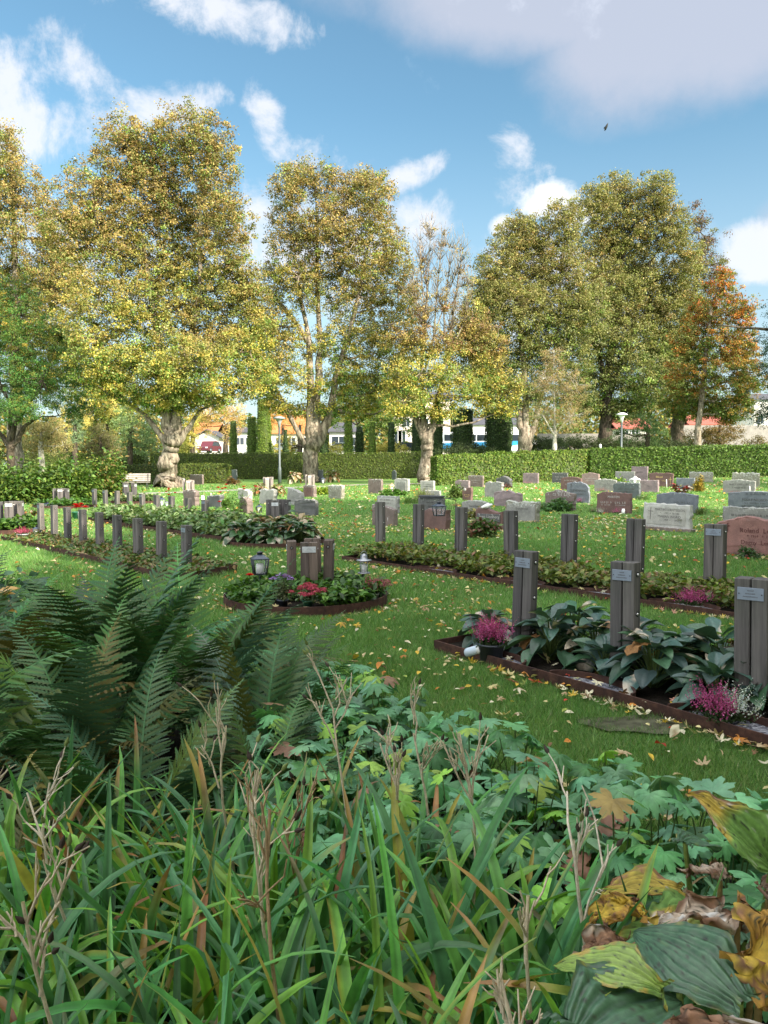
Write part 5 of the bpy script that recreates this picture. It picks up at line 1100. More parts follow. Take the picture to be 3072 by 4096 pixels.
def rose(label, p, stem_h, blooms, seed, br=.05, leaves=60, spread=.2, name='rose', grp='red roses'):
    rg = np.random.default_rng(seed); o = empty(name, p, 0, label, 'rose', grp); am = AM(); bl = AM()
    for i in range(blooms):
        c = np.array([rg.normal() * spread * (blooms > 1), rg.normal() * spread * .6 * (blooms > 1), stem_h * (1 + rg.normal() * .2 * (blooms > 1))])
        am.tube([(0, 0, 0), tuple(c * [.5, .5, .5]), tuple(c)], [.004, .004, .003], (.06, .1, .03), 4); rose_bloom(bl, c, br, rg)
    P = mound(leaves, spread, spread * .8, stem_h * .9, rg, .9); am.add(*scatter(OVAL, rot_apr(rg.random(leaves) * 6.28, rg.normal(0, .5, leaves), rg.normal(0, .4, leaves)), .07 if spread < .4 else .1, P, pal([(.05, .11, .02), (.08, .15, .03)], leaves, rg)))
    am.build('stems_and_leaves', MT['broad_leaf'], o); bl.build('blooms', MT['flower'], o)
rose('single red rose standing by the black glass lantern', at(1000, 2400), .27, 1, 1, .05, 14, .08)
rose('red roses in a green vase in front of the ring posts at left', at(307, 2072), .36, 8, 2, .09, 40, .2)
rose('tall rose bush with red blooms left of the round shouldered headstone', at(945, 2052), .75, 9, 3, .07, 420, .34, 'rose_bush', 'rose bushes on the lawn')
rose('small red and white flowers beside the swollen trunk', at(685, 2002), .35, 5, 4, .08, 60, .14)
b = empty('flower_vase', at(307, 2075) + Vector((0, -.1, 0)), 0, 'dark green vase with white candle holder under the red roses', 'vase'); pot(.2, .09, 'pot_green', 'vase_body', b); MB().lathe([(.05, 0), (.05, .2), (0, .2)], (.13, 0, 0), 12).build('white_candle', MT['candle_wax'], b)
# white tube candle lying on its side
p = at(1868, 2640); o = empty('grave_candle', p, 0, 'blue white plastic grave candle lying on its side left of the potted heather', 'candle')
b = MB().lathe([(.0, 0), (.034, .002), (.036, .02), (.036, .14), (.03, .15), (.0, .151)], (0, 0, 0), 18); b.build('tube', MT['candle_plastic'], o); MB().lathe([(.037, .135), (.039, .14), (.039, .165), (.03, .17), (0, .17)], (0, 0, 0), 18).build('cap', MT['candle_wax'], o)
MB().lathe([(.014, -.004), (.014, 0), (.006, .0), ], (0, 0, 0), 14).build('rim', MT['bolt_dark'], o)
o.rotation_euler = (R(68), R(0), R(40)); o.location = p + Vector((.0, .0, .055))
for x, y, lb in ((2493, 2055, 'pale jar candle by the magenta heather before the wine red headstone'), (811, 2002, 'small white grave candle on the lawn near the leaning dark headstone'), (552, 1998, 'white candle among the flowers by the left ring posts')):
    p = at(x, y); s = p.y / F; tag(MB().lathe([(0, 0), (6 * s, 0), (7 * s, 3 * s), (7 * s, 14 * s), (5.5 * s, 16 * s), (6 * s, 20 * s), (0, 20 * s)], (0, 0, 0), 14).build('grave_candle', MT['candle_wax'], loc=p), lb, 'candle')
for x, y, lb in ((2402, 1948, 'gabled pinkish brown'), (2288, 2038, 'carved flower frieze'), (2667, 1952, 'polished red brown'), (2118, 2084, 'wide pale grey lichen topped'), (1768, 2115, 'reddish brown'), (1553, 2104, 'sloping brown'), (3000, 1978, 'gabled beige grey')):
    p = at(x, y); s = p.y / F; tag(MB().tube([(0, 0, 0), (-2 * s, 0, 34 * s)], 1.5 * s, 5).build('grave_light', MT['candle_wax'], loc=p), 'thin white flower stick in front of the %s headstone' % lb, 'flower stick', 'thin sticks before headstones')

# ================================================================== plants on and round the graves
def bush(name, label, p, rx, ry, h, n, size, cols, seed, T=OVAL, mat='broad_leaf', cat='shrub', group=None, pitch=(.1, .5), w=None, hollow=.6, stems=6):
    rg = np.random.default_rng(seed); o = empty(name, p, 0, label, cat, group); k = max(6, n // 40); cc = mound(k, rx * .8, ry * .8, h * .85, rg, .7)
    P = np.repeat(cc, n // k + 1, 0)[:n] + rg.normal(size=(n, 3)) * np.array([rx, ry, h]) * .17; P[:, 2] = np.abs(P[:, 2]) + .02
    am = AM(); m = len(P); az = np.arctan2(-P[:, 0], P[:, 1]) + rg.normal(size=m) * .9; am.add(*scatter(T, rot_apr(az, rg.normal(pitch[0], pitch[1], m), rg.normal(0, .5, m)), size * (rg.random(m) * .7 + .65), P, pal(cols, m, rg, .2, w)))
    am.build('foliage', MT[mat], o); b = MB()
    for i in range(stems): c = cc[i % k]; b.tube([(c[0] * .1, c[1] * .1, 0), (c[0] * .5, c[1] * .5, c[2] * .6), tuple(c)], [.008 + h * .01, .006 + h * .005, .004], 4)
    b.build('stems', MT['stem_bark'], o); return o
s_ = lambda x, y: at(x, y).y / F
def pbush(name, label, x, y, rpx, hpx, n, spx, cols, seed, **kw):
    p = at(x, y); s = p.y / F; return bush(name, label, p, rpx * s, kw.pop('ry', rpx) * s, hpx * s, n, spx * s, cols, seed, **kw)
SHG = [(.06, .12, .018), (.09, .16, .025), (.045, .09, .014), (.14, .2, .035)]
pbush('leafy_shrub', 'large bright green leafy shrub at the left edge', 70, 2012, 170, 150, 5200, 17, SHG, 1, group='leafy shrubs at the left of the lawn')
pbush('leafy_shrub', 'middle leafy shrub behind the ring posts at left', 270, 2010, 130, 165, 4200, 17, SHG, 2, group='leafy shrubs at the left of the lawn')
pbush('leafy_shrub', 'taller loose shrub with some reddish leaves left of the bench', 420, 1992, 115, 170, 3600, 16, SHG + [(.2, .15, .04)], 3, group='leafy shrubs at the left of the lawn')
pbush('boxwood_bush', 'small round clipped bush left of the polished brown headstone', 1824, 1994, 38, 52, 1600, 9, [(.07, .12, .02), (.1, .15, .03)], 4)
pbush('bushy_plant', 'leafy bushy plant in front of the headstone with the bird', 1925, 2148, 72, 72, 900, 20, [(.06, .12, .03), (.09, .15, .04), (.16, .08, .05)], 5, cat='plant')
pbush('bushy_plant', 'glossy green plant before the headstone with flower frieze', 2222, 2044, 62, 48, 900, 15, [(.05, .12, .03), (.08, .16, .04)], 6, cat='plant')
pbush('bushy_plant', 'yellow flowering plant before the light grey lichen headstone', 2490, 1950, 32, 46, 300, 12, [(.1, .2, .03), (.14, .24, .04), (.6, .55, .12)], 7, w=[.5, .4, .1], cat='plant')
pbush('dwarf_conifer', 'orange yellow dwarf conifer right of the wreath', 2792, 1966, 30, 62, 1400, 7, [(.3, .2, .03), (.35, .26, .05), (.14, .14, .03)], 8, T=LEAF, mat='flower', cat='conifer')
pbush('grave_wreath', 'dark red and green wreath plant before the small blue grey headstone', 2722, 1976, 42, 36, 260, 16, [(.05, .03, .02), (.2, .03, .03), (.12, .2, .05), (.4, .38, .3)], 9, w=[.45, .25, .2, .1], cat='plant')
pbush('bushy_plant', 'dark green low plant with pink flowers before the big red headstone', 3000, 2235, 58, 40, 500, 12, [(.04, .09, .03), (.06, .11, .03), (.35, .08, .16)], 10, w=[.5, .45, .05], cat='plant')
pbush('bushy_plant', 'tangled yellow leaved plant left of the bird headstone', 1895, 2075, 38, 52, 380, 12, [(.22, .22, .05), (.12, .14, .04), (.3, .26, .08)], 11, cat='plant')
pbush('bushy_plant', 'dark spiky plant at the front of the dark boulder headstone', 2028, 1952, 22, 24, 160, 12, [(.07, .04, .03), (.1, .05, .03)], 12, cat='plant')
pbush('bushy_plant', 'russet low shrub beside the slim dark headstone', 925, 1938, 32, 26, 320, 12, [(.16, .08, .03), (.1, .09, .03)], 13, cat='plant')
pbush('bushy_plant', 'yellow green plants at the foot of the pale ring under the linden', 1275, 1980, 80, 26, 900, 12, [(.2, .28, .03), (.26, .34, .05)], 14, cat='plant', ry=20)
pbush('bushy_plant', 'flowering basket plant behind the potted heather at left', 115, 2092, 34, 48, 320, 14, [(.06, .1, .02), (.3, .12, .03), (.2, .04, .06), (.45, .45, .4)], 15, w=[.6, .2, .1, .1], cat='plant')
pbush('bushy_plant', 'grassy green tuft beside the leaning dark headstone', 905, 2036, 22, 34, 220, 24, [(.07, .14, .02)], 16, T=LEAF, cat='plant', pitch=(1.2, .3))
pbush('bushy_plant', 'low green plants round the copper lantern', 1570, 1985, 60, 22, 600, 14, [(.06, .14, .02), (.09, .18, .03)], 17, cat='plant', ry=25)
def tuft(name, label, p, n, L, w, cols, seed, spread=.15, e=(1.2, .2), droop=1.2, cat='ornamental grass'):
    rg = np.random.default_rng(seed); o = empty(name, p, 0, label, cat); am = AM(); blades(am, rg, n, np.zeros((n, 3)) + np.c_[rg.normal(size=(n, 2)) * spread * .3, np.zeros(n)], L, w, cols, e, droop, seg=6); am.build('blades', MT['grass_blade'], o); return o
def blades(am, rg, n, base, L, w, cols, e=(1.3, .15), droop=1.1, seg=10, tipcol=None, yel=0.0, fold=.28, tw=0.35, az=None):
    """arching strap leaves"""
    Ls = L * (.6 + .55 * rg.random(n)); a = rg.random(n) * 6.28 if az is None else az; e0 = np.clip(rg.normal(e[0], e[1], n), .3, 1.55); dr = droop * (.25 + rg.random(n) ** 1.6 * 1.4)
    s = np.linspace(0, 1, seg + 1); el = e0[:, None] - dr[:, None] * s[None] ** 1.9
    kink = (rg.random(n) < .12); kpos = .45 + rg.random(n) * .35; el = el - (kink[:, None] & (s[None] > kpos[:, None])) * 1.1
    az_ = a[:, None] + rg.normal(size=n)[:, None] * tw * s[None]; dx = np.cos(el) * np.cos(az_); dy = np.cos(el) * np.sin(az_); dz = np.sin(el)
    st = (Ls / seg)[:, None]; z0 = np.zeros((n, 1))
    X = base[:, :1] + np.concatenate([z0, np.cumsum(dx[:, :-1] * st, 1)], 1); Y = base[:, 1:2] + np.concatenate([z0, np.cumsum(dy[:, :-1] * st, 1)], 1); Z = base[:, 2:3] + np.concatenate([z0, np.cumsum(dz[:, :-1] * st, 1)], 1)
    Z = np.maximum(Z, base[:, 2:3] + .01)
    W = w * (.7 + .5 * rg.random(n))[:, None] * np.minimum(1, (1.02 - s[None]) ** .55 * 1.25) * (.6 + .4 * np.minimum(1, s[None] * 4)) * .5; W[:, -1] = w * .02
    tws = rg.normal(size=n)[:, None] * .5 * s[None]; sx, sy = -np.sin(az_ + tws), np.cos(az_ + tws)
    nx, ny, nz_ = -np.sin(el) * np.cos(az_), -np.sin(el) * np.sin(az_), np.cos(el)
    P = np.stack([X, Y, Z], 2); S = np.stack([sx, sy, np.sin(tws) * .4], 2); Nn = np.stack([nx, ny, nz_], 2)
    V = np.stack([P + S * (W * q)[..., None] + Nn * (W * fold * 2 * (abs(q) ** 1.5 + (.12 if abs(q) == .5 else 0)))[..., None] for q in (1, .5, 0, -.5, -1)], 2)
    I = np.arange(n * (seg + 1) * 5).reshape(n, seg + 1, 5); Fa = np.stack([I[:, :-1, :-1], I[:, :-1, 1:], I[:, 1:, 1:], I[:, 1:, :-1]], 3).reshape(-1, 4)
    c0 = pal(cols, n, rg, .12); C = np.repeat(np.repeat(c0[:, None, None, :], seg + 1, 1), 5, 2) * rg.normal(1, .10, (n, seg + 1, 5, 1))
    C[:, :, 2] *= .74; C[:, :, 0] *= 1.1; C[:, :, 3] *= .92
    if tipcol is not None:
        t = np.clip((s[None] - (1.05 - rg.random(n)[:, None] ** 3 * .7)) * 4, 0, 1)[:, :, None, None]; k = (rg.random(n) < .5)[:, None, None, None]; tc = pal(tipcol, n, rg, .15)[:, None, None, :]
        C = C * (1 - t * k) + tc * (t * k)
    if yel:
        k = rg.random(n) < yel; ed = pal([(.33, .26, .035), (.38, .25, .05), (.3, .29, .06)], n, rg)[:, None, :]; C[k, :, 0] = C[k, :, 0] * .25 + ed[k] * .75; C[k, :, 1] = C[k, :, 1] * .7 + ed[k] * .3
        k2 = rg.random(n) < yel * .35; C[k2] = C[k2] * .25 + ed[k2][:, :, None, :] * .75
        k3 = rg.random(n) < yel * .05; br = pal([(.2, .11, .045), (.3, .2, .1)], n, rg)[:, None, None, :]; C[k3] = (C[k3] * .1 + br[k3] * .9)
    am.add(V.reshape(-1, 3), Fa, C.reshape(-1, 3))
p = at(1690, 2010); tuft('pampas_grass', 'fawn topped ornamental grass left of the black capped headstone', p, 260, .62, .012, [(.35, .27, .16), (.12, .17, .04), (.2, .2, .07)], 5, .5)
tuft('grass_tuft', 'long green grass tuft beside the low pampas grass', at(1640, 2015), 200, .35, .012, [(.09, .16, .03), (.12, .2, .04)], 6, .5)
tuft('grass_tuft', 'grass tuft at the right side of the wide dark blue grey headstone', at(2800, 2060), 120, .3, .01, [(.06, .1, .02), (.14, .15, .05)], 7, .3)
tuft('grass_tuft', 'grass tuft at the foot of the slate blue headstone', at(2570, 2000), 120, .25, .012, [(.06, .12, .02)], 8, .4)
tuft('grass_tuft', 'wispy grass by the right one of the pair of mauve headstones', at(3025, 1925), 160, .5, .014, [(.2, .25, .07), (.16, .2, .05)], 9, .5)

# ================================================================== beds with rusty steel edging
def edging(pts, parent, h=.13, name='steel_edging', closed=False, depth=.05):
    P_ = [Vector((p[0], p[1])) for p in pts]; n = len(P_); vs = []; th = .006
    for i, p in enumerate(P_):
        a = P_[(i - 1) % n] if closed or i > 0 else p; c = P_[(i + 1) % n] if closed or i < n - 1 else p; t = (c - a).normalized(); q = Vector((-t.y, t.x)) * th; z = tz(p.x, p.y)
        for s, zz in ((-1, -depth), (-1, h), (1, h), (1, -depth)): u = p + q * s; vs.append((u.x, u.y, z + zz))
    fs = []
    for i in range(n if closed else n - 1):
        j = (i + 1) % n; fs += [(i * 4 + k, i * 4 + (k + 1) % 4, j * 4 + (k + 1) % 4, j * 4 + k) for k in range(4)]
    if not closed: fs += [(0, 1, 2, 3), ((n - 1) * 4 + 3, (n - 1) * 4 + 2, (n - 1) * 4 + 1, (n - 1) * 4)]
    return MB().add(vs, fs).build(name, MT['rusty_steel'], parent)
def lerp_pts(a, b, n): return [a.lerp(b, i / n) for i in range(n)]
def bed(label, corners, pockets=(), h=.13, n=12, soil='soil'):
    o = empty('garden_bed', (0, 0, 0), 0, label, 'garden bed'); pts = []
    for i in range(len(corners)): pts += lerp_pts(corners[i], corners[(i + 1) % len(corners)], n)
    edging(pts, o, h, closed=True); poly_sheet('bed_soil', soil, pts, h * .45, o)
    for (c, dirv, r) in pockets:
        d = Vector(dirv).normalized(); q = Vector((-d.y, d.x))
        arc = [Vector(c) + d * math.cos(a) * r * 1.25 + q * math.sin(a) * r * .72 + q * .012 for a in np.linspace(0, math.pi, 18)]
        edging(arc, o, h + .01, 'pocket_rim'); poly_sheet('pocket_gravel', 'gravel', arc, h * .62, o)
    return o
def P2(x, y): v = at(x, y); return Vector((v.x, v.y))
def bedline(A, B, t): return A.lerp(B, t)
A4, B4 = P2(1738, 2602), P2(3072, 3005); d4 = (B4 - A4).normalized(); B4 = B4 + d4 * .8; q4 = Vector((-d4.y, d4.x)); q4 = q4 if q4.y > 0 else -q4
BED4 = [A4, B4, B4 + q4 * 1.15, A4 + q4 * 1.0]
def on(A, d, x, y): v = P2(x, y); return A + d * (v - A).dot(d)
pk = lambda A, d, xs: [((on(A, d, x, y)).to_tuple(), d.to_tuple(), r) for x, y, r in xs]
# pockets bulge to the inner side of the near edge
def pockets(A, d, q, xs):
    out = []
    for x, y, r in xs:
        c = on(A, d, x, y); out.append((c.to_tuple(), (d if Vector((-d.y, d.x)).dot(q) > 0 else -d).to_tuple(), r))
    return out
bed('nearest bed edged with rusty steel, planted with blue green hostas', BED4, pockets(A4, d4, q4, [(1960, 2680, .2), (2330, 2790, .26), (2900, 2960, .3)]), n=10, h=.085)
A3, B3 = P2(1368, 2244), P2(2987, 2490); d3 = (B3 - A3).normalized(); B3 = B3 + d3 * .9; q3 = Vector((-d3.y, d3.x)); q3 = q3 if q3.y > 0 else -q3
BED3 = [A3, B3, B3 + q3 * 1.25, A3 + q3 * 1.9]
bed('long steel edged bed of low reddish green leaves in the middle right', BED3, pockets(A3, d3, q3, [(1740, 2300, .3), (2080, 2350, .3), (2400, 2398, .3), (2730, 2450, .3)]), n=14, h=.08)
C1 = P2(694, 2330); C1b = P2(946, 2288); d1 = Vector((-.67, .74)); BED1 = [C1, C1b, C1b + d1 * 7.2, C1 + d1 * 7.2]
bed('steel edged bed of low brown green ground cover behind the ferns', BED1, h=.1)
A2, B2 = P2(352, 2084), P2(723, 2142); d2 = (B2 - A2).normalized(); B2 = B2 + d2 * 2.6; q2 = Vector((-d2.y, d2.x)); q2 = q2 if q2.y > 0 else -q2
BED2 = [A2 , B2, B2 + q2 * 1.6, A2 + q2 * 1.6]
bed('steel edged bed of pale variegated leaves in the left middle ground', BED2, h=.1)
def round_bed(label, c, r, h=.105, n=40, ry=None):
    o = empty('round_bed', (0, 0, 0), 0, label, 'garden bed', 'round beds edged with rusty steel'); ry = ry or r
    pts = [Vector((c.x + r * math.cos(a), c.y + ry * math.sin(a))) for a in np.linspace(0, 2 * math.pi, n, endpoint=False)]
    edging(pts, o, h, closed=True); poly_sheet('bed_soil', 'soil', pts, h * .5, o); return pts
O1 = Vector((c1.x - .03, 8.33, 0)); O1.x = (1222 - 1536) / F * 8.33; round_bed('round steel rimmed bed with crimson sedum and brown ring posts', O1, .88)
O2 = Vector(((1098 - 1536) / F * 14.4, 14.4, 0)); round_bed('round steel rimmed bed filled with big drooping hostas', O2, .93)
for lb, x, y, rp in (('round bed in front of the left shrubs', 262, 2030, 120), ('round bed of pale hostas by the park bench', 540, 2012, 92), ('round bed at the left edge with the blue lantern', 30, 2128, 140)):
    p = at(x, y); round_bed(lb, p, rp * p.y / F, .1)
# ---- the leaves in the beds
def in_poly(poly, n, rg):
    xs = [p[0] for p in poly]; ys = [p[1] for p in poly]; out = np.zeros((0, 2))
    while len(out) < n:
        q = np.c_[rg.uniform(min(xs), max(xs), n * 2), rg.uniform(min(ys), max(ys), n * 2)]; out = np.concatenate([out, q[inside(q[:, 0], q[:, 1], poly)]])
    return out[:n]
def cover_bed(label, poly, n, hgt, size, cols, seed, w=None, keep=None, T=OVAL, mat='broad_leaf', hole=None, name='ground_cover', pitch=(.25, .45), layers=.75):
    rg = np.random.default_rng(seed); q = in_poly(poly, n, rg)
    if keep is not None: q = q[keep(q)]
    hm = hgt * (.45 + .9 * vnoise(np.c_[q, q[:, 0] * 0], 4, seed)); z = tzv(q[:, 0], q[:, 1]) + .05 + hm * (1 - layers * rg.random(len(q)) ** 1.5); P = np.c_[q, z]
    o = foliage(name, P, mat, None, (0, 0, 0), T, size, .35, pitch, .45, cols, seed, w=w)
    return tag(o, label, 'ground cover', None, 'stuff')
dist_edge = lambda A, d, q: (lambda pts: (pts - np.array(A)) @ np.array(q))
YG = [(.10, .14, .025), (.15, .18, .035), (.07, .11, .02), (.17, .10, .05), (.20, .17, .05)]
e3 = dist_edge(A3, d3, q3); along3 = lambda q: (q - np.array(A3)) @ np.array(d3)
pk3 = [along3(np.array([on(A3, d3, x, y)]))[0] for x, y in ((1740, 2300), (2080, 2350), (2400, 2398), (2730, 2450))]
cover_bed('low yellow green and reddish leaves filling the middle right bed', BED3, 15000, .17, .08, YG, 41, [.3, .28, .22, .1, .1],
          keep=lambda q: (e3(q) > .1) & ~np.any([(np.hypot((along3(q) - a) / 1.2, e3(q)) < .3) for a in pk3], axis=0) & (e3(q) < 1.15))
GG = [(.05, .12, .02), (.07, .15, .025), (.10, .19, .03), (.035, .08, .02)]
cpoly = lambda c, r: [(c.x + r * math.cos(a), c.y + r * math.sin(a)) for a in np.linspace(0, 6.28, 24)]
front1 = lambda q: ~((q[:, 1] < O1.y - .3) & (q[:, 0] > O1.x - .42) & (q[:, 0] < O1.x + .22))
cover_bed('fresh green leafy perennials filling the round bed with the sedum', cpoly(O1, .84), 4600, .15, .09, GG, 42, T=grid_leaf(6, 3, .5, .3, .25)[0], keep=front1)
VG = [(.10, .17, .05), (.16, .24, .09), (.22, .27, .12), (.06, .11, .03)]
cover_bed('pale edged variegated leaves filling the left middle bed', BED2, 6500, .3, .13, VG, 43)
cover_bed('sparse brown and green ground cover in the bed behind the ferns', BED1, 5200, .06, .08, [(.09, .15, .035), (.12, .18, .045), (.14, .10, .04), (.18, .13, .05), (.06, .11, .03)], 44, layers=.9)
for i, (x, y, rp, n) in enumerate(((262, 2030, 110, 900), (540, 2010, 88, 900), (30, 2128, 130, 1300))):
    p = at(x, y); cover_bed(['mixed low plants in the round bed before the left shrubs', 'pale green hosta clump in the round bed by the bench', 'low green leaves in the round bed at the left edge'][i], cpoly(p, rp * p.y / F), n, .2, .14, [GG, VG, GG][i], 45 + i)

# ---- hostas
HOSTA = [grid_leaf(9, 7, .62, a, .22, 3, .022, .8, .12, .01, .38)[0] for a in (.25, .45, .15)]
HTINT = np.ones((63, 3))
def hosta(label, p, r, h, n, leaf, cols, seed, dead=.08, name='hosta', group='hostas', mat='glossy_leaf', edge=None, z=.05):
    rg = np.random.default_rng(seed); o = empty(name, p, rg.random() * 6, label, 'hosta', group); am = AM(); dm = AM()
    for i in range(n):
        q = (i + .5) / n; a = i * 2.4 + rg.normal() * .3; rad = r * (.15 + .75 * q) * rg.normal(1, .08); zz = z + h * (1.0 - .72 * q ** 1.5) * rg.normal(1, .08)
        base = np.array([-math.sin(a) * rad * .55, math.cos(a) * rad * .55, zz]); sz = leaf * rg.uniform(.8, 1.15) * (.75 + .3 * q); T = HOSTA[rg.integers(0, 3)]
        isd = rg.random() < dead; c = pal([(.34, .24, .14), (.45, .36, .26), (.26, .13, .05)] if isd else cols, 1, rg, .14)
        Rm = rot_apr(np.array([a]), np.array([.62 - q * 1.0 + rg.normal() * .12 - (.5 if isd else 0)]), np.array([rg.normal() * .25]))
        V, Fa, C = scatter(T, Rm, np.array([sz]), base[None], c)
        if isd: V = V + (vnoise(V, 28, seed)[:, None] - .5) * .05
        elif rg.random() < dead * 3:
            k = np.clip((vnoise(V, 14, seed + i) - .62) * 8, 0, 1)[:, None]; C = C * (1 - k) + np.array([.5, .42, .32]) * k
        if edge is not None:
            vv = np.tile(np.abs(np.linspace(-1, 1, 7)), 9)[:, None] > .7; C = np.where(vv, np.array(edge), C)
        (dm if isd else am).add(V, Fa, C)
        (dm if isd else am).tube([(0, 0, 0), (base[0] * .5, base[1] * .5, zz * .7), tuple(base)], [.006, .005, .004], (.1, .15, .04), 3)
    am.build('leaves', MT[mat], o, smooth=True)
    if dm.V: dm.build('withered_leaves', MT['dead_leaf'], o, smooth=True)
    return o
BLUE = [(.045, .09, .07), (.055, .11, .085), (.035, .08, .045), (.05, .115, .055)]
def bp(t, s): v = A4 + d4 * t + q4 * s; return Vector((v.x, v.y, tz(v.x, v.y)))
for i, (t, s, r, h, n, lf, lb) in enumerate([(.22, .38, .27, .27, 20, .21, 'small hosta at the left corner of the nearest bed'), (.85, .42, .34, .33, 30, .25, 'blue green hosta right of the potted heather, a red leaf fallen on it'), (.72, .85, .3, .36, 18, .26, 'hosta behind the first near post'),
      (1.30, .78, .34, .34, 26, .25, 'hosta between the first and the second near post'), (1.72, .42, .36, .34, 34, .24, 'front hosta with bleached leaves in the middle of the nearest bed'), (1.95, .8, .34, .36, 28, .26, 'hosta with tattered pale leaves right of the second near post'), (2.35, .6, .32, .3, 26, .24, 'hosta just left of the nearest post'), (2.75, .55, .3, .26, 20, .22, 'hosta at the foot of the nearest post'), (1.35, .4, .25, .22, 14, .2, 'low hosta leaves behind the gravel pocket'), (1.1, .62, .32, .32, 26, .22, 'hosta in the middle of the bed left of the second near post'), (1.75, .72, .32, .33, 26, .23, 'hosta just behind the front hosta with bleached leaves'), (2.2, .35, .28, .26, 22, .2, 'low front hosta between gravel pocket and two tone heather'), (.5, .7, .28, .3, 22, .2, 'hosta behind the potted heather at the left end of the bed')]):
    hosta(lb, bp(t, s), r * 1.08, h * .82, n + 6, lf * .95, BLUE, 50 + i, dead=[.03, .06, .05, .06, .08, .14, .05, .08, 0, .06, .10, 0, .05][i], group='blue green hostas of the nearest bed')
hosta_g = 'big drooping hostas of the second round bed'
for i, (dx, dy) in enumerate([(-.55, -.25), (0, -.45), (.5, -.3), (-.25, .25), (.45, .25), (0, 0)]):
    hosta(['left front', 'middle front', 'right front', 'left rear', 'right rear', 'innermost'][i] + ' hosta of the second round bed, leaves drooping over the rim', Vector((O2.x + dx, O2.y + dy, tz(O2.x, O2.y))), .5, .32 if i < 3 else .42, 46, .26, [(.035, .085, .025), (.05, .11, .03), (.03, .07, .025)] + ([(.25, .17, .09)] if i > 2 else []), 70 + i, dead=.08 if i < 3 else .3, group=hosta_g)
for i, (x, y, rp, lb) in enumerate([(1040, 1985, 46, 'left brown tipped hosta behind the path, by the pale ring posts'), (1110, 1985, 46, 'right brown tipped hosta behind the path, by the pale ring posts'), (1180, 1935, 42, 'hosta at the left foot of the linden with three stems'), (1330, 1930, 46, 'hosta with yellow leaves at the right foot of the linden with three stems'), (1180, 1990 + 60, 1, '')][:4]):
    p = at(x, y); s = p.y / F; hosta(lb, p, rp * s, 40 * s, 46, 24 * s, [(.08, .14, .03), (.12, .18, .04), (.28, .2, .09)], 90 + i, dead=.4, group='hostas near the path')
# ================================================================== foreground planting
def fern_frond(arch, npin=27, width=.19, droop=.35, tw=0):
    """frond of length 1 along +Y; pinnae with small pinnules"""
    V = []; Fa = []; tint = []
    def arc(t): th = arch * t * t * .8; return np.array([tw * t * t, t * (1 - .22 * arch * t * t), -.5 * arch * t ** 2.6])
    def quad(a, b, c, d, tn):
        n = len(V); V.extend([a, b, c, d]); Fa.append((n, n + 1, n + 2, n + 3)); tint.extend([tn] * 4)
    for i in range(12):
        t0, t1 = i / 12, (i + 1) / 12; a, b = arc(t0), arc(t1); w0 = .007 * (1 - t0) + .001; w1 = .007 * (1 - t1) + .001
        quad(a - [w0, 0, -.002], a + [w0, 0, .002], b + [w1, 0, .002], b - [w1, 0, -.002], 1.4)
    for i in range(npin):
        t = .10 + .895 * (i + .5) / npin; L = width * (math.sin(math.pi * min(1, t * .9 + .07)) ** .8 * (1 if t < .5 else (1 - (t - .5) / .5) ** .75 + .06)) * (1 + .08 * math.sin(i * 3.9)); c = arc(t)
        fw = arc(min(1, t + .02)) - c; fw = fw / np.linalg.norm(fw)
        for s in (-1, 1):
            dirx = np.array([s * .93, 0, 0]) + fw * (.36 + .12 * math.sin(i * 2.7 + s) + .3 * t); m = 8; dr = droop * (1 + .6 * math.sin(i * 1.9 + s)); bw = .0165 * (L / width) ** .3
            def cp(u): return c + dirx * L * u + np.array([0, 0, -dr * u * L - .25 * L * u * u])
            for j in range(m):
                u0, u1 = j / m, (j + 1) / m; a, b = cp(u0), cp(u1); w0, w1 = bw * (1 - u0) ** .6 + .001, bw * (1 - u1) ** .6 + .001; e = (b - a) * .45
                for q, tn in ((1, 1.0), (-1, .88)):       # toothed edges: the outer corner runs forward past the next tooth's root
                    quad(a, a + fw * q * w0 * .45, b + fw * q * w0 + e * .3, b, tn)
    return (np.array(V), np.array(Fa)), np.array(tint)[:, None] * np.ones(3)
FR = [fern_frond(a, 27, w, d, tw) for a, w, d, tw in ((.3, .12, .05, .05), (.6, .13, .12, -.07), (.95, .12, .2, .08), (.45, .14, .0, 0))]
FCOL = [(.026, .09, .022), (.045, .14, .032), (.055, .14, .065), (.10, .09, .016), (.07, .11, .02)]
def fern(label, x, y, h, n, r, seed, cols=FCOL, w=(.3, .25, .2, .13, .12)):
    rg = np.random.default_rng(seed); o = empty('fern', (x, y, tz(x, y)), 0, label, 'fern', 'ferns at the left of the flower bed'); am = AM()
    for i in range(n):
        q = (i + .5) / n; a = i * 2.399 + rg.normal() * .25; T, tint = FR[rg.integers(0, 4)]; L = h * 1.12 * rg.uniform(.78, 1.1) * (1 - .15 * q); e = 1.38 - .8 * q ** .8 * (r / h) + rg.normal() * .09
        V, Fa, C = scatter(T, rot_apr(np.array([a]), np.array([e]), np.array([rg.normal() * .35])), np.array([L]), np.array([[-math.sin(a) * .05, math.cos(a) * .05, .02]]), pal(cols, 1, rg, .3, w), tint)
        # a few fronds go brown or yellow at the tip
        if rg.random() < .12: k = np.clip((V[:, 2] / h - .55) * 2, 0, 1)[:, None]; C = C * (1 - k) + np.array([.10, .065, .018]) * k
        am.add(V, Fa, C)
    am.build('fronds', MT['fern_leaf'], o); return o
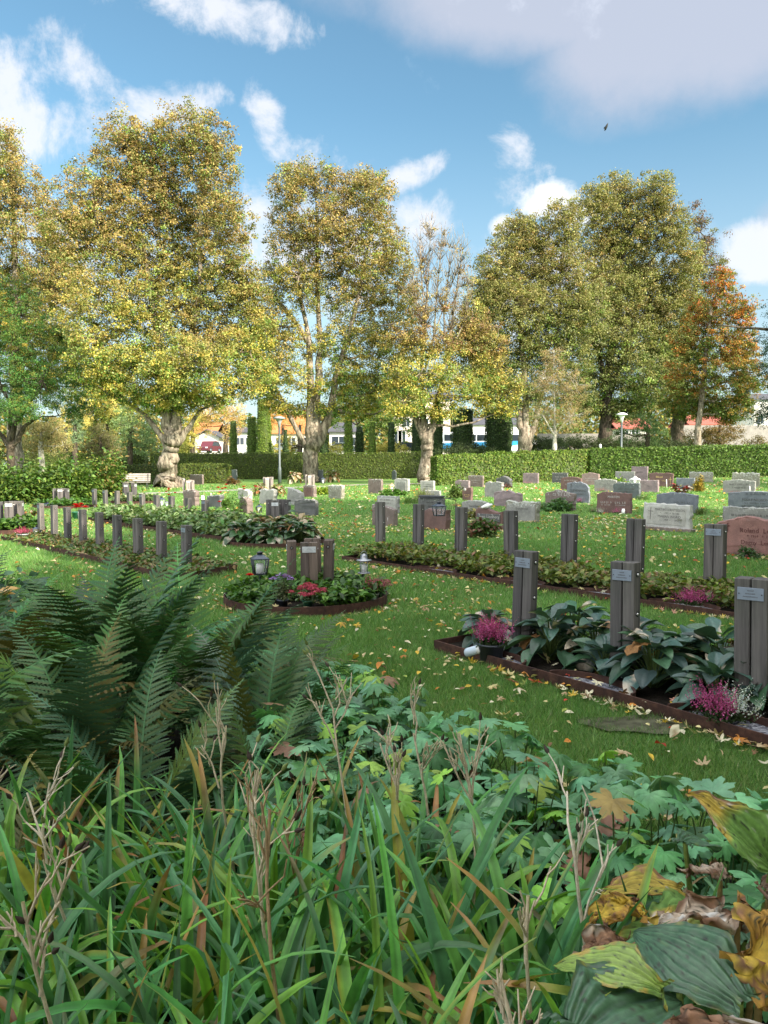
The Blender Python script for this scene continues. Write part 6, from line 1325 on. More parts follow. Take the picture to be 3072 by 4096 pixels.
for i, (x, y, h, n, r, lb) in enumerate([(-1.62, 4.35, 1.13, 22, .75, 'tallest fern of the bed, its frond tip reaching in front of the left grave posts'), (-2.25, 4.2, 1.0, 18, .8, 'tall fern at the back left of the bed'), (-1.05, 4.15, 1.05, 20, .95, 'tall fern just left of the near lawn'),
    (-1.35, 3.35, .92, 20, .85, 'dense fern in the middle of the fern group'), (-1.95, 3.2, .95, 18, .9, 'fern with glossy fronds at the left edge'), (-.58, 3.55, .8, 20, 1.0, 'fern leaning over the geraniums with long olive fronds'), (-2.75, 4.9, .95, 16, .8, 'rearmost fern at the left edge'),
    (-.95, 2.85, .72, 18, .9, 'low dark fern behind the strap leaves'), (-1.55, 2.6, .72, 16, .9, 'low bluish fern at the left edge behind the strap leaves'), (-.45, 3.0, .6, 14, .9, 'small fern at the edge of the geranium patch'), (-1.95, 2.35, .62, 14, .9, 'dark fern at the lower left edge of the group'), (-1.2, 2.25, .55, 12, .85, 'shaded fern between the strap leaves'), (.12, 2.62, .34, 9, .9, 'small dark fern among the geranium leaves'), (-.7, 4.6, .62, 12, .8, 'light green fern at the edge of the near lawn')]):
    fern(lb, x, y, h * 1.06, n + 7, r, 200 + i, w=(.32, .26, .2, .1, .12) if i != 13 else (.1, .5, .2, .1, .1), cols=FCOL if i not in (13, 9) else [(.06, .14, .03), (.09, .19, .035), (.05, .12, .03), (.08, .1, .02), (.05, .11, .03)])

# geraniums: rosettes of lobed leaves on stalks
GCOL = [(.12, .29, .13), (.16, .34, .18), (.09, .24, .08), (.26, .44, .07), (.06, .16, .06)]
def geranium(p, r, h, n, seed, label, size=.15):
    rg = np.random.default_rng(seed); o = empty('geranium', p, 0, label, 'plant', 'geraniums with lobed leaves in the flower bed'); am = AM()
    for i in range(n):
        q = (i + .5) / n; a = i * 2.4 + rg.normal() * .4; rad = r * q ** .6; c = np.array([-math.sin(a) * rad, math.cos(a) * rad, h * (1 - .55 * q ** 1.3) * rg.normal(1, .12)]); T = GERAN[rg.integers(0, 4)]
        V, Fa, C = scatter(T, rot_apr(np.array([a]), np.array([-.15 - .35 * q + rg.normal() * .22]), np.array([rg.normal() * .25])), np.array([size * rg.uniform(.75, 1.2)]), c[None], pal(GCOL, 1, rg, .2, [.33, .28, .2, .09, .1]))
        if rg.random() < .03: C = C * .3 + np.array([.3, .07, .06]) * .7
        am.add(V, Fa, C); am.tube([(0, 0, 0), (c[0] * .6, c[1] * .6, c[2] * .6), (c[0], c[1], c[2] - .004)], [.0035, .003, .0025], (.13, .2, .07), 3)
    am.build('leaves', MT['broad_leaf'], o, smooth=True)
GPOLY = [(-.62, 5.0), (-.3, 4.62), (.15, 4.0), (.52, 3.45), (.9, 2.98), (1.28, 2.6), (1.75, 2.05), (1.5, 1.75), (1.0, 1.9), (.55, 2.15), (.1, 2.3), (-.3, 2.5), (-.5, 2.9), (-.55, 3.6), (-.9, 4.6)]
rg_ = np.random.default_rng(5); pts = []
cand = in_poly(GPOLY, 900, rg_)
for q in cand:
    if all((q[0] - a[0]) ** 2 + (q[1] - a[1]) ** 2 > .165 ** 2 for a in pts): pts.append(q)

for i, q in enumerate(pts):
    geranium(Vector((q[0], q[1], tz(*q))), .17, (.30 if q[1] > 2.6 else .36) * rg_.uniform(.85, 1.15), 13, 300 + i, 'cut leaved green geranium in the carpet between the ferns and the lawn')

# daylily clumps: strap leaves and dry seed stalks
DCOL = [(.08, .25, .06), (.115, .31, .06), (.08, .23, .09), (.17, .36, .05), (.07, .18, .065)]
def dry_stalk(parent, rg, base, h, lean, heads=5, cols=((.55, .46, .33), (.62, .54, .43), (.4, .27, .15))):
    am = AM(); c = cols[rg.integers(0, len(cols))]; p0 = np.array(base); top = p0 + np.array([lean[0], lean[1], h]); P_ = [p0 + (top - p0) * t + np.array([.02 * math.sin(t * 5 + lean[0] * 30), .02 * math.cos(t * 4), 0]) for t in np.linspace(0, 1, 7)]
    am.tube(P_, list(np.linspace(.0052, .0032, 7)), c, 6)
    def fork(q, d, L, r, lev):
        e = q + d * L; m = q + d * L * .5 + rg.normal(size=3) * L * .06; am.tube([q, m, e], [r, r * .85, r * .7], c, 4)
        if lev > 0:
            for k in range(rg.integers(1, 4)):
                dd = d + rg.normal(size=3) * np.array([.35, .35, .12]); dd /= np.linalg.norm(dd); fork(q + d * L * rg.uniform(.35, 1), dd, L * rg.uniform(.45, .8), r * .75, lev - 1)
        elif rg.random() < .3:
            dc = (.05, .035, .025) if rg.random() < .6 else (.16, .2, .06); v, f = tube([e, e + d * .008, e + d * .022], [.003, .006, .001], 5); am.add(np.array([tuple(x) for x in v]), np.array([g for g in f if len(g) == 4]), dc)
    for k in range(heads):
        d = np.array([rg.normal() * .38, rg.normal() * .3, 1.0]); d /= np.linalg.norm(d); fork(P_[-1] + (P_[-2] - P_[-1]) * rg.uniform(0, 1.6), d, rg.uniform(.07, .15), .0032, 2)
    return am.build('dry_stalk', MT['dead_leaf'], parent)
def daylily(label, x, y, n, L, w, seed, stalks=2, sh=.75, yel=.22, e=(1.3, .16), droop=1.7, spread=.11):
    rg = np.random.default_rng(seed); o = empty('daylily', (x, y, tz(x, y)), 0, label, 'daylily', 'daylily clumps along the bottom of the photo'); am = AM()
    base = np.c_[rg.normal(size=(n, 2)) * spread * .6, np.zeros(n)]; a = np.arctan2(base[:, 1], base[:, 0]) + rg.normal(size=n) * .9
    blades(am, rg, n, base, L, w, DCOL, e, droop, 12, tipcol=[(.32, .26, .06), (.35, .2, .07), (.24, .11, .04)], yel=yel, fold=.22, az=a); am.build('strap_leaves', MT['strap_leaf'], o, smooth=True)
    for i in range(stalks): dry_stalk(o, rg, (rg.normal() * .05, rg.normal() * .05, 0), sh * rg.uniform(.8, 1.08), (rg.normal() * .09, rg.normal() * .07), rg.integers(3, 6))
    return o
STK = {(0, 0), (0, 3), (0, 4), (1, 1), (1, 3), (1, 4), (1, 5), (2, 0), (2, 3), (2, 5), (0, 2), (3, 2), (3, 1), (3, 4), (4, 3)}
k = 0
WORDS = ['far left', 'left', 'left middle', 'middle', 'right middle', 'right', 'far right']
for row, (d, h, xs, st) in enumerate([(2.42, .58, [-1.15, -.85, -.52, -.2, .12], 2), (2.05, .64, [-1.1, -.8, -.5, -.22, .05, .30], 2), (1.72, .70, [-.95, -.68, -.42, -.15, .1, .36], 1), (1.42, .72, [-.8, -.52, -.27, -.02, .22, .42], 1), (1.15, .60, [-.65, -.4, -.15, .08, .27], 1)]):
    for j, x in enumerate(xs):
        rg0 = np.random.default_rng(400 + k); x_ = x + rg0.normal() * .03; y_ = d + rg0.normal() * .05
        daylily('%s daylily clump of the %s row of strap leaves' % (WORDS[j], ['rear', 'fourth', 'third', 'second', 'nearest'][row]), x_, y_, 38, h * (1 - .3 * min(1, max(0, x * 2 + .4))) if row < 2 else h, .033, 400 + k, 1 if (row, j) in STK else 0, sh=h * 1.02 + .07, yel=.10); k += 1
# tall leaning stalks that stand out in the photo
# ---- leafy things at the left behind the ferns
def leafy(label, x, y, r, h, n, size, cols, seed, T=OVAL, name='leafy_plant'):
    bush(name, label, Vector((x, y, tz(x, y))), r, r, h, n, size, cols, seed, T=T, cat='plant', group='plants behind the ferns', hollow=.9)
leafy('grey green leafy plant behind the ferns at the left edge', -3.6, 6.9, .7, .45, 420, .15, [(.05, .11, .06), (.07, .14, .07), (.04, .085, .05)], 31)
leafy('dark leafy plant behind the tallest fern', -2.6, 6.0, .6, .4, 380, .13, [(.04, .10, .03), (.06, .13, .04)], 32)
leafy('low green plant below the left grave posts', -4.9, 7.9, .7, .4, 380, .14, [(.05, .12, .04), (.08, .16, .05)], 33)
leafy('fresh green filler plant at the right side of the ferns', -1.1, 5.0, .45, .3, 260, .11, [(.07, .16, .03), (.1, .2, .04)], 34)
hosta('yellowing hosta with brown leaves behind the ferns at left', Vector((-3.25, 6.15, .01)), .45, .42, 22, .26, [(.4, .26, .05), (.06, .13, .04), (.3, .22, .06)], 35, dead=.35, group='plants behind the ferns')
tuft('spiky_plant', 'clump of upright spear leaves at the left edge behind the ferns', (-4.0, 7.4, .0), 60, .75, .028, [(.07, .16, .05), (.1, .2, .05), (.3, .3, .08)], 36, .4, e=(1.35, .12), droop=.5, cat='plant')
tuft('spiky_plant', 'second clump of spear leaves at the left edge', (-3.3, 6.3, .0), 40, .6, .026, [(.07, .16, .05), (.1, .2, .05)], 37, .3, e=(1.3, .15), droop=.6, cat='plant')
# ================================================================== the big hosta at the lower right, leaf by leaf
BIG = {}
def big_leaf_shape(wd, arch, cup, crumple, fold=0.0, seed=0):
    (V, Fa), U, W = grid_leaf(34, 41, wd, arch, cup, 8, .017, .75, .14, .012, .36)
    V = V.copy()
    if fold: V[:, 2] += np.abs(V[:, 0]) * fold; V[:, 0] *= (1 - .35 * abs(fold) / 1.5)
    if crumple:
        n1 = np.stack([vnoise(V, 7, seed + i) - .5 for i in range(3)], 1); n2 = np.stack([vnoise(V, 22, seed + 9 + i) - .5 for i in range(3)], 1)
        V += (n1 * .28 + n2 * .09) * crumple * (.25 + np.abs(W))[:, None]
    return V, Fa, U, W
GRH = (.055, .12, .06)
def big_leaf(parent, px, py, Y, L, az, pitch, roll, kind, wd=.78, arch=.3, cup=.15, fold=0, seed=0, label=None, foot=None, cr=None):
    """base of the blade at a spot above the crown of the plant"""
    L = L * (.78 if fold else .64)
    cr = {'green': .16, 'yellow': .25, 'brown': 1.0, 'half': .5, 'orange': .9, 'yg': .2}[kind] if cr is None else cr
    V, Fa, U, W = big_leaf_shape(wd, arch, cup, cr, fold, seed); rg = np.random.default_rng(seed); N_ = len(V)
    base = {'green': GRH, 'yellow': (.36, .27, .05), 'brown': (.24, .13, .075), 'half': (.12, .22, .05), 'orange': (.36, .2, .04), 'yg': (.20, .29, .05)}[kind]
    C = np.tile(np.array(base), (N_, 1)); n1 = vnoise(V, 5, seed); n2 = vnoise(V, 16, seed + 3); n3 = vnoise(V, 60, seed + 5)
    def mixin(k, c):
        nonlocal C
        k = np.clip(k, 0, 1)[:, None]; C = C * (1 - k) + np.array(c) * k
    if kind == 'green': mixin((np.abs(W) + n2 * .5 - 1.25) * 5, (.3, .26, .05)); mixin((n1 * n2 - .5) * 4, (.09, .15, .05))
    if kind == 'yg': mixin((n1 - .6) * 4, (.14, .24, .05)); mixin((np.abs(W) + n2 - 1.35) * 6, (.36, .26, .05))
    if kind == 'yellow': mixin((n1 - .5) * 4, (.30, .30, .05)); mixin((np.abs(W) + n2 * .9 - 1.25) * 6, (.26, .14, .07))
    if kind == 'orange': mixin((n1 - .45) * 5, (.5, .34, .05)); mixin((n2 + np.abs(W) * .4 - .85) * 6, (.22, .11, .06))
    if kind == 'half': mixin((U + n1 * .7 - .85) * 4, (.38, .27, .05)); mixin((U + n2 * .8 - 1.15) * 5 + (np.abs(W) - .8) * 3, (.22, .13, .08)); mixin((n2 + np.abs(W) * .3 - .95) * 8, (.5, .45, .4))
    if kind == 'brown': mixin((n1 - .5) * 5, (.42, .33, .25)); mixin((n2 - .62) * 6, (.13, .07, .045)); mixin((n1 * n2 - .42) * 6, (.5, .47, .43))
    spots = (vnoise(V, 34, seed + 11) > .83) & (np.abs(W) < .95)       # holes eaten by slugs, dark rimmed
    C[spots] = (.03, .035, .02); C = C * (1 + .18 * (np.sin(np.abs(W) * 8 * math.pi)[:, None])) * (.85 + .3 * n3[:, None])
    p = atd(px, py, Y); Rm = rot_apr(np.array([R(az)]), np.array([R(pitch)]), np.array([R(roll)]))
    lw = (Rm[0] @ (V * L).T).T
    b = Vector((p.x, p.y, p.z)) - parent.location; am = AM(); am.add(lw + np.array(tuple(b)), Fa, np.clip(C, .004, .9))
    f = foot if foot is not None else (b.x * .45, b.y * .45, 0); m = ((b.x + f[0]) * .5, (b.y + f[1]) * .5, b.z * .6)
    am.tube([f, m, tuple(b)], [.009, .008, .006], (.16, .22, .05) if kind in ('green', 'yg', 'half') else (.3, .22, .08), 6)
    o = am.build('leaf', MT['glossy_leaf' if kind in ('green', 'yg') else 'dead_leaf'], parent, smooth=True)
    if label: o['label'] = label
    return o
hb = empty('large_hosta', (.62, 1.28, 0), 0, 'large hosta at the lower right corner with holed green and withered brown leaves', 'hosta')
BL = big_leaf
# az: 0 points away, 90 points left, -90 right, 180 towards the camera
BL(hb, 2330, 4150, 1.12, .36, -62, 4, 10, 'green', .95, .18, .06, seed=1, label='broad holed blue green leaf')
BL(hb, 2640, 3960, 1.22, .26, 68, 24, -12, 'yg', .62, .5, .15, seed=2, label='bright yellow green leaf with small holes')
BL(hb, 2960, 4010, 1.22, .33, 40, 22, -18, 'green', .8, .35, .1, seed=3, label='dark green ribbed leaf')
BL(hb, 2950, 3690, 1.45, .30, 75, 10, 18, 'brown', .8, .5, .1, seed=4, label='crumpled brown and white leaf')
BL(hb, 3060, 3640, 1.32, .30, 175, -25, 10, 'orange', .85, .6, .1, seed=5, label='orange withered leaf hanging at the right edge')
BL(hb, 3060, 4140, 1.06, .25, 80, 0, 12, 'brown', .55, .25, .1, seed=6, label='brown curled leaf at the bottom edge')
BL(hb, 3120, 3900, 1.3, .27, 30, -10, 0, 'brown', .8, .5, .1, seed=7)
BL(hb, 2700, 3820, 1.5, .26, 60, 15, 0, 'half', .7, .45, .15, seed=8)
hb2 = empty('large_hosta', (.85, 1.85, 0), 0, 'second large hosta behind the corner one, with yellow and rolled brown leaves', 'hosta')
BL(hb2, 3085, 3470, 1.62, .27, 62, 48, -50, 'half', .62, .5, .1, fold=.9, seed=11, label='tall folded leaf, yellow with rolled brown rim', cr=.3)
BL(hb2, 2740, 3370, 1.8, .22, -55, -5, 0, 'green', .8, .35, .1, seed=12, label='puckered dark green leaf')
BL(hb2, 2720, 3560, 1.75, .30, 85, 14, 5, 'yellow', .75, .4, .1, seed=13, label='yellow leaf with brown patches', cr=.25)
BL(hb2, 2560, 3640, 1.6, .2, 80, 5, 0, 'orange', .7, .5, .1, seed=14, label='orange brown shrivelled leaf')
BL(hb2, 2860, 3640, 1.6, .26, 100, 12, 0, 'half', .8, .5, .1, seed=15, cr=.7)
BL(hb2, 3080, 3560, 1.6, .24, -120, 0, 0, 'brown', .8, .5, .1, seed=16)
BL(hb2, 2980, 3760, 1.55, .28, 10, 10, 0, 'green', .8, .4, .1, seed=17)
BL(hb2, 2500, 3760, 1.5, .2, 90, 0, 0, 'brown', .6, .5, .1, seed=18)
BL(hb2, 2880, 3500, 1.7, .2, 20, 0, 0, 'brown', .6, .5, .1, seed=19)
# upright cut strap leaves between
tuft('iris_leaves', 'upright cut iris leaves rising before the large hostas', (.62, 1.6, 0), 24, .62, .024, [(.06, .17, .04), (.09, .22, .045), (.05, .14, .06)], 38, .3, e=(1.42, .09), droop=.25, cat='plant')

# ================================================================== grass blades
def grass(n, y0, y1, hgt, wid, seed, avoid):
    rg = np.random.default_rng(seed); u = rg.random(n * 2); y = np.sqrt(y0 ** 2 + u ** 1.15 * (y1 ** 2 - y0 ** 2)); x = (rg.random(n * 2) * 2 - 1) * (.56 * y + 2.4)
    k = np.ones(len(x), bool)
    for poly in avoid: k &= ~inside(x, y, poly)
    x, y = x[k][:n], y[k][:n]; n = len(x); sc = np.clip(y / 6, .8, 4) ** .6; z = tzv(x, y)
    a = rg.random(n) * 6.28; h = hgt * (.5 + .9 * rg.random(n)) * (.6 + .8 * vnoise(np.c_[x, y, x * 0], 3, 2)) * np.clip(sc, 1, 1.3); w = wid * sc * (.7 + .6 * rg.random(n)); l = rg.normal(size=(n, 2)) * h[:, None] * .45
    B = np.stack([x, y, z - .004], 1); S = np.stack([np.cos(a) * w / 2, np.sin(a) * w / 2, a * 0], 1); tip = B + np.stack([l[:, 0], l[:, 1], h], 1)
    V = np.stack([B - S, B + S, tip], 1).reshape(-1, 3); C = pal([(.09, .21, .045), (.13, .265, .06), (.18, .31, .08), (.25, .34, .12), (.32, .31, .15)], n, rg, .2, [.33, .34, .22, .08, .03])
    pat = vnoise(np.c_[x, y, x * 0], .7, 9)[:, None]; C = C * (.8 + .45 * pat)
    return V, np.arange(n * 3).reshape(n, 3), np.repeat(C, 3, 0)
PATCH = [(_p.x + math.cos(a) * .3, _p.y + math.sin(a) * .14) for a in np.arange(0, 6.28, .3)]
PATHP = [(v.x, v.y - .75) for v in PATH] + [(v.x, v.y + .75) for v in reversed(PATH)]
AV = [BED, PATHP, [(a * .8 + .2 * _p.x + .05 * math.sin(b * 60), b * .5 + .5 * _p.y)  for a, b in PATCH], [tuple(v) for v in BED4], [tuple(v) for v in BED3], [tuple(v) for v in BED2], [tuple(v) for v in BED1], cpoly(O1, .88), cpoly(O2, .93)]
_g = AM()
for args in ((330000, 1.0, 7.5, .042, .0045, 1), (250000, 7.0, 15, .045, .006, 2), (110000, 14, 34, .045, .010, 3), (60000, 30, 52, .05, .022, 4)): _g.add(*grass(*args, AV))
tag(_g.build('grass', MT['grass_blade']), 'short green grass of the lawn', 'grass', None, 'stuff')

# ================================================================== fallen leaves
LC = {'pale yellow': (.55, .47, .22), 'yellow': (.55, .37, .05), 'orange': (.5, .2, .04), 'red': (.42, .05, .03), 'brown': (.22, .12, .06), 'buff': (.45, .34, .2), 'cream': (.6, .55, .38), 'pink': (.45, .22, .16), 'yellow green': (.32, .38, .08)}
PROTO = {}
def leaf_proto(kind, colour, v):
    key = (kind, colour, v)
    if key in PROTO: return PROTO[key]
    rg = np.random.default_rng(hash((kind, colour)) % 1000 + v) if False else np.random.default_rng(len(PROTO) + 900)
    if kind == 'maple': T = MAPLE[v % 3]; V = T[0] * 1.0 + np.array([0, -.1, .0]); st = [(0, -.1, .02), (.03, -.3, .04), (.0, -.45, .03)]
    else: T = grid_leaf(6, 5, .62, .2 + .25 * v, .25 - .2 * v)[0]; V = T[0] - np.array([0, .5, 0]); st = [(0, -.5, 0), (0, -.65, .02), (.03, -.78, .02)]
    V = V + np.stack([V[:, 0] * 0, V[:, 0] * 0, (vnoise(V, 5, v) - .5) * .22], 1); V[:, 2] -= V[:, 2].min() - .015
    c = np.array(LC[colour]); C = c * (.75 + .5 * vnoise(V, 7, v + 3)[:, None]) ; k = np.clip((vnoise(V, 4, v + 7) - .6) * 4, 0, .7)[:, None]; C = C * (1 - k) + np.array([.28, .15, .06]) * k
    am = AM(); am.add(V, T[1], np.clip(C, .01, .9)); am.tube(st, [.012, .01, .008], c * .7, 3)
    me = array_mesh('fallen_leaf', np.concatenate(am.V), np.concatenate(am.F), np.concatenate(am.C), True); me.materials.append(MT['dead_leaf']); PROTO[key] = me; return me
def drop_leaf(x, y, size, kind, colour, rg, z=None, label=None, where='lying on the lawn'):
    o = bpy.data.objects.new('fallen_leaf', leaf_proto(kind, colour, int(rg.integers(0, 3)))); COL.objects.link(o)
    o.location = (x, y, (tz(x, y) if z is None else z) + .026); o.rotation_euler = (rg.normal() * .22, rg.normal() * .22, rg.random() * 6.28); o.scale = (size,) * 3
    return tag(o, label or '%s %s leaf %s' % (colour, 'maple' if kind == 'maple' else 'oval linden', where), 'fallen leaf', 'fallen leaves on the lawn')
rgl = np.random.default_rng(77)
for x, y, s, kd, c, lb in [0][:0] + [(1480, 2795, .13, 'maple', 'cream', 'cream maple leaf lying on the grass below the near bed'), (2082, 2792, .13, 'maple', 'cream', 'lone cream maple leaf between the geraniums and the near bed'), (2050, 2745, .14, 'maple', 'pink', 'large pinkish maple leaf touching the edging of the near bed'), (2140, 2745, .14, 'maple', 'red', 'red and orange maple leaf touching the edging of the near bed'),
    (2070, 2890, .1, 'maple', 'cream', 'small cream maple leaf near the geraniums'), (2260, 2800, .075, 'maple', 'buff', 'upright buff maple leaf against the near edging'), (2350, 2800, .13, 'maple', 'cream', 'pale yellow maple leaf left of the bare soil patch'), (2560, 2877, .12, 'maple', 'cream', 'cream leaf on the bare soil patch'), (2630, 3012, .09, 'oval', 'red', 'red brown oval leaf on the grass below the bare soil patch'),
    (1395, 2495, .16, 'maple', 'orange', 'heap topping orange maple leaf before the round sedum bed'), (1365, 2520, .14, 'maple', 'yellow', 'yellow orange maple leaf before the round sedum bed'), (1430, 2515, .12, 'maple', 'yellow', 'yellow maple leaf right of the orange one'), (1340, 2290, .1, 'maple', 'yellow', 'yellow maple leaf on the grass between round bed and middle bed'), (1812, 2370, .1, 'maple', 'red', 'bright red maple leaf in the middle of the near lawn'), (1740, 2350, .09, 'maple', 'red', 'small red leaf left of the bright red one'),
    (2860, 2960, .12, 'maple', 'buff', 'buff leaf by the edging at right'), (2960, 2985, .15, 'maple', 'orange', 'orange brown leaf against the edging at right'), (3040, 3010, .16, 'maple', 'buff', 'large buff leaf at the right edge below the edging'), (1520, 2690, .1, 'oval', 'orange', 'orange oval leaf near the top of the geraniums'), (1690, 2440, .12, 'maple', 'buff', 'buff curled maple leaf on the near lawn')]:
    p = at(x, y); drop_leaf(p.x, p.y, s, kd, c, rgl, label=lb)
# two red leaves resting on hosta and bushes
for (t, s_2, z, c) in ((.95, .45, .36, 'red'),): v = A4 + d4 * t + q4 * s_2; drop_leaf(v.x, v.y, .1, 'maple', c, rgl, z=z, label='%s maple leaf fallen on the hostas of the nearest bed' % c)
names = list(LC); wts = np.array([.27, .15, .08, .04, .09, .15, .14, .03, .05]); wts /= wts.sum()
def leaf_spots(n, y0, y1, seed, pw=1.0):
    rg = np.random.default_rng(seed); x = np.zeros(0); y = np.zeros(0)
    while len(x) < n:
        yy = np.sqrt(y0 ** 2 + rg.random(n * 2) ** pw * (y1 ** 2 - y0 ** 2)); xx = (rg.random(n * 2) * 2 - 1) * (.53 * yy + (1.2 if n > 400 else 0)); k = np.ones(len(xx), bool)
        for poly in AV: k &= ~inside(xx, yy, poly)
        k &= rg.random(len(xx)) < np.clip(vnoise(np.c_[xx, yy, xx * 0], .9, 4) * 1.8 - .25, .08, 1) * np.where(xx < -2.5, .5, 1)
        x = np.r_[x, xx[k]]; y = np.r_[y, yy[k]]
    return x[:n], y[:n]
lx, ly = leaf_spots(270, 2.9, 11.5, 5)
for x, y in zip(lx, ly):
    kd = 'maple' if rgl.random() < .38 else 'oval'; c = names[rgl.choice(len(names), p=wts)]
    drop_leaf(x, y, (.075 if kd == 'oval' else .11) * rgl.uniform(.55, 1.15), kd, c, rgl)
rgs = np.random.default_rng(6); am = AM()
for (n, y0, y1, s) in ((1300, 3, 11, .05), (4200, 9, 22, .085), (3400, 20, 52, .14)):
    x, y = leaf_spots(n, y0, y1, int(s * 1000), .9); nm = rgs.random((n, 3)) * .5 + [0, 0, 1.2]; C = np.array([LC[names[i]] for i in rgs.choice(len(names), n, p=wts)]) * rgs.normal(1, .18, (n, 1))
    T = FLAT_LEAF; am.add(*scatter((T[0] - np.array([0, .5, 0]), T[1]), rot_n(rgs.normal(size=(n, 3)) * .3 + [0, 0, 1.], rgs), s * rgs.uniform(.6, 1.2, n), np.c_[x, y, tzv(x, y) + .04], np.clip(C, .02, .9)))
for poly, n, hh in ((BED4, 90, .075), (BED1, 110, .1), (BED3, 200, .1), (cpoly(O1, .8), 40, .09)):
    q = in_poly([tuple(v) for v in poly], n, rgs); C = np.array([LC[names[i]] for i in rgs.choice(len(names), n, p=wts)]) * rgs.normal(.85, .18, (n, 1)); T = MAPLE[0]
    am.add(*scatter(T, rot_n(rgs.normal(size=(n, 3)) * .4 + [0, 0, 1.], rgs), .10 * rgs.uniform(.6, 1.2, n), np.c_[q, tzv(q[:, 0], q[:, 1]) + hh], np.clip(C, .02, .9)))
def drift(A, d, q, L_, n, off=.05, sp=.07, s=.08):
    t = rgs.random(n) ** 1.0 * L_; u = -off - np.abs(rgs.normal(size=n)) * sp; x = A.x + d.x * t + q.x * u; y = A.y + d.y * t + q.y * u; T = MAPLE[1]
    k = vnoise(np.c_[x, y, x * 0], 1.6, 8) > .42; x, y = x[k], y[k]; n = len(x); C = np.array([LC[names[i]] for i in rgs.choice(len(names), n, p=wts)]) * rgs.normal(.9, .18, (n, 1))
    am.add(*scatter(T, rot_n(rgs.normal(size=(n, 3)) * .45 + [0, 0, 1.], rgs), s * rgs.uniform(.5, 1.2, n), np.c_[x, y, tzv(x, y) + .03], np.clip(C, .02, .9)))
drift(A4, d4, q4, 3.4, 90); drift(A3, d3, q3, 6.5, 200); drift(A2, d2, q2, 6, 120)
for c_, r_ in ((O1, .93), (O2, .98)):
    a = rgs.random(90) * 6.28; T = MAPLE[2]; C = np.array([LC[names[i]] for i in rgs.choice(len(names), 90, p=wts)]); am.add(*scatter(T, rot_n(rgs.normal(size=(90, 3)) * .4 + [0, 0, 1.], rgs), .075 * rgs.uniform(.6, 1.2, 90), np.c_[c_.x + np.cos(a) * (r_ + np.abs(rgs.normal(size=90)) * .06), c_.y + np.sin(a) * (r_ + np.abs(rgs.normal(size=90)) * .06), a * 0 + .03], C))
tag(am.build('leaf_litter', MT['dead_leaf']), 'small faded leaves strewn over lawn and beds', 'leaf litter', None, 'stuff')
# ================================================================== bench, lamps, bird
p = at(560, 1962); s = p.y / F
o = empty('park_bench', at(545, 1960), R(8), 'wooden slatted park bench with black iron legs beside the leafy shrubs', 'bench')
b = MB()
for i in range(4): b.box((0, .05 - i * .11, .44), (1.5, .09, .03), bev=.004)
b.build('seat', MT['bench_wood'], o); b = MB()
for i in range(4): b.box((0, .13 + i * .035, .54 + i * .11), (1.5, .025, .085), bev=.004, M=Matrix.Rotation(R(-14), 4, 'X'))
b.build('backrest', MT['bench_wood'], o)
for sx in (-.62, .62):
    MB().tube([(sx, -.32, 0), (sx, -.28, .28), (sx, -.27, .43)], .022, 6).tube([(sx, .2, 0), (sx, .12, .25), (sx, .09, .43), (sx, .2, .9)], .022, 6).tube([(sx, -.27, .42), (sx, .1, .42)], .02, 6).build('leg', MT['cast_iron'], o)
def street_lamp(label, px, base, ytop, white, Y=None):
    p = at(px, base) if Y is None else atd(px, 1857, Y); p.z = tz(p.x, p.y); H = EYE + (1857 - ytop) / F * p.y - p.z; o = empty('street_lamp', p, 0, label, 'street lamp', 'lamps by the hedges'); k = p.y / F
    MB().lathe([(.115, 0), (.115, H * .24), (.075, H * .27), (.07, H - .7)], (0, 0, 0), 14).build('pole', MT['lamp_pole'], o)
    MB().lathe([(.08, 0), (.12, .3), (.26, .55), (.30, .58)], (0, 0, H - .78), 20).build('diffuser', MT['lamp_white' if white else 'lamp_dish'], o)
    MB().lathe([(.40, 0), (.43, .03), (.3, .12), (.14, .17), (0, .19)], (0, 0, H - .22), 20).build('shade', MT['lamp_white' if white else 'lamp_dish'], o)
street_lamp('grey street lamp with flat dish shade between the two golden lindens', 1119, 1940, 1664, False)
street_lamp('white headed street lamp beyond the right hedge', 2484, 1815, 1650, True, 58)
p = atd(2425, 508, 60); o = empty('bird', p, R(20), 'small dark bird flying high in the sky at right', 'bird')
b = MB(); b.lathe([(0, -.3), (.05, -.22), (.09, -.05), (.08, .08), (.05, .2), (.02, .27), (0, .3)], (0, 0, 0), 8); b.build('body', MT['bird_dark'], o); o.rotation_euler = (R(25), R(20), R(0))
for sgn in (-1, 1): MB().add([(0, 0, .12), (0, 0, -.08), (sgn * .10, .3, -.18), (sgn * .05, .5, -.3), (sgn * .12, .32, -.05)], [(0, 1, 2, 3, 4)]).build('wing', MT['bird_dark'], o)
# ================================================================== buildings, road and cars behind the hedge
solid('house_wall', (.62, .60, .55), .8, var=.06, vs=3); solid('house_cream', (.6, .52, .42), .8, var=.06, vs=3); solid('window_dark', (.03, .04, .05), .1); solid('window_frame', (.75, .75, .73), .5); solid('garage_door', (.16, .13, .12), .5); solid('garage_brown', (.12, .06, .045), .6)
solid('grey_stone_wall', (.24, .22, .2), .9, var=.2, vs=2)
def rooftile(name, c):
    m, nt, b = newmat(name, .8, .2); w = N(nt, 'ShaderNodeTexWave'); w.inputs['Scale'].default_value = 3.2; w.inputs['Distortion'].default_value = .4; tc = N(nt, 'ShaderNodeTexCoord'); nt.links.new(tc.outputs['Object'], w.inputs['Vector'])
    nt.links.new(mixrgb(nt, 1.0, c, ramp(nt, w.outputs[0], [(.2, (.8, .8, .8)), (.8, (1.1, 1.1, 1.1))]), 'MULTIPLY'), b.inputs['Base Color']); bump(nt, b, w.outputs[0], .6, .05)
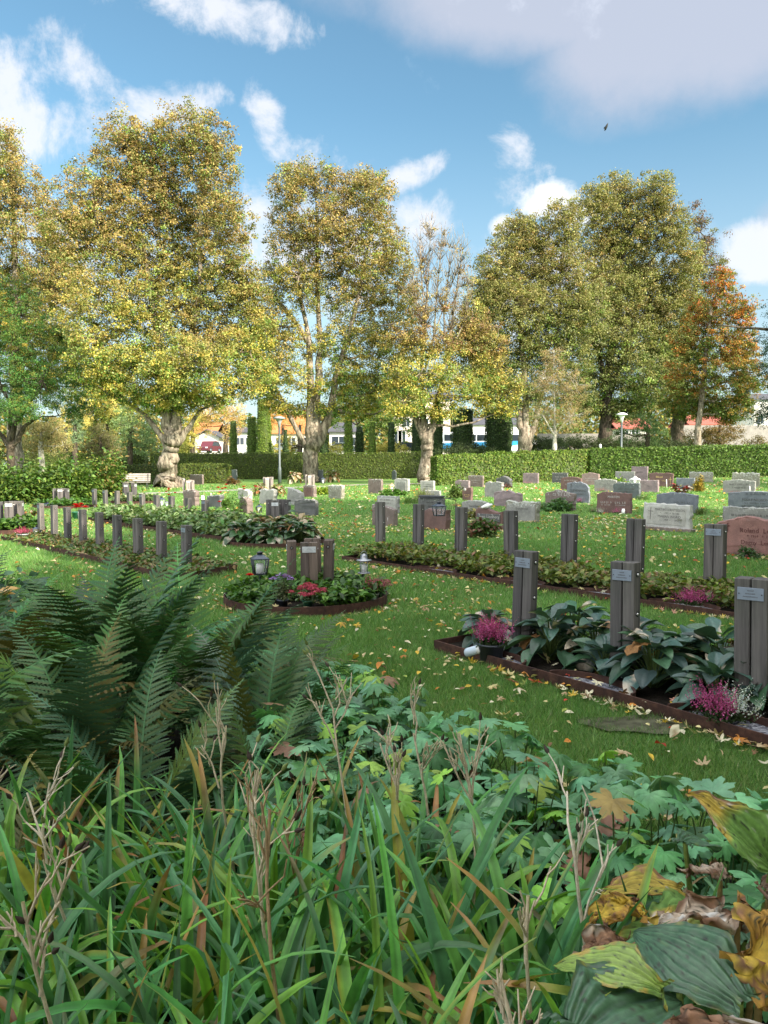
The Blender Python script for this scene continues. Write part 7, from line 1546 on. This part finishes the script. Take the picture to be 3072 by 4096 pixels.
rooftile('orange_tiles', (.50, .19, .07)); rooftile('red_tiles', (.36, .11, .08)); rooftile('dark_roof', (.09, .09, .10))
def house(label, x0, x1, ybase, yeave, yridge, Y, wallm, roofm, D=9, wins=(), doors=(), ridge='x', yaw=0, name='house', chimney=None, hip=.0):
    """front wall between pixel columns x0..x1; wins = (px x, px y, w m, h m)"""
    p0 = atd(x0, 1857, Y); p1 = atd(x1, 1857, Y); W = p1.x - p0.x; cx = (p0.x + p1.x) / 2; g = tz(cx, Y); ze = EYE + (1857 - yeave) / F * Y - g; zr = EYE + (1857 - yridge) / F * Y - g
    o = empty(name, (cx, Y, g), R(yaw), label, 'building')
    b = MB(); b.box((0, D / 2, ze / 2 - .2), (W, D, ze + .4))
    if ridge == 'y': b.add([(-W / 2, 0, ze), (W / 2, 0, ze), (0, 0, zr - .12), (-W / 2, D, ze), (W / 2, D, ze), (0, D, zr - .12)], [(0, 1, 2), (5, 4, 3)])
    b.build('wall', MT[wallm], o); e = .5; t = .18; b = MB()
    if ridge == 'x':
        hp = hip * W / 2
        for z in (0, t): b.add([(-W / 2 - e, -e, ze - .1 + z), (W / 2 + e, -e, ze - .1 + z), (W / 2 + e - hp, D / 2, zr + z), (-W / 2 - e + hp, D / 2, zr + z), (W / 2 + e, D + e, ze - .1 + z), (-W / 2 - e, D + e, ze - .1 + z)], [(0, 1, 2, 3), (3, 2, 4, 5), (1, 4, 2), (0, 3, 5)])
        b.add([(-W / 2 - e, -e, ze - .1), (W / 2 + e, -e, ze - .1), (W / 2 + e, -e, ze - .1 + t), (-W / 2 - e, -e, ze - .1 + t)], [(0, 1, 2, 3)])
    else:
        for s in (-1, 1): b.add([(s * (W / 2 + e), -e, ze - .2), (0, -e, zr), (0, D + e, zr), (s * (W / 2 + e), D + e, ze - .2), (s * (W / 2 + e), -e, ze - .2 + t), (0, -e, zr + t), (0, D + e, zr + t), (s * (W / 2 + e), D + e, ze - .2 + t)], [(0, 1, 2, 3), (4, 5, 6, 7), (0, 1, 5, 4), (0, 3, 7, 4), (2, 3, 7, 6)])
    rf = b.build('roof', MT[roofm], o)
    if chimney is not None: MB().box((chimney, D / 2, zr + .4), (.9, .9, 1.6)).build('chimney', MT['red_tiles'], rf)
    for (wx, wy, ww, wh) in wins:
        q = atd(wx, wy, Y); x = q.x - cx; z = q.z - g; fr = MB().box((x, -.03, z), (ww + .24, .08, wh + .24)).build('window', MT['window_frame'], o); b = MB().box((x, -.075, z), (ww, .04, wh)).build('pane', MT['window_dark'], fr); MB().box((x, -.1, z), (.07, .03, wh)).build('glazing_bar', MT['window_frame'], fr)
    for (wx, wy, ww, wh, m) in doors:
        q = atd(wx, wy, Y); MB().box((q.x - cx, -.04, wh / 2), (ww, .1, wh)).build('door', MT[m], o)
    return o
house('white garage with dark door, left behind the hedge, red car before it', 783, 878, 1815, 1750, 1722, 112, 'house_wall', 'dark_roof', 7, doors=[(838, 1800, 2.6, 2.4, 'garage_door'), (800, 1800, 1.1, 2.3, 'garage_door')], ridge='y')
house('white house with long orange tiled roof right of the street lamp', 1085, 1262, 1815, 1735, 1658, 140, 'house_wall', 'orange_tiles', 12, wins=[(1120, 1765, 1.4, 1.3), (1165, 1765, 1.4, 1.3), (1210, 1765, 1.4, 1.3), (1242, 1765, 1.2, 1.3)], chimney=1.5, hip=.3)
house('pale house with orange roof behind the white garage', 760, 860, 1815, 1735, 1690, 150, 'house_cream', 'orange_tiles', 10, wins=[(775, 1760, 1.2, 1.2)])
house('low white building between the yew columns behind the lamp', 940, 1090, 1815, 1730, 1712, 146, 'house_wall', 'dark_roof', 8, wins=[(960, 1765, 1.5, 1.3), (1000, 1765, 1.5, 1.3), (1060, 1765, 1.5, 1.3)])
house('white porch building with grey hip roof, right of the three stemmed linden', 1318, 1440, 1815, 1728, 1690, 124, 'house_wall', 'dark_roof', 8, wins=[(1355, 1765, 2.2, 1.5), (1400, 1765, 1.6, 1.3)], hip=.6)
house('cream apartment house with recessed porch behind the dark parked car', 1575, 1800, 1815, 1600, 1560, 136, 'house_cream', 'dark_roof', 12, wins=[(1592, 1750, 1.2, 2.2), (1608, 1750, 1.2, 2.2), (1625, 1690, 1.2, 1.4), (1700, 1690, 1.2, 1.4), (1760, 1690, 1.2, 1.4)])
house('red roofed house seen under the trees, right of the white lamp', 2470, 2590, 1790, 1715, 1672, 128, 'house_wall', 'red_tiles', 9, wins=[(2500, 1735, 1.1, 1.1), (2540, 1735, 1.1, 1.1)])
house('long red roofed house behind the maple', 2760, 2900, 1790, 1700, 1660, 132, 'house_cream', 'red_tiles', 9, wins=[(2800, 1720, 1.1, 1.1), (2850, 1720, 1.1, 1.1)])
house('pale tall building at the right edge beyond the hedge', 3010, 3200, 1790, 1600, 1570, 140, 'house_wall', 'dark_roof', 12, wins=[(3040, 1680, 1.2, 1.3), (3040, 1740, 1.2, 1.3)])
house('white building behind the wide yew columns', 1880, 2080, 1815, 1700, 1670, 170, 'house_wall', 'dark_roof', 12, wins=[(1910, 1745, 2, 1.3), (1960, 1745, 2, 1.3)])
for lb, x0, x1, y0, Y in (('low grey stone wall beyond the hedge under the tall trees', 2150, 2600, 1735, 96), ('grey stone wall behind the broad rusty bush at right', 2720, 3150, 1702, 100)):
    a = atd(x0, y0, Y); c = atd(x1, y0, Y); g = tz(a.x, Y) - .5; t = MB().box(((a.x + c.x) / 2, Y, (g + a.z) / 2), (c.x - a.x, .5, a.z - g), bev=.03); tag(t.build('stone_wall', MT['grey_stone_wall']), lb, 'wall', kind='thing')
def car(label, px, pyc, Y, col, L=4.4, yaw=0, suv=False, name='parked_car'):
    p = atd(px, 1857, Y); g = EYE + (1857 - pyc) / F * Y - .7; o = empty(name, (p.x, Y, g), R(yaw), label, 'car', 'cars beyond the hedge'); h = 1.65 if suv else 1.42
    m = 'paint_' + col[0]
    if m not in MT: newmat(m, .25, .6, .2, col[1])
    pr = [(-L / 2, .35), (-L / 2, .75), (-L * .45, .88), (-L * .22, .95), (-L * .1, h * .97), (L * .08, h), (L * .28, h * .95), (L * .42, .98), (L / 2, .85), (L / 2, .35), (L * .4, .25), (-L * .4, .25)]
    MB().prism(pr, -.85, .85).build('body', MT[m], o)
    gp = [(-L * .19, .97), (-L * .095, h * .93), (L * .26, h * .91), (L * .36, .99)]
    MB().prism(gp, -.86, .86).build('windows', MT['window_dark'], o)
    for x in (-L * .31, L * .31):
        for y in (-.82, .82):
            w = MB().lathe([(.33, -.1), (.33, .1)], (0, 0, 0), 16); w.v = [(v[0] + x, v[2] + y, v[1] + .33) for v in w.v]; t = w.build('wheel', MT['black_metal'], o)
            w = MB().lathe([(.2, -.105), (.2, .105)], (0, 0, 0), 12); w.v = [(v[0] + x, v[2] + y, v[1] + .33) for v in w.v]; w.build('rim', MT['zinc_metal'], t)
    for x, mm in ((-L / 2 - .01, 'lamp_white'), (L / 2 + .01, 'taillight')):
        if mm not in MT: solid(mm, (.35, .01, .01), .3)
        for y in (-.62, .62): MB().box((x, y, .72), (.04, .32, .14)).build('headlight' if mm == 'lamp_white' else 'tail_light', MT[mm], o)
    return o
car('dark red car seen from behind in front of the white garage', 838, 1792, 106, ('red', (.11, .012, .022)), yaw=78, suv=True)
car('silver car just right of the lamp post pole', 1124, 1795, 100, ('silver', (.55, .57, .6)), 4.4)
car('light blue grey car left of the tall bright column', 1358, 1793, 100, ('grey_blue', (.45, .5, .56)), 4.4)
car('dark car by the cream apartment house', 1610, 1790, 102, ('navy', (.02, .03, .05)), 4.6)
car('white car glimpsed left of the forked pale tree', 2085, 1770, 110, ('white', (.7, .7, .7)), 4.4)
# bus
p = atd(1925, 1857, 108); o = empty('bus', (p.x, 108, EYE + (1857 - 1790) / F * 108 - 1.0), 0, 'white and blue city bus seen between the two widest yew columns', 'bus')
newmat('bus_white', .35, .5, 0, (.78, .8, .82)); newmat('bus_blue', .35, .5, 0, (.04, .3, .62))
MB().box((0, 0, 1.75), (11.5, 2.5, 2.7), bev=.12).build('body', MT['bus_white'], o); 
MB().add([(-5.7, -1.265, .7), (1.5, -1.265, .7), (5.7, -1.265, 1.5), (5.7, -1.265, 1.9), (-5.7, -1.265, 1.55)], [(0, 1, 2, 3, 4)]).build('blue_stripe', MT['bus_blue'], o)
for x in (-4.6, -3.1, -1.6, -.1, 1.4, 2.9, 4.4): MB().box((x, -1.26, 2.3), (1.35, .04, .85), bev=.01).build('window', MT['window_dark'], o)
for x in (-3.4, 3.4): w = MB().lathe([(.48, -.14), (.48, .14)], (0, 0, 0), 16); w.v = [(v[0] + x, v[2] - 1.15, v[1] + .48) for v in w.v]; w.build('wheel', MT['black_metal'], o)
# distant tree line, houses' gardens
rgf = np.random.default_rng(3); am = AM()
n = 90000; x = rgf.uniform(-150, 170, n); y = rgf.uniform(185, 215, n); top = 7 + 9 * vnoise(np.c_[x, y * 0, y * 0], .06, 2) + 5 * vnoise(np.c_[x, y * 0, y * 0], .25, 3) + np.maximum(x, 0) * .04; z = top * rgf.random(n) ** .7 * (1 - ((y - 200) / 15) ** 2 * .6)
am.add(*scatter(LEAF, rot_n(rgf.normal(size=(n, 3)) + [0, -.5, .6], rgf), 1.0, np.c_[x, y, z + 1], pal([(.07, .11, .03), (.10, .14, .04), (.2, .15, .04), (.24, .2, .05)], n, rgf, .2)))
tag(am.build('far_tree_line', MT['crown_leaf']), 'distant belt of mixed green and golden woodland behind the houses', 'woodland', None, 'stuff')
p = atd(2400, 1800, 70); p = atd(2400, 1857, 62); g = tz(p.x, p.y); tag(MB().lathe([(.1, 0), (.1, .9), (.08, 1.0), (0, 1.02)], (0, 0, 0), 12).build('bollard', MT['white_paint'], loc=(p.x, p.y, EYE + (1857 - 1812) / F * 62 - .3)), 'white bollard left of the dark trunk beyond the hedge', 'bollard')
for o in COL.objects:
    if o.parent is None and o.get('category') and not o.get('kind'): o['kind'] = 'thing'
